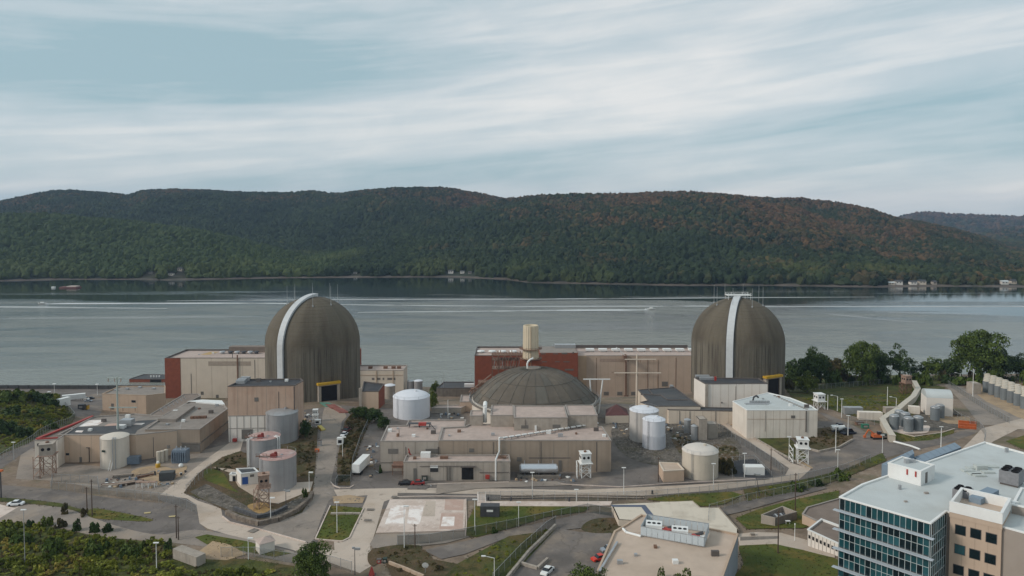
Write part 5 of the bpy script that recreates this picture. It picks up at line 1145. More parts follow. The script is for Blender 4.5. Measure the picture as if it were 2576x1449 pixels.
# horizontal cylinder on saddles
p = G(1355, 1203); Z = WY(1355,1178,p.y+1.5).z
HTK = thing('horizontal_tank', 'shiny silver horizontal cylinder tank on saddles beside the front annex', 'tank', tuple(p))
xa, xb = WY(1307,1178,p.y+1.5).x, WY(1403,1178,p.y+1.5).x; b = MB(); yy = p.y+1.5; rr = 1.55
for (x0, x1, r0, r1) in [(xa,xa+.5,rr*.75,rr),(xa+.5,xb-.5,rr,rr),(xb-.5,xb,rr,rr*.75)]: b.tube((x0,yy,Z),(x1,yy,Z),r0,20,r1)
b.build('barrel', shiny, HTK, smooth=True)
for x_ in (xa+1.6, (xa+xb)/2, xb-1.6):
    b = MB(); b.box(x_-.3, x_+.3, yy-1.2, yy+1.2, p.z-.5, Z-1.0); b.build('saddle', darksteel, HTK)
    b = MB(); b.tube((x_,yy,Z+1.4),(x_,yy,Z+2.6),.12,6); b.build('vent_pipe', steel, HTK)
b = MB(); b.box(xa-.8, xb+.8, yy-2, yy+2, p.z-.4, p.z+.9); b.build('bund', darkconc, HTK)

# ------------------------------------------------------------------ chimney and rusty framework
cz0 = 12.; CY_ = 392.; cxx = WY(1335,870,CY_).x; ztc = WY(1335,818,CY_).z
CH = thing('chimney', 'short thick cream chimney rising above the brick hall behind the flat dome', 'chimney', (cxx, CY_, cz0))
b = MB(); n = 24; rt, rb = 18.6/FOC*CY_, 21.5/FOC*CY_
b.lathe(cxx, CY_, [(rb, cz0), (rt, ztc), (rt-.45, ztc), (rt-.45, ztc-3), (0, ztc-3)], n); b.build('stack', fluted, CH, smooth=True)
for k in range(9):
    a = -math.pi+math.pi*(k+.5)/9; b = MB(); b.beam((cxx+(rb+.05)*math.cos(a), CY_+(rb+.05)*math.sin(a), cz0), (cxx+(rt+.05)*math.cos(a), CY_+(rt+.05)*math.sin(a), ztc-.2), .35 if k != 4 else .8, .25); b.build('stiffener', fluted if k != 4 else timber, CH)
for zpx, nm in ((877,'platform'),(901,'platform')):
    z_ = WY(1335,zpx,CY_).z; b = MB(); b.lathe(cxx, CY_, [(rb-.6, z_), (rb+1.6, z_), (rb+1.6, z_+.15), (rb-.6, z_+.15)], 24)
    for k in range(16): a = 2*math.pi*k/16; b.beam((cxx+(rb+1.5)*math.cos(a), CY_+(rb+1.5)*math.sin(a), z_), (cxx+(rb+1.5)*math.cos(a), CY_+(rb+1.5)*math.sin(a), z_+1.1), .08)
    b.lathe(cxx, CY_, [(rb+1.5, z_+1.05), (rb+1.55, z_+1.15), (rb+1.45, z_+1.15)], 24); b.build(nm, rust, CH)
b = MB(); z_ = WY(1335,903,CY_).z; b.box(cxx-6, cxx+6, CY_-4.5, CY_+6, cz0, z_); b.build('brick_base', brick, CH)
FR = thing('rusty_steelwork', 'rusty open steel framework with ducts left of the chimney', 'framework', (WY(1275,900,400).x, 400, 14.))
fx0, fx1 = WY(1238,900,400).x, WY(1316,900,400).x; zt_ = WY(1275,892,400).z; zm_ = WY(1275,926,400).z
for i in range(6):
    for y_ in (398., 406.):
        x_ = fx0+(fx1-fx0)*i/5; b = MB(); b.beam((x_,y_,10),(x_,y_,zt_),.4); b.build('column', rust, FR)
for z_ in (zt_, (zt_+zm_)/2+1, zm_, zm_-6):
    b = MB(); b.box(fx0-.3, fx1+.3, 397.8, 406.2, z_-.25, z_); 
    b.beam((fx0,397.8,z_+1.1),(fx1,397.8,z_+1.1),.09); b.build('deck', rust if z_ > zm_ else rustlight, FR)
for i in range(5):
    x0 = fx0+(fx1-fx0)*i/5; x1 = fx0+(fx1-fx0)*(i+1)/5; b = MB(); b.beam((x0,397.7,zm_),(x1,397.7,zt_),.2); b.beam((x1,397.7,zm_),(x0,397.7,zt_),.2); b.build('brace', rustlight, FR)
for i in range(11):
    x_ = fx0+1+(fx1-fx0-2)*i/10; z_ = (zt_+zm_)/2; b = MB(); b.tube((x_,398.4,zm_+.3),(x_+.5,398.4,z_+1.2+.6*((i*7)%3)),.34,6); b.build('vent_duct', rustlight if i % 3 else steel, FR)
for i in range(12):
    x_ = fx0+(fx1-fx0)*i/11; b = MB(); b.tube((x_,401,zt_),(x_,401,zt_+.8+.5*((i*5)%4)),.3,6); b.build('stub_vent', rustlight, FR)
b = MB(); b.box(fx0-8, fx0, 399, 406, 8, zm_-8); b.box(fx0-12, fx1, 396, 400, 8, zm_-11); b.build('duct_casing', rust, FR)
b = MB(); b.beam((fx0-13,397,zm_-13),(fx0-.5,397,zm_-3),.7,.5); b.build('stair', rustlight, FR)

# ------------------------------------------------------------------ poles with crossarms
def tpole(label, px, ytop, ybase, r, arms, mat=steel, zb=None, name='transmission_pole', Y=None, taper=.6):
    f = (G(px, ybase) if zb is None else W(px, ybase, zb)) if Y is None else WY(px, ybase, Y)
    zt = WY(px, ytop, f.y).z; T = thing(name, label, 'pole', tuple(f)); b = MB(); b.tube((f.x,f.y,f.z-1),(f.x,f.y,zt), r, 8, r*taper); b.build('mast', mat, T, smooth=True)
    for (xa, xb, yy) in arms:
        a = WY(xa,yy,f.y-.1); c = WY(xb,yy,f.y-.1); b = MB(); b.beam(a, Vector((c.x,c.y,a.z)), r*.8); b.build('crossarm', mat, T)
        for q in (.06, .5, .94):
            if abs(xb-xa) > 25: p = a.lerp(Vector((c.x,c.y,a.z)), q); b = MB(); b.tube(p, p-Vector((0,0,1.4)), .13, 6); b.build('insulator', rustlight, T)
    return T
tpole('tall pale steel pole with two crossarms rising from the roof of the long tan building', 297, 948, 1080, .42, [(270,306,951),(274,344,1025)], zb=LB.rz, mat=pm('pale_green_steel', (.36,.40,.37), .08, 1))
tpole('tall pale steel mast with two crossarms behind the pair of white tanks', 1601, 891, 1030, .45, [(1572,1650,904),(1545,1663,938)], zb=31., mat=cream)
TF = thing('twin_mast_frame', 'white T-shaped twin mast at the right rim of the flat dome', 'mast', tuple(W(1500,1018,31)))
f = W(1500,1030,32.)
for (xt, yt, xb, yb, xa, xc) in [(1484,955,1488,1000,1467,1504),(1516,956,1505,1028,1505,1535)]:
    b = MB(); t_ = WY(xt,yt,f.y); bo = WY(xb,yb,f.y); b.tube(bo-Vector((0,0,3)), t_, .35, 8, .28); b.build('mast', white, TF)
    b = MB(); a = WY(xa,954,f.y); c = WY(xc,954,f.y); b.beam(a, c, .42); b.build('crossbar', white, TF)
p = WY(1573,896,430.); q = WY(1550,873,430.)
b = MB(); AT = thing('lattice_boom', 'white lattice boom leaning over the roof of the beige turbine hall', 'boom', tuple(W(1573,893,zt2)))
b.beam(p, q, .35); 
for k in range(8):
    m = p.lerp(q, k/8); b.beam(m+Vector((0,0,.5)), p.lerp(q,(k+1)/8)-Vector((0,0,.5)), .15)
b.build('boom', white, AT); b = MB(); b.box(p.x-1,p.x+1,p.y-1,p.y+4,zt2-1,p.z+.5); b.build('bracket', rust, AT)
tpole('thin radio mast on the roof of the riverside shed', 1115, 935, 976, .12, [], zb=M2.rz, name='radio_mast')
tpole('steel vent mast on the panelled tower block roof', 640, 940, 955, .1, [], zb=PB.rz, name='radio_mast') if False else None

# wooden utility poles
for (lab, px, yt, yb) in [('left wooden pole of the pair beside the grass triangle', 219, 1225, 1287),('right, taller wooden pole of the pair beside the grass triangle', 232, 1206, 1300),
    ('taller wooden pole of the pair at the road bend by the scrub', 444, 1270, 1354),('shorter wooden pole of the pair at the road bend by the scrub', 449, 1298, 1358),
    ('dark wooden pole on the verge right of the white pad', 1044, 1318, 1378),('tall wooden pole beside the walled enclosure on the lawn', 2000, 1190, 1302),('wooden pole at the foot of the lawn in front of the walled enclosure', 1957, 1284, 1393),
    ('thin dark pole beside the ramp road right of the squat tank', 1939, 1128, 1196),('wooden pole at the dark corner of the beige box building', 1656, 1150, 1214), ('dark wooden pole at the far right among the hillside trees', 2469, 930, 962)]:
    f = G(px, yb); zt_ = WY(px, yt, f.y).z; T = thing('utility_pole', lab, 'utility pole', tuple(f)); b = MB(); b.tube((f.x,f.y,f.z-.5),(f.x,f.y,zt_),.17,7,.11); b.build('shaft', wood, T)
    b = MB(); b.beam((f.x-.5,f.y,zt_-.5),(f.x+.5,f.y,zt_-.5),.12); b.build('crossarm', wood, T)

# ------------------------------------------------------------------ lamp posts
LAMPS = [ # px, ytop, ybase, head type, label
 (63,1283,1419,'n','tall pale floodlight post rising out of the scrub at the lower left'),(394,1366,1434,'n','lamp post left of the grey container in the scrub'),
 (137,966,994,'d','lamp post with a white disc head in front of the far left car park'),(245,967,994,'d','lamp post at the right corner of the far left car park'),(124,986,1000,'d','short lamp post beside the hillside trees at the far left'),
 (35,1113,1157,'t','lamp post on the slope road left of the white end building'),(778,1189,1238,'r','lamp post beside the uphill road right of the front rusty tank'),
 (681,1253,1310,'r','lamp post on the wall at the tip of the tank island'),(719.5,1232,1276,'k','black twin-headed lamp post on the gravel slope below the front tank'),
 (625,1355,1407,'r','lamp post left of the white booth by the lower road'),(848,1264,1341,'t','lamp post standing in the green lawn strip by the road junction'),
 (893,1377,1446,'k','dark camera post at the bottom road junction'),(1017,1274,1379,'r','thin lamp post in front of the white coated pad'),(1194.5,1257,1336,'t','lamp post at the right edge of the white coated pad'),
 (1304.7,1264,1324,'t','lamp post on the lawn right of the black container'),(1339,1189,1254,'t','lamp post in front of the horizontal silver tank'),(1243.5,1404,1470,'a','street lamp with an arm at the bottom edge beside the rough slope'),
 (1450,1232,1262,'t','short lamp post on the pale footpath'),(1569,1177,1244,'t','lamp post on the main road below the rocky mound'),(1794.5,1167,1234,'t','lamp post in front of the squat cream tank'),
 (1872.5,1141,1202,'t','lamp post left of the white container cabin'),(1911,1192,1248,'k2','leaning post with a bracket below the white container cabin'),(1984.5,1099,1154,'t','lamp post left of the second white watchtower'),
 (2107,1132,1194,'t','lamp post on the road edge right of the second watchtower'),(2102,1074,1138,'t','lamp post beside the weed bank on the right'),(2133,1046,1096,'t','lamp post beside the parked white equipment'),
 (2219.5,1095,1141,'t','lamp post beside the orange excavator'),(2367,1074,1126,'t','lamp post behind the office building roof'),(2117,1004,1050,'t','lamp post in front of the white container walls'),
 (2082,995,1031,'p','slim pole beside the small hillside watchtower'),(2106.5,997,1034,'a','street lamp with an arm on the hillside right of the small watchtower'),(2232,975,1021,'p','slim pole on the rough slope above the container walls'),
 (2254.5,1001,1026,'a','street lamp with an arm left of the white arched shed'),(2415,940,966,'a','street lamp with an arm by the top of the hill road'),(2447,930,1058-60,'p','slim pole at the left end of the cask rows'),
 (1957+42,1320,1362,'p','short white post on the footpath near the striped low building'),(862,1100,1150,'r','lamp post on the right side of the uphill road'),(1127,1008,1052,'p','slim pole in the yard behind the central left wing')]
heads = {}
for (px, yt, yb, kind, lab) in LAMPS:
    f = G(px, yb); zt_ = WY(px, yt, f.y).z; T = thing('lamp_post', lab, 'lamp post', tuple(f), group='lamp posts round the plant')
    dk = kind in ('k','k2'); mt = darksteel if dk else white; b = MB(); th = .085 if f.y < 250 else .12
    top = Vector((f.x, f.y, zt_)); bot = Vector((f.x, f.y, f.z-.3))
    if kind == 'k2': top.x -= 1.2
    b.tube(bot, top, th*1.35, 7, th*.8); b.build('post', mt if px > 100 else steel, T)
    b = MB()
    if kind in ('n','t'): b.box(top.x-.65, top.x+.65, top.y-.2, top.y+.2, zt_-.03, zt_+.16)
    elif kind == 'd': b.lathe(top.x, top.y, [(1.0, zt_), (1.0, zt_+.2), (0, zt_+.4)], 10)
    elif kind == 'r': b.box(top.x-.1, top.x+1.2, top.y-.25, top.y+.25, zt_-.05, zt_+.22)
    elif kind in ('k','k2'): b.box(top.x-.1, top.x+1.3, top.y-.2, top.y+.2, zt_-.6, zt_-.1); b.box(top.x-.6, top.x-.1, top.y-.2, top.y+.2, zt_-.3, zt_+.1)
    elif kind == 'a': b.beam(top, top+Vector((-2.2,0,.5)), .1); b.box(top.x-3.0, top.x-2.0, top.y-.2, top.y+.2, zt_+.4, zt_+.6)
    else: b.lathe(top.x, top.y, [(.16, zt_), (.16, zt_+.3), (0, zt_+.35)], 6)
    b.build('lamp_head', steel if dk else white, T)
f = G(3,1253); T = thing('lamp_post', 'dark post with an orange top at the left edge of the photo', 'lamp post', tuple(f), group='lamp posts round the plant'); zt_ = WY(3,1186,f.y).z
b = MB(); b.tube((f.x,f.y,f.z-.3),(f.x,f.y,zt_),.22,8,.18); b.build('post', darksteel, T); b = MB(); b.box(f.x-.7,f.x+.7,f.y-.4,f.y+.4,zt_,zt_+.5); b.build('lamp_head', orange, T)

# ------------------------------------------------------------------ guard towers
def guard(label, px, ytop, ycab, ybase, wpx, cab=white, leg=white, rz=.15, stair=True, head=True):
    f = G(px, ybase); Y = f.y; zt_ = WY(px, ytop, Y).z; zc_ = WY(px, ycab, Y).z; w = wpx/FOC*Y/2
    T = thing('guard_tower', label, 'watchtower', tuple(f)); ca, sa = math.cos(rz), math.sin(rz); U = Vector((ca,sa,0)); V2 = Vector((-sa,ca,0)); c0 = Vector((f.x, f.y+w, 0))
    cabm = MB(); cabm.obox(c0, U, w, V2, w, zc_, zt_-.25); cb = cabm.build('cabin', cab, T)
    b = MB(); b.obox(c0, U, w*1.12, V2, w*1.12, zt_-.25, zt_); b.build('cabin_roof', cab, T)
    for sx in (-.45, .45):         # two round dark ports per face
        for (d, e_) in ((V2, U), (U, V2)):
            cc = c0 - d*(w+.04) + e_*(w*sx); m = MB(); cc.z = zc_+(zt_-zc_)*.55; m.tube(cc-d*.04, cc+d*.1, w*.27, 10); m.build('gun_port', black, cb)
    if head: b = MB(); b.lathe(c0.x, c0.y, [(w*.3, zt_), (w*.3, zt_+.4), (0, zt_+.6)], 8); b.build('roof_dome', rust, T)
    zb_ = f.z-.4; ll = w*.95; H_ = zc_-zb_; nb = max(1, int(round(H_/(2*w))))
    pts = [c0+U*(ll*a)+V2*(ll*c) for a, c in ((-1,-1),(1,-1),(1,1),(-1,1))]
    for p in pts: m = MB(); m.beam((p.x,p.y,zb_),(p.x,p.y,zc_),.22); m.build('leg', leg, T)
    for i in range(4):
        p, q = pts[i], pts[(i+1)%4]; m = MB()
        for k in range(nb):
            z0 = zb_+.4+(H_-.4)*k/nb; z1 = zb_+.4+(H_-.4)*(k+1)/nb
            m.beam((p.x,p.y,z0),(q.x,q.y,z1),.13); m.beam((q.x,q.y,z0),(p.x,p.y,z1),.13); m.beam((p.x,p.y,z1),(q.x,q.y,z1),.15)
        m.build('cross_bracing', leg, T)
    m = MB(); m.obox(c0, U, w*1.35, V2, w*1.35, zc_-.15, zc_-.02); m.build('platform', leg, T)
    if stair:
        m = MB(); a = c0+U*(-w*1.9)+V2*(-w); 
        m.beam((a.x,a.y,zb_),(a.x,a.y,zc_),.15); m.beam((a.x,a.y+w*2,zb_),(a.x,a.y+w*2,zc_),.15)
        for k in range(6):
            z = zb_+H_*k/6; s_ = (k%2)*2-1; m.beam((a.x, a.y+w-w*s_, z),(a.x, a.y+w+w*s_, z+H_/6),.3,.1)
        m.build('stair', leg, T)
    return T
guard('white watchtower on a braced frame against the right end of the brown main block', 1473, 1141, 1166, 1203, 25)
guard('white watchtower standing on the concrete beside the ramp road at the right', 2023, 1106, 1128, 1168, 26, rz=-.2)
guard('small white watchtower on stilts on the rough hillside at the right', 2065, 992, 1010, 1030, 20, stair=False, head=False)
guard('brown watchtower on the hill by the top of the covered walkway', 2284, 946, 965, 992, 17, cab=rustlight, leg=rust, head=False)
guard('derelict brown wooden tower beside the left end of the long tan building', 112, 1118, 1147, 1203, 30, cab=concrete, leg=rustlight, rz=.3)
guard('derelict pinkish lattice tower in front of the front rusty tank', 660, 1196, 1228, 1281, 26, cab=rustlight, leg=rustlight, rz=.35)
guard('small white gate tower on the uphill road below the left dome', 792, 1031, 1044, 1062, 12, stair=False, head=False)

# ------------------------------------------------------------------ trucks, cars, machines
def carproto(name, label, col_, L_=4.5, w=1.8, h=1.45, cat='car', group=None):
    T = thing(name, label, cat, (0,0,0), group=group); b = MB()
    sec = [(-L_/2,.35,.55),(-L_/2+.15,.3,.85),(-L_*.28,.28,.92),(-L_*.16,.28,.95),(L_*.20,.28,.95),(L_*.38,.28,.9),(L_/2-.12,.3,.8),(L_/2,.35,.55)]
    V_ = []
    for (x, z0, z1) in sec:
        tw = w/2*(.93 if abs(x) > L_*.45 else 1.)
        V_ += [(x,-tw,z0),(x,-tw,z1-.1),(x,-tw*.9,z1),(x,tw*.9,z1),(x,tw,z1-.1),(x,tw,z0)]
    F_ = []
    for k in range(len(sec)-1):
        for i in range(6): F_.append((k*6+i, k*6+(i+1)%6, (k+1)*6+(i+1)%6, (k+1)*6+i))
    F_ += [(5,4,3,2,1,0), tuple(42+i for i in range(6))]
    b.add(V_, F_); b.build('body', col_, T, smooth=True)
    b = MB(); V_ = []
    for (x, z, k_) in [(-L_*.27,.9,.9),(-L_*.14,h,.76),(L_*.16,h,.76),(L_*.33,.9,.88)]: V_ += [(x,-w/2*k_,z),(x,w/2*k_,z)]
    b.add(V_, [(0,1,3,2),(2,3,5,4),(4,5,7,6),(0,2,4,6),(1,7,5,3)]); b.build('window', darkpane, T)
    b = MB(); b.box(-L_*.13, L_*.15, -w*.37, w*.37, h-.02, h+.04); b.build('roof_panel', col_, T)
    for sx in (-L_*.31, L_*.31):
        for sy in (-w/2+.08, w/2-.08): b = MB(); b.tube((sx,sy-.12,.32),(sx,sy+.12,.32),.33,12); b.build('wheel', rubber, T)
    return T
def place(T, px, py, rz, label=None, **k):
    p = G(px, py); T.location = p; T.rotation_euler = (0,0,rz)
    if label: T['label'] = label
    return T
carred = carproto('parked_car', 'red car parked nose-in beside the tan-roofed building', pm('car_red', (.55,.04,.02), .05, 1, rough=.3)); place(carred, 1509, 1409, .45)
c = carproto('parked_car', 'silver car parked just behind the red car', pm('car_silver', (.35,.38,.42), .05, 1, rough=.3, metal=.5)); place(c, 1532, 1386, .35)
c = carproto('parked_car', 'white car parked at the low L-shaped wall in the lower car park', pm('car_white', (.75,.75,.73), .03, 1, rough=.3)); place(c, 1377, 1441, 1.05)
c = carproto('parked_car', 'small red car at the left corner of the front annex', pm('car_dull_red', (.28,.03,.03), .05, 1, rough=.4)); place(c, 1051, 1219, .1)
c = carproto('parked_car', 'dark car parked left of the small red car at the annex', pm('car_black', (.02,.02,.025), .05, 1, rough=.3)); place(c, 1020, 1219, .05)
c = carproto('parked_car', 'white car alone on the lower left forecourt', pm('car_white2', (.75,.76,.77), .03, 1, rough=.3)); place(c, 40, 1271, .15)
c = carproto('parked_pickup', 'dark car on the uphill road below the left dome', pm('car_dark_red', (.12,.02,.02), .05, 1, rough=.3), L_=5.2, w=2., h=1.7); place(c, 872, 1086, 1.4)
c = carproto('parked_car', 'white car just below the dark car on the uphill road', pm('car_white3', (.75,.76,.77), .03, 1, rough=.3)); place(c, 866, 1096, 1.4)
for i, (px, py, lab, mm) in enumerate([(215,1005,'white car left in the far left car park','car_white'),(228,1004,'dark car right in the far left car park','car_black'),(222,1011,'silver car nearest in the far left car park','car_silver')]):
    c = carproto('parked_car', lab, MATS[mm]); place(c, px, py, .1*i)
# box trailers
def boxtrailer(name, label, px, py, L_, w, h, rz, mat=white, wheels=True):
    T = thing(name, label, 'trailer', (0,0,0)); lift = 1.1 if wheels else .15
    b = MB(); b.box(-L_/2, L_/2, -w/2, w/2, lift, lift+h); b.build('cargo_box', mat, T)
    for k in range(int(L_/1.2)+1):
        x_ = -L_/2+.1+k*(L_-.2)/int(L_/1.2)
        for s_ in (-1, 1): b = MB(); b.box(x_-.04, x_+.04, s_*(w/2)-.03, s_*(w/2)+.03, lift+.05, lift+h-.02); b.build('side_rib', mat, T)
    if wheels:
        for x_ in (-L_/2+1.4, -L_/2+2.6):
            for sy in (-w/2+.2, w/2-.2): b = MB(); b.tube((x_,sy-.2,.5),(x_,sy+.2,.5),.5,12); b.build('wheel', rubber, T)
        b = MB(); b.box(-L_/2+.3, L_/2-.5, -w*.3, w*.3, .8, 1.1); b.build('chassis', darksteel, T)
        for sy in (-w*.3, w*.3): b = MB(); b.beam((L_/2-2.5,sy,-.05),(L_/2-2.5,sy,1.),.16); b.build('landing_leg', darksteel, T)
    b = MB(); b.box(-L_/2-.04, -L_/2, -w/2+.15, w/2-.15, lift+.1, lift+h-.1); b.build('rear_door', mat, T)
    return place(T, px, py, rz)
boxtrailer('truck_trailer', 'long white box trailer parked beside the brown embankment', 909, 1184, 10.5, 2.5, 2.8, 1.44)
boxtrailer('truck_trailer', 'white box trailer in the far left car park', 186, 1008, 12., 2.6, 2.8, .5)
boxtrailer('storage_container', 'upright white container at the edge of the far left car park', 160, 1022, 6., 2.5, 4.2, 1.2, wheels=False)
boxtrailer('storage_container', 'long grey container lying in the scrub at the bottom left', 476, 1412, 9.2, 2.6, 2.5, -.52, mat=concrete, wheels=False)
boxtrailer('site_cabin', 'white cabin in the dark gravel pit right of the squat tank', 1896, 1192, 6.2, 3.2, 2.6, -.05, wheels=False)
boxtrailer('storage_container', 'black container with white lettering on the lawn right of the white pad', 1233, 1297, 5.4, 2.6, 3.0, -.03, mat=darksteel, wheels=False)
p = G(1233,1297); b = MB(); T = bpy.data.objects[[o.name for o in bpy.data.objects if o.get('label','').startswith('black container')][0]]
b.box(-.9,.9,-1.34,-1.31,1.6,2.2); b.build('white_mark', white, T)
boxtrailer('storage_container', 'long pale container wall nearest the covered walkway', 2242, 1040, 6., 2.5, 2.6, .0, mat=concrete, wheels=False)
boxtrailer('storage_container', 'grey-white container left of the row on the hillside road', 2145, 1041, 7.6, 2.5, 2.8, -.05, mat=steel, wheels=False)
boxtrailer('storage_container', 'largest white container in front of the hillside row', 2188, 1056, 9.2, 2.5, 3.2, -.1, mat=offwhite, wheels=False)
boxtrailer('storage_container', 'small white container left of the white arched shed', 2299, 1040, 4.2, 2.5, 3., -.4, mat=offwhite, wheels=False)
boxtrailer('generator_box', 'dark metal box with an open lid on the sandy yard at the left', 421, 1207, 4.4, 2.6, 2.6, .2, mat=pm('dark_grey_green_paint', (.07,.075,.075), .1, 1), wheels=False)
boxtrailer('generator_box', 'blue-grey box beside the cream tank at the left', 338, 1166, 4.0, 2.4, 2.4, .2, mat=bluegrey, wheels=False)
# white booth with pyramid roof
f = G(657,1396); BT = thing('white_booth', 'white booth with a low pointed roof by the lower road left of the tree', 'booth', tuple(f)); b = MB()
zt_ = WY(657,1369,f.y).z; c0 = Vector((f.x+.2, f.y+2.4, 0)); ca, sa = math.cos(.62), math.sin(.62); U = Vector((ca,sa,0)); V2 = Vector((-sa,ca,0)); b.obox(c0, U, 1.9, V2, 1.75, f.z-.5, zt_); b.build('wall', whitewall, BT)
b = MB(); P_ = [c0+U*(2.15*a)+V2*(2.0*c_) for a, c_ in ((-1,-1),(1,-1),(1,1),(-1,1))]; b.add([(p.x,p.y,zt_) for p in P_]+[(c0.x,c0.y,zt_+1.)], [(0,1,4),(1,2,4),(2,3,4),(3,0,4),(3,2,1,0)]); b.build('roof', roof_pink, BT)
# transformer and gear on the sand yard
f = G(451,1166); TR = thing('transformer', 'blue-grey transformer with radiators at the end of the brown-walled building', 'transformer', tuple(f)); b = MB(); b.box(f.x-2.6,f.x+2.4,f.y,f.y+3.,f.z,f.z+4.6); b.build('tank', bluegrey, TR)
for k in range(7): b = MB(); b.box(f.x-2.5+k*.75,f.x-2.2+k*.75,f.y-.5,f.y,f.z+.8,f.z+4.); b.build('radiator_fin', bluegrey, TR)
for k in range(3): b = MB(); b.lathe(f.x-1.6+k*1.6,f.y+1.5,[(.3,f.z+4.6),(.22,f.z+5.6),(0,f.z+5.7)],8); b.build('bushing', steel, TR)
for k, (px, yb, yt, lab) in enumerate([(399,1168,1135,'leftmost cream gas cylinder vessel beside the transformer'),(408,1165,1133,'middle cream gas vessel beside the transformer'),(418,1161,1130,'right-hand cream gas vessel nearest the transformer')]):
    tank(lab, px, yb, 10, yt+3, creamtank, None, cone=.25, name='gas_vessel', ladder=False, rails=False)
f = G(395,1178); b = MB(); BW = thing('yellow_pump', 'small yellow pump unit with a white cap on the sandy yard', 'pump', tuple(f)); b.lathe(f.x,f.y+.7,[(.7,f.z-.1),(.8,f.z+1.2),(.5,f.z+1.6)],10); b.build('barrel', yellow, BW); b = MB(); b.lathe(f.x,f.y+.7,[(.52,f.z+1.58),(.4,f.z+2.2),(0,f.z+2.3)],10); b.build('cap', white, BW)
f = G(453,1177); b = MB(); BW = thing('white_vessel', 'small white round vessel on the strip beside the concrete ramp', 'vessel', tuple(f)); b.lathe(f.x,f.y+.6,[(.0,f.z-.1),(.7,f.z+.2),(.8,f.z+.7),(.5,f.z+1.2),(0,f.z+1.35)],10); b.build('shell', white, BW, smooth=True); b = MB(); b.box(f.x-.4,f.x+.4,f.y+.2,f.y+1,f.z-.3,f.z+.1); b.build('foot', darksteel, BW)
# timber stacks and racks on the sandy yard
for k, (px, py, L_, rz, lab) in enumerate([(330,1218,7,.5,'low stack of grey timber left on the sandy yard'),(290,1222,8,.1,'long grey timber stack along the yard fence'),(365,1199,5,.6,'dark tarpaulined stack in the middle of the sandy yard'),(310,1200,6,.25,'timber stack right of the cream tank foot')]):
    p = G(px, py); T = thing('timber_stack', lab, 'timber stack', (0,0,0))
    for q in range(7):
        b = MB(); y_ = (q%4)*.55-.8; z_ = (q//4)*.4; b.box(-L_/2+random.uniform(-.3,.3), L_/2+random.uniform(-.3,.3), y_, y_+.48, z_, z_+.36); b.build('beam', (wood, stone, rust, darkconc)[(q+k)%4], T)
    T.location = p; T.rotation_euler = (0,0,rz)
for k, (px, py) in enumerate([(352,1226),(368,1227),(384,1226)]):
    p = G(px, py); T = thing('trestle_rack', ['left white trestle on the sandy yard','middle white trestle on the sandy yard','right white trestle on the sandy yard'][k], 'rack', (0,0,0))
    for sx in (-.9, .9):
        for sy in (-.6, .6): b = MB(); b.beam((sx,sy,-.1),(sx,sy,1.8),.12); b.build('leg', white, T)
    b = MB(); b.box(-1.1,1.1,-.7,.7,1.75,1.9); b.build('top', rustlight, T); T.location = p
# orange excavator, white equipment, bits of plant
f = G(2206,1104); EX = thing('excavator', 'orange excavator beside the foot of the covered walkway', 'excavator', tuple(f))
for sy in (-.9,.9): b = MB(); b.box(f.x-1.9,f.x+1.9,f.y+sy-.3,f.y+sy+.3,f.z-.05,f.z+.8); b.build('track', rubber, EX)
b = MB(); b.box(f.x-1.8,f.x+1.3,f.y-1.1,f.y+1.1,f.z+.8,f.z+1.9); b.build('body', orange, EX); b = MB(); b.box(f.x-.2,f.x+1.2,f.y-1.1,f.y-.1,f.z+1.9,f.z+3.); b.build('cab', darkpane, EX)
b = MB(); b.beam((f.x-.8,f.y+.4,f.z+1.8),(f.x-3.0,f.y+.4,f.z+3.4),.4); b.beam((f.x-3.0,f.y+.4,f.z+3.4),(f.x-4.3,f.y+.4,f.z+1.2),.35); b.box(f.x-4.8,f.x-4.,f.y,f.y+.8,f.z+.4,f.z+1.2); b.build('boom', orange, EX)
for k, (px, py, lab) in enumerate([(2103,1088,'white concrete mixer drum on the left of the parked equipment'),(2119,1089,'white mixer drum in the middle of the parked equipment')]):
    p = G(px, py); T = thing('mixer_drum', lab, 'drum', tuple(p)); b = MB(); b.tube((p.x-1.4,p.y+.8,p.z+1.6),(p.x+1.2,p.y+.8,p.z+2.2),1.1,12,.7); b.build('drum', white, T, smooth=True); b = MB(); b.box(p.x-1.2,p.x+1.2,p.y+.1,p.y+1.5,p.z-.1,p.z+.8); b.build('frame', darksteel, T)
c = carproto('parked_truck', 'dark truck at the right of the parked equipment', pm('car_navy', (.02,.025,.04), .05, 1, rough=.3), L_=6, w=2.3, h=2.3, cat='truck'); place(c, 2134, 1092, .3)
c = carproto('parked_truck', 'black service truck behind the two mixer drums', MATS['car_black'], L_=6, w=2.3, h=2.4, cat='truck'); place(c, 2112, 1080, .1)
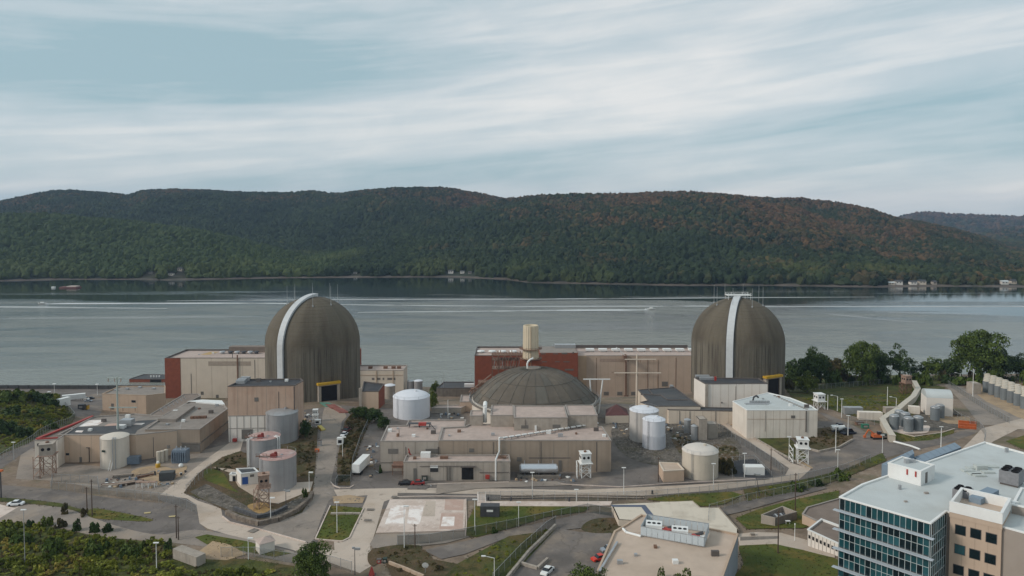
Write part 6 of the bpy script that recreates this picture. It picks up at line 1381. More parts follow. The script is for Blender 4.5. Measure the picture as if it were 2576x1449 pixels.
for k, (px, py, lab, m_, sx, sy, sz) in enumerate([(2178,1078,'green plant trailer on the verge of the hillside road', pm('green_paint',(.03,.16,.10),.1,1), 2.6,1.4,1.5),(2164,1070,'rust-coloured skip on the verge of the hillside road', rust, 3,1.5,1.3),(2228,1104,'dark green skip right of the orange excavator', darkgreen, 3,1.6,1.6),
     (1068,1210,'dark green waste skip against the front annex wall', darkgreen, 1.8,1.2,1.7),(798,1068,'white generator beside the small gate tower', white, 2.2,1.5,1.8),(790,1076,'white pallet box below the small gate tower', white, 2.6,1.6,1.0),
     (855,1120,'white cubicle with a round window on the uphill road', white, 2.2,1.5,2.6),(803,1123,'grey switch cubicle on the left of the uphill road', steel, 1.4,1.2,2.2),(797,1138,'red pump on the left verge of the uphill road', orange, 1.4,1.,1.),
     (953,1418,'red barrier machine at the bottom junction', red, 1.0,.8,1.0),(968,1418,'green cabinet right of the red barrier machine', darkgreen, .9,.8,1.2),(2016,1128+0,'pale skip left of the second watchtower', timber, 3.4,2.,1.3),
     (1894,1290+60,'low kerbside cabinet on the footpath', concrete, 1.0,.8,.8),(212,1030,'yellow loader in the far left car park', yellow, 3.2,2.,2.2),(203,1030,'black trailer left of the yellow loader', darksteel, 3.,2.,2.4)]):
    p = G(px, py); nm = {'green':'plant_trailer','rust-':'skip','dark ':'skip','white':'equipment_box','grey ':'switch_cubicle','red p':'pump','red b':'barrier_machine','pale ':'skip','low k':'cabinet','yello':'loader','black':'trailer'}[lab[:5]]
    T = thing(nm, lab, nm.replace('_',' '), tuple(p)); b = MB(); b.prism([(p.x-sx/2,p.y),(p.x+sx/2,p.y),(p.x+sx/2,p.y+sy),(p.x-sx/2,p.y+sy)], p.z-.1, p.z+sz); b.build('body', m_, T)
    b = MB(); b.box(p.x-sx/2-.06,p.x+sx/2+.06,p.y-.06,p.y+sy+.06,p.z+sz*.93,p.z+sz+.05); b.build('rim', copingd if k%2 else m_, T)
    b = MB(); b.box(p.x-sx*.3,p.x+sx*.3,p.y-.05,p.y-.01,p.z+sz*.3,p.z+sz*.75); b.build('door', black if k in (6,4) else copingm, T)
f = G(806,1080); T = thing('yellow_ramp', 'pale yellow steel ramp lying beside the uphill road', 'ramp', tuple(f)); b = MB(); b.obox(f+Vector((0,1.,0)), (.5,-.86,0), 3.2, (.86,.5,0), .9, f.z+.05, f.z+.5); b.build('plate', pm('pale_yellow', (.52,.45,.14), .1, 1), T)
b = MB(); b.obox(f+Vector((-.75,.56,0)), (.5,-.86,0), 3.2, (.86,.5,0), .06, f.z+.05, f.z+.9); b.build('side_rail', yellow, T)
# red deck beams in front of the left hatch
for k, (px, py, mm, lab) in enumerate([(823,1019,pm('green_sheet',(.10,.22,.17),.1,1),'green steel sheet laid in front of the left hatch'),(838,1024,reddeck,'long faded red steel mat in front of the left dome'),(858,1034,reddeck,'dark red steel mat nearest the uphill road')]):
    p = G(px, py); T = thing('steel_mat', lab, 'steel mat', tuple(p))
    for q in range(4): b = MB(); b.obox(p+Vector((q*1.1-1.6,0,0)), (.55,-.83,0), 4.2, (.83,.55,0), .42, p.z+.02, p.z+.35); b.build('plank', mm, T)

# ------------------------------------------------------------------ casks
def cask(px, ybase, r=1.7, h=5.6, lab='', group=None):
    p = G(px, ybase); T = thing('storage_cask', lab, 'cask', (p.x,p.y+r,p.z), group=group)
    b = MB(); b.lathe(p.x,p.y+r,[(r,p.z-.4),(r,p.z+h)],20); b.build('shell', casksteel, T, smooth=True)
    b = MB(); b.lathe(p.x,p.y+r,[(r+.02,p.z+h-.05),(r-.1,p.z+h+.15),(r*.7,p.z+h+.2),(r*.7,p.z+h+.45),(0,p.z+h+.5)],20); b.build('lid', white if group else steel, T)
    return T
for (px, yb, lab) in [(2268,1070,'cask at the back left of the cluster near the arched shed'),(2283,1076,'cask behind the middle of the cluster near the arched shed'),(2255,1082,'front left cask of the cluster near the arched shed'),(2291,1088,'front middle cask of the cluster near the arched shed'),(2316,1086,'front right cask of the cluster near the arched shed'),(2370,1053,'rear cask of the pair in front of the arched shed'),(2358,1059,'front cask of the pair in front of the arched shed')]:
    cask(px, yb, r=1.75, h=5.2, lab=lab)
p0 = G(2482,987); p1 = G(2571,1025)
lab0 = ['first (leftmost)','second','third','fourth','fifth','sixth','seventh']
rowdir = (p1-p0); step = rowdir/5.6; back = Vector((3.6, 5.2, 0))
proto = None
for row in range(5):
    for k in range(7):
        q = p0 + step*k + back*row
        if PX((q.x,q.y,32))[0] > 2600: continue
        z = tz(q.x, q.y); lab = '%s cask in the %s row on the sandy pad at the right edge' % (lab0[k], ['front','second','third','fourth','back'][row])
        if proto is None:
            proto = thing('storage_cask', lab, 'cask', (0,0,0), group='rows of casks on the pad at the right edge'); r, h = 1.75, 5.8
            b = MB(); b.lathe(0,0,[(r,-.4),(r,h)],20); b.build('shell', casksteel, proto, smooth=True)
            b = MB(); b.lathe(0,0,[(r+.02,h-.05),(r-.1,h+.15),(r*.72,h+.2),(r*.72,h+.5),(0,h+.55)],20); b.build('lid', creamtank, proto)
            for a in range(4): b = MB(); b.beam((r*math.cos(a*1.57-.8),r*math.sin(a*1.57-.8),.1),(r*math.cos(a*1.57-.8),r*math.sin(a*1.57-.8),h-.2),.14); b.build('rib', casksteel, proto)
            proto.location = (q.x,q.y,z)
        else: dup(proto, (q.x,q.y,z), .3*k, lab)
conbox('grey concrete cube at the left end of the cask rows', 2447, 2468, 965, 992, depth=5, name='concrete_cube')
# arched shed
AS = Bld('arched_shed', 'white arched-roof shed in the fenced compound at the right', [(2331,1000),(2398,1003),(2382,990),(2317,987)], whitewall, roof_white, ref=(2365,1001,1046), par=0)
P_ = [Vector((p[0],p[1],AS.zt)) for p in AS.P]; b = MB(); V_ = []
for k in range(9):
    a = math.pi*k/8; s_ = (1-math.cos(a))/2; hh = math.sin(a)*2.6
    V_ += [P_[0].lerp(P_[3], s_)+Vector((0,0,hh)), P_[1].lerp(P_[2], s_)+Vector((0,0,hh))]
b.add(V_, [(2*k,2*k+1,2*k+3,2*k+2) for k in range(8)]+[tuple(range(0,18,2)), tuple(range(17,0,-2))]); b.build('arched_roof', roof_white, AS.T, smooth=True)
T = thing('lean_to_canopy', 'small sloping white canopy at the right wall of the arched shed', 'canopy', tuple(G(2404,1046))); p = G(2406,1048); b = MB(); b.add([(p.x-1,p.y,p.z+3),(p.x-1,p.y+4,p.z+3),(p.x+3,p.y,p.z),(p.x+3,p.y+4,p.z),(p.x-1,p.y,p.z+2.8),(p.x-1,p.y+4,p.z+2.8)],[(0,1,3,2),(0,2,4),(1,5,3),(4,2,3,5)]); b.build('panel', white, T)
# covered walkway
pts_ = [(2299.5,970),(2309.5,990),(2297,1011),(2259.5,1043),(2219.5,1069),(2230,1090),(2245,1114)]
CW = thing('covered_walkway', 'zigzag cream covered walkway running down the hillside', 'walkway', tuple(G(2260,1043)))
gp = []
for (x, y) in pts_: gp.append(G(x, y))
for i in range(len(gp)-1):
    a, c_ = gp[i], gp[i+1]; n = max(1, int((c_-a).length/5)); 
    for k in range(n):
        q0 = a.lerp(c_, k/n); q1 = a.lerp(c_, (k+1)/n-.004); q0.z = tz(q0.x,q0.y); q1.z = tz(q1.x,q1.y); b = MB(); up = Vector((0,0,1.3)); b.beam(q0+up, q1+up, 1.9, 2.4); b.build('walkway_section', creamtank, CW)
        b = MB(); b.beam(q0+up*2+Vector((0,0,.1)), q1+up*2+Vector((0,0,.1)), 2.3, .2); b.build('walkway_roof', creamtank, CW)
T = thing('white_pipe_run', 'white pipe on the ground from the covered walkway to the office', 'pipe', tuple(G(2280,1120))); b = MB(); q = [G(2248,1114)+Vector((0,0,.5)), G(2290,1125)+Vector((0,0,.5)), G(2314,1134)+Vector((0,0,.5))]; b.path(q, .35, 7); b.build('pipe', white, T)
# orange barrier panels
T = thing('orange_barrier', 'row of orange plastic barriers at the compound corner on the right', 'barrier', tuple(G(2434,1080)))
for k in range(12):
    for r_ in range(3):
        p = G(2413+k*3.7, 1077+k*.3-r_*6.5); b = MB(); b.obox(p, (1,.05,0), .28, (0,1,0), .22, p.z, p.z+1.1); b.build('barrier_block', orange, T)
# walled enclosure on the lawn
en = [(1916,1304),(1949,1310),(2003,1294),(1968,1282)]; gpx = [G(x, y+14) for x, y in en]
T = thing('walled_enclosure', 'open-topped concrete enclosure on the lawn holding dark gear', 'enclosure', tuple(gpx[0]))
for i in range(4):
    a, c_ = gpx[i], gpx[(i+1)%4]; a = Vector((a.x,a.y,32.)); c_ = Vector((c_.x,c_.y,32.)); zt_ = tz(gpx[1].x,gpx[1].y)+2.4; b = MB(); d = (c_-a).normalized(); nn_ = Vector((d.y,-d.x,0)); m = (a+c_)/2; b.obox(m, d, (c_-a).length/2+.1, nn_, .15, 30., zt_+.003*i); b.build('wall', concrete if i != 1 else darkconc, T)
b = MB(); b.add([(p.x,p.y,zt_-1.9) for p in gpx], [(0,1,2,3)]); b.build('floor', darkconc, T)
m = sum(gpx, Vector())/4; 
for k in range(5): b = MB(); q = m+Vector((-1.8+k*.8,-1+k*.25,0)); b.box(q.x-.25,q.x+.25,q.y-.9,q.y+.9,zt_-1.85,zt_-.4); b.build('gear_rack', steel if k%2 else darksteel, T)
T = thing('small_white_table', 'small white stand beside the walled enclosure', 'stand', tuple(G(1982,1319))); p = G(1982,1320)
for sx in (-.5,.5): b = MB(); b.beam((p.x+sx,p.y,p.z-.1),(p.x+sx,p.y,p.z+1.),.1); b.build('leg', white, T)
b = MB(); b.box(p.x-.65,p.x+.65,p.y-.3,p.y+.4,p.z+1.,p.z+1.1); b.build('top', white, T)

# ------------------------------------------------------------------ tan-roofed building with the plant screen
zr = 39.5
TB = Bld('tan_roof_building', 'low building with a wide tan gravel roof and screened plant at the bottom centre', [(1500,1440),(1545,1335),(1575,1318),(1613,1293),(1857,1342),(1853,1353),(1790,1530),(1465,1530)], pm('blue_grey_panel_wall', (.33,.37,.42), .05, .3, streak=.2), roof_tan, zt=zr, zb=29., par=.4, parm=beige)
roofpoly(TB, 'dark_roof_recess', [(1556,1331),(1592,1306),(1612,1310),(1622,1340),(1570,1338)], roof_tan, .03)
b = MB(); z_ = TB.rz; b.path([W(1567,1330,z_+.25), W(1575,1339,z_+.25), W(1612,1349,z_+.25)], .3, 8); b.build('pipe_run', white, TB.T)
# screen: box of vertical panels
sc_pts = [W(1612,1349,z_), W(1771,1378,z_), W(1783,1342,z_+.0), W(1628,1318,z_)]
SCR = thing('plant_screen', 'pale blue-grey louvred screen round rooftop machines on the tan roof', 'screen', tuple(sc_pts[0]))
for i in range(4):
    a, c_ = sc_pts[i], sc_pts[(i+1)%4]; n = max(3, int((c_-a).length/1.25))
    for k in range(n):
        q0 = a.lerp(c_, k/n+.01/n*2); q1 = a.lerp(c_, (k+.96)/n); b = MB(); d = (q1-q0).normalized(); nn_ = Vector((d.y,-d.x,0)); m = (q0+q1)/2; b.obox(m, d, (q1-q0).length/2, nn_, .05, z_+.25, z_+2.35); b.build('screen_panel', pm('pale_blue_screen', (.50,.55,.58), .04, .5, streak=.1), SCR)
    b = MB(); b.beam(a+Vector((0,0,2.4)), c_+Vector((0,0,2.4)), .14); b.beam(a+Vector((0,0,.3)), c_+Vector((0,0,.3)), .14); b.build('screen_rail', steel, SCR)
for k, (px, py, lab) in enumerate([(1645,1339,'white rooftop chiller at the left inside the plant screen'),(1710,1353,'white rooftop chiller third from left inside the plant screen')]):
    p = W(px, py, z_); T = thing('rooftop_chiller', lab, 'chiller', (p.x,p.y,z_)); b = MB(); b.obox(p, (.97,-.22,0), 1.9, (.22,.97,0), 1.5, z_+.3, z_+2.3); b.build('casing', white, T)
    b = MB(); b.obox(p, (.97,-.22,0), 1.7, (.22,.97,0), 1.3, z_, z_+.3); b.build('base', darksteel, T)
    for q in range(3): b = MB(); c_ = p+Vector((.97,-.22,0))*(-1.15+q*1.15)+Vector((.22,.97,0))*-.2; b.lathe(c_.x, c_.y, [(.42,z_+2.3),(.42,z_+2.42),(0,z_+2.44)], 10); b.build('fan', black, T)
for k, (px, py, lab) in enumerate([(1681,1347,'red and white machine between the two chillers on the tan roof'),(1751,1364,'red and white machine at the right end of the plant screen')]):
    p = W(px, py, z_); T = thing('rooftop_machine', lab, 'machine', (p.x,p.y,z_)); b = MB(); b.obox(p, (.97,-.22,0), 2.1, (.22,.97,0), 1.2, z_+.2, z_+1.4); b.build('casing', white, T)
    b = MB(); b.beam(p+Vector((-1.4,0,1.5)), p+Vector((.8,-.4,1.5)), .9, .3); b.beam(p+Vector((-.6,.7,1.6)), p+Vector((.1,-1.,1.6)), .7, .3); b.build('red_cover', red, T)
    b = MB(); b.tube(p+Vector((0,.9,1.3)), p+Vector((1.9,.9,1.9)), .4, 8); b.build('black_duct', darksteel, T)
b = MB(); b.beam(W(1508,1437,zr+.05), W(1553,1363,zr+.05), .5, .25); b.build('roof_edge_rail', steel, TB.T)
# pale terrace roof behind it
TE = Bld('pale_terrace_roof', 'low pale cream roof slab with a dark blue band behind the tan-roofed building', [(1540,1268),(1632,1332),(1700,1345),(1866,1345),(1857,1330),(1809,1277),(1762,1277),(1742,1258)], cream, creamroof_m, zt=zr-5.6, par=.0) if False else \
     Bld('pale_terrace_roof', 'low pale cream roof slab with a dark blue band behind the tan-roofed building', [(1538,1268),(1556,1307),(1632,1312),(1857,1345),(1857,1330),(1809,1276),(1762,1276),(1742,1259)], cream, creamroof_m, zt=31.7, par=.0)
roofpoly(TE, 'blue_band', [(1536,1270),(1623,1270),(1648,1300),(1632,1300),(1613,1275),(1540,1275)], pm('blue_roof_band', (.10,.12,.17), .1, .5), .05)
for k in range(6): roofpoly(TE, 'roof_sheet', [(1660+k*24,1262),(1660+k*24+22,1262),(1672+k*26+22,1300),(1672+k*26,1300)] if k < 3 else [(1650+(k-3)*60,1303),(1706+(k-3)*60,1303),(1714+(k-3)*58,1318+(k-3)*4),(1660+(k-3)*58,1312+(k-3)*4)], creamroof_m, .04)

# ------------------------------------------------------------------ glass office building
zo = 56.
A0, B0, C0, E0 = W(2111.5,1249,zo), W(2342,1315.5,zo), W(2391,1294,zo), W(2477,1110.5,zo)
dirF = (B0-A0); LF_ = dirF.length; uF = dirF.normalized(); dR = (C0-B0); dRu = Vector((-uF.y, uF.x, 0))
if dRu.y < 0: dRu = -dRu
Rw = (C0-B0).length+1.2
back = 60.
P0, P1 = A0, B0; P2 = B0+dRu*Rw; P3 = P2+uF*28; P4 = P3+dRu*52; P5 = A0+dRu*60+uF*8
OFB = Bld('glass_office_building', 'white-roofed office building with a teal glass curtain wall at the lower right', None, darksteel, roof_white, zt=zo, zb=38., par=.35, parm=white,
          world_pts=[tuple(P0)[:2], tuple(P1)[:2], tuple(P2)[:2], tuple(P2+uF*30)[:2], tuple(P2+uF*30+dRu*46)[:2], tuple(E0)[:2], tuple(A0+dRu*11)[:2]])
glassA = pm('teal_glass', (.010,.058,.068), .3, .35, rough=.12, spec=.45); glassB = pm('dark_teal_glass', (.004,.014,.018), .3, .5, rough=.12, spec=.35); glassC = pm('blue_teal_glass', (.020,.085,.10), .25, .4, rough=.14, spec=.5)
mull = pm('pale_mullion', (.50,.56,.56), .04, .8, rough=.4)
def curtain(i, nb, u0=.15, u1=None):
    aa, uu, nn, LL = OFB.edge(i); u1 = u1 or LL-.15; bw = (u1-u0)/nb
    rows = [(zo-.35-2.15, zo-.45)]; zf = zo-2.75
    for fl in range(4): rows += [(zf-1.95-.05, zf-.10), (zf-3.75, zf-2.1)]; zf -= 4.05
    for (z0, z1) in rows:
        for k in range(nb):
            r_ = random.random(); OFB.uz('glass_pane', i, u0+bw*k+.05, u0+bw*(k+1)-.05, z0, z1, glassB if r_ < .32 else (glassC if r_ > .86 else glassA), .05, .08)
    for k in range(nb+1): OFB.uz('mullion', i, u0+bw*k-.035, u0+bw*k+.035, 41., zo-.35, mull, .12, .10)
    zf = zo-2.75
    for fl in range(5): OFB.uz('transom', i, u0, u1, zf-.06, zf+.06, mull, .12, .08); OFB.uz('transom', i, u0, u1, zf-2.07, zf-2.0, mull, .12, .08); zf -= 4.05
curtain(0, 16); curtain(1, 7)
OFB.uz('side_wall', 2, 0., OFB.edge(2)[3], 38.2, zo-.3, pm('grey_brown_masonry', (.30,.27,.24), .05, .3), .05, .1)
zf = zo-2.75
for fl in range(4):
    aa, uu, nn, LL = OFB.edge(0); c_ = aa+uu*(LL/2)+nn*.75; b = MB(); b.obox(c_, uu, LL/2+.8, nn, .50, zf-.06, zf+.06); b.build('sunshade', pm('pale_blue_metal', (.44,.48,.52), .03, .5), OFB.T)
    for k in range(17): b = MB(); q = aa+uu*(LL*k/16); b.beam((q.x,q.y,zf-.35), (q.x+nn.x*1.2,q.y+nn.y*1.2,zf-.1), .06); b.build('sunshade_bracket', mull, OFB.T)
    zf -= 4.05
# penthouse
pf = W(2316,1223,OFB.rz); pl = W(2233,1200,OFB.rz); zp = WY(2316,1185,pf.y).z; uL = (pf-pl).normalized(); uR = Vector((-uL.y,uL.x,0)); uR = uR if uR.y > 0 else -uR
LLp = (pf-pl).length; Wd = 7.0; q = [pl, pf, pf+uR*Wd, pl+uR*Wd]
PH = Bld('roof_penthouse', 'white stair penthouse standing on the office roof', None, white, roof_white, zt=zp, zb=OFB.rz+.95, par=.2, parm=white, world_pts=[tuple(v)[:2] for v in q], cat='penthouse')
PH.uz('door', 1, 2.2, 3.3, OFB.rz+.1, OFB.rz+2.5, louver, .05); PH.uz('red_light', 0, LLp-3., LLp-2.7, zp-1.6, zp-.4, red, .15, .2); PH.uz('red_light', 0, LLp-1.2, LLp-.9, zp-1.6, zp-.4, red, .15, .2)
PH.roofbox('roof_vent', 2283, 1166, .8, .8, .9, steel); PH.roofbox('roof_vent', 2296, 1164, 1.4, .8, .7, steel)
# blue sloped skylight roofs behind it
for (lab, pts4) in [('blue-grey sloping roof left of the penthouse', [(2218,1167),(2250,1175),(2300,1140),(2296,1131)]), ('long blue-grey sloping roof along the far edge of the office', [(2298,1150),(2320,1163),(2418,1125),(2402,1113)])]:
    T = thing('blue_roof', lab, 'roof', tuple(W(*pts4[0],zo)))
    lo1, lo2, hi2, hi1 = W(*pts4[1],zo-.05), W(*pts4[0],zo-1.5), W(*pts4[3],zo-1.5), W(*pts4[2],zo-.05); b = MB()
    b.add([lo1, hi1, hi2, lo2, lo1-Vector((0,0,4)), hi1-Vector((0,0,4)), hi2-Vector((0,0,4)), lo2-Vector((0,0,4))], [(0,1,2,3),(0,4,5,1),(1,5,6,2),(2,6,7,3),(3,7,4,0)]); b.build('sheet', pm('blue_grey_sheet', (.20,.26,.32), .06, .3), T)
    for k in range(7): b = MB(); b.beam(lo1.lerp(hi1,(k+.5)/7)+Vector((0,0,.03)), lo2.lerp(hi2,(k+.5)/7)+Vector((0,0,.03)), .08, .06); b.build('standing_seam', pm('blue_grey_sheet', ()), T)
for (px, py, w_, d_, h_, nm, mm) in [(2265,1232,.5,.5,1.0,'roof_pipe',steel),(2332,1243,.8,.5,.35,'roof_drain',copingm),(2280,1264,.6,.4,.3,'roof_drain',copingm),(2534,1138,.7,.5,1.0,'roof_pipe',steel),(2542,1188,.4,.4,1.2,'roof_pipe',steel)]: OFB.roofbox(nm, px, py, w_, d_, h_, mm)
for (px, py) in [(2440,1188),(2456,1196),(2472,1184),(2490,1192),(2468,1200),(2500,1178),(2452,1182)]: OFB.roofbox('roof_equipment', px, py, 2.6, 1.5, .35 if px != 2472 else 1.1, pm('worn_equipment', (.45,.48,.46), .1, 1))
for k, (px, py, lab) in enumerate([(2437,1268,'grey cooling unit with black fans behind the white parapet'),(2560,1225,'larger grey cooling unit at the right edge of the office roof')]):
    p = W(px, py, OFB.rz); s_ = .72+.2*k; T = thing('cooling_unit', lab, 'cooling unit', (p.x,p.y,OFB.rz)); b = MB(); b.obox(p+Vector((0,2,0)), uF, 2.0*s_, dRu, 2.4*s_, OFB.rz+.4, OFB.rz+3.4*s_); b.build('casing', pm('cooler_grey', (.22,.22,.23), .15, 1.5, dirt=.3), T)
    for a in range(2):
        for c_ in range(3): m = p+Vector((0,2,0))+uF*((a-.5)*2.*s_)+dRu*((c_-1)*1.5*s_); b = MB(); b.lathe(m.x, m.y, [(.75*s_,OFB.rz+3.4*s_),(.8*s_,OFB.rz+3.75*s_),(.7*s_,OFB.rz+3.75*s_),(.7*s_,OFB.rz+3.45*s_),(0,OFB.rz+3.45*s_)], 12); b.build('fan', black, T)
    b = MB(); b.obox(p+Vector((0,2,0)), uF, 1.8*s_, dRu, 2.2*s_, OFB.rz-.02, OFB.rz+.4); b.build('base_frame', copingd, T)
T = thing('blue_canopy_duct', 'blue-grey covered duct behind the first cooling unit', 'duct', tuple(W(2470,1250,OFB.rz))); b = MB(); b.beam(W(2452,1262,OFB.rz+1.4), W(2498,1238,OFB.rz+1.4), 2.2, 1.6); b.build('casing', pm('blue_grey_sheet', ()), T); b = MB(); b.beam(W(2452,1262,OFB.rz+.4), W(2498,1238,OFB.rz+.4), 1.6, .7); b.build('support', copingd, T)
# tan wing
zw = zo-.2; T0 = W(2391,1261,58.7); T1 = W(2521,1291,58.7); uW = (T1-T0).normalized(); dW = Vector((-uW.y,uW.x,0)); dW = dW if dW.y > 0 else -dW
wing_h = 58.7
TW = Bld('tan_office_wing', 'tan masonry wing with square dark windows and a white parapet at the lower right corner', None, pm('tan_masonry', (.46,.37,.29), .05, .3, streak=.15, sc_=(.3,.23,.18)), roof_tan, zt=wing_h, zb=38., par=2.0, parm=white, world_pts=[tuple(v)[:2] for v in (T0, T1, T1+dW*10, T0+dW*10)])
b = MB(); aa, uu, nn, LL = TW.edge(0); TW.uz('white_parapet_band', 0, -.15, LL+.1, wing_h-2.1, wing_h+.02, white, .14, .2); TW.uz('white_parapet_band', 1, -.1, TW.edge(1)[3], wing_h-2.1, wing_h+.02, white, .14, .2)
TW.uz('cornice', 0, -.1, LL+.1, wing_h-3.1, wing_h-2.15, pm('tan_masonry', ()), .1, .2)
for (x0, y0, x1, y1) in [(2405,1322,2427,1345),(2443,1330,2466,1355),(2481.5,1341,2506,1367),(2403,1371,2426,1394),(2441,1382,2463,1407),(2479,1393,2503,1419),(2400,1421,2422,1446),(2438,1433,2461,1458),(2476,1444,2500,1469)]:
    xm_, ym_ = (x0+x1)/2, (y0+y1)/2
    (u, z) = TW.hit(0, xm_, ym_); w_ = TW.uz('window', 0, u-.93, u+.93, z-.98, z+.98, copingd, .04); TW.uz('pane', 0, u-.82, u+.82, z-.86, z+.86, glassB if (x0+y0)%3 else glassC, .08, parent=w_)
for z_ in (51.5, 47.5, 43.5):
    for uu_ in (1.0,): w_ = TW.uz('window', 1, 1.2, 2.8, z_-.9, z_+.9, copingd, .04); TW.uz('pane', 1, 1.35, 2.65, z_-.8, z_+.8, glassB, .08, parent=w_)
for k in range(1, 4): TW.uz('control_joint', 0, LL*k/4-.03, LL*k/4+.03, 40, wing_h-3.2, brownwall, .02, .05)
# pale slab block right behind the wing
q0 = W(2545,1281,zo+.5); b0 = Bld('grey_stair_block', 'tall plain grey-brown block at the right edge beside the tan wing', None, pm('grey_brown_masonry', (.30,.27,.24), .05, .3), roof_white, zt=zo+1.6, zb=38., par=.3, parm=white, world_pts=[tuple(v)[:2] for v in (q0, q0+uW*14, q0+uW*14+dW*12, q0+dW*12)])
b0.roofbox('skylight', 2556, 1268, 1.2, .8, .4, white)
# striped low building left of the office
SB = Bld('striped_low_building', 'two-storey white striped building half hidden by the glass office', [(2031,1331),(2150,1385),(2165,1340),(2066,1304)], whitewall, roof_brown, ref=(2060,1345,1385), par=.5, parm=white)
aa, uu, nn, LL = SB.edge(0)
for k in range(12): SB.uz('rib', 0, LL*k/12+.05, LL*k/12+.15, SB.zb+2, SB.zt-.3, copingm, .06, .1)
for (zc_) in (SB.zt-1.7, SB.zt-4.7):
    for k in range(11): w_ = SB.uz('window', 0, LL*(k+.25)/12+.1, LL*(k+.9)/12, zc_-.45, zc_+.45, louver, .05); SB.uz('pane', 0, LL*(k+.25)/12+.2, LL*(k+.9)/12-.1, zc_-.36, zc_+.36, black, .09, parent=w_)
SB2 = Bld('brown_roof_block', 'brown gravel-roofed block behind the striped low building', [(2018,1292),(2110,1335),(2150,1290),(2112,1252),(2030,1275)], tan, roof_brown, ref=(2030,1296,1322), par=.3)

# seams, vents and pipes on the larger walls
def joints(B, i, n, w=.10, mat=copingm, z0=None, z1=None):
    aa, uu, nn, LL = B.edge(i)
    for k in range(1, n): B.uz('wall_joint', i, LL*k/n-w/2, LL*k/n+w/2, z0 or B.zb+1, z1 or B.zt-.3, mat, .03, .08)
jm = pm('faint_joint', (.37,.31,.255), .1, 1); jg = pm('faint_grey_joint', (.22,.20,.17), .1, 1)
joints(LB, 0, 7, .10, jm); joints(LA, 0, 5, .08, jm); joints(CB2, 0, 12, .12, jg); joints(CB1, 0, 5, .1, jg); joints(AN, 0, 8, .08, jg); joints(R6, 0, 9, .08, jm); joints(R5, 0, 8, .08, jm); joints(R4, 0, 9, .08, jm)
joints(TH1, 0, 12, .14, jm); joints(TH2, 0, 16, .14, jm); joints(LC, 2, 6, .1, jg); joints(PB, 0, 7, .12, jm, z0=zmid+.3)
for B, i, r, nm, mt in [(CB2,0,(1180,1128,1192,1137),'vent_grille',louver),(CB2,0,(1300,1150,1312,1160),'vent_grille',louver),(CB2,0,(1405,1158,1413,1186),'door',louver),(CB2,0,(1240,1112,1241.5,1144),'downpipe',copingd),(CB2,0,(1360,1112,1361.5,1166),'downpipe',copingd),(CB2,0,(1500,1112,1501.5,1186),'downpipe',copingd),
    (CB2,0,(1330,1151,1435,1152.5),'wall_conduit',copingd),(LB,0,(200,1150,206,1168),'door',louver),(LB,0,(385,1100,386.4,1150),'downpipe',copingd),(LB,0,(420,1120,428,1128),'vent_grille',louver),(LA,0,(280,1015,286,1030),'door',louver),(R6,0,(1990,1045,2000,1052),'vent_grille',louver),(R6,0,(1925,1034,1926.2,1085),'downpipe',copingm),
    (R5,0,(1850,972,1851.2,1022),'downpipe',copingm),(R5,0,(1890,1000,1898,1022),'door',louver),(TH1,0,(480,940,481.2,1000),'downpipe',copingd),(TH1,0,(505,985,512,993),'vent_grille',louver),(TH1,0,(640,905,641.2,980),'downpipe',copingd),(TH2,0,(1500,900,1501,990),'downpipe',rust),(TH2,0,(1700,900,1701.2,985),'downpipe',rust),(TH2,0,(1665,960,1680,972),'vent_grille',louver),
    (CB1,0,(1020,1124,1021.2,1160),'downpipe',copingd),(AN,0,(1040,1178,1048,1208),'door',louver),(PB,0,(640,1000,650,1010),'vent_grille',louver),(PB,0,(700,985,701.2,1040),'downpipe',copingd)]: B.rect(nm, i, r, mt, .10, .12)
for B, sp_, cnt in [(CB2, [(1130,1098),(1520,1100),(1500,1085),(1450,1093),(1240,1096),(1380,1092),(1300,1100),(1155,1088),(1410,1100)], 0), (CB1, [(1000,1080),(1040,1100),(1090,1092),(1075,1080)], 0), (LB, [(180,1082),(225,1085),(260,1062),(380,1072),(420,1072),(320,1052)], 0), (LC, [(420,1070),(460,1062),(530,1040),(500,1030),(545,1022),(440,1040)], 0), (TB, [(1600,1400),(1700,1420),(1800,1400),(1650,1380),(1560,1420)], 0), (TH1, [(500,893),(535,890)], 0), (R6, [(1920,1005),(1990,1022),(2030,1026),(1960,1000)], 0), (PB, [(680,962),(720,960),(650,960)], 0)]:
    for k, (x, y) in enumerate(sp_): B.roofbox('roof_vent', x, y, .7+.5*(k%3), .7+.3*(k%2), .5+.35*(k%3), (steel, white, copingd, rust)[k%4])
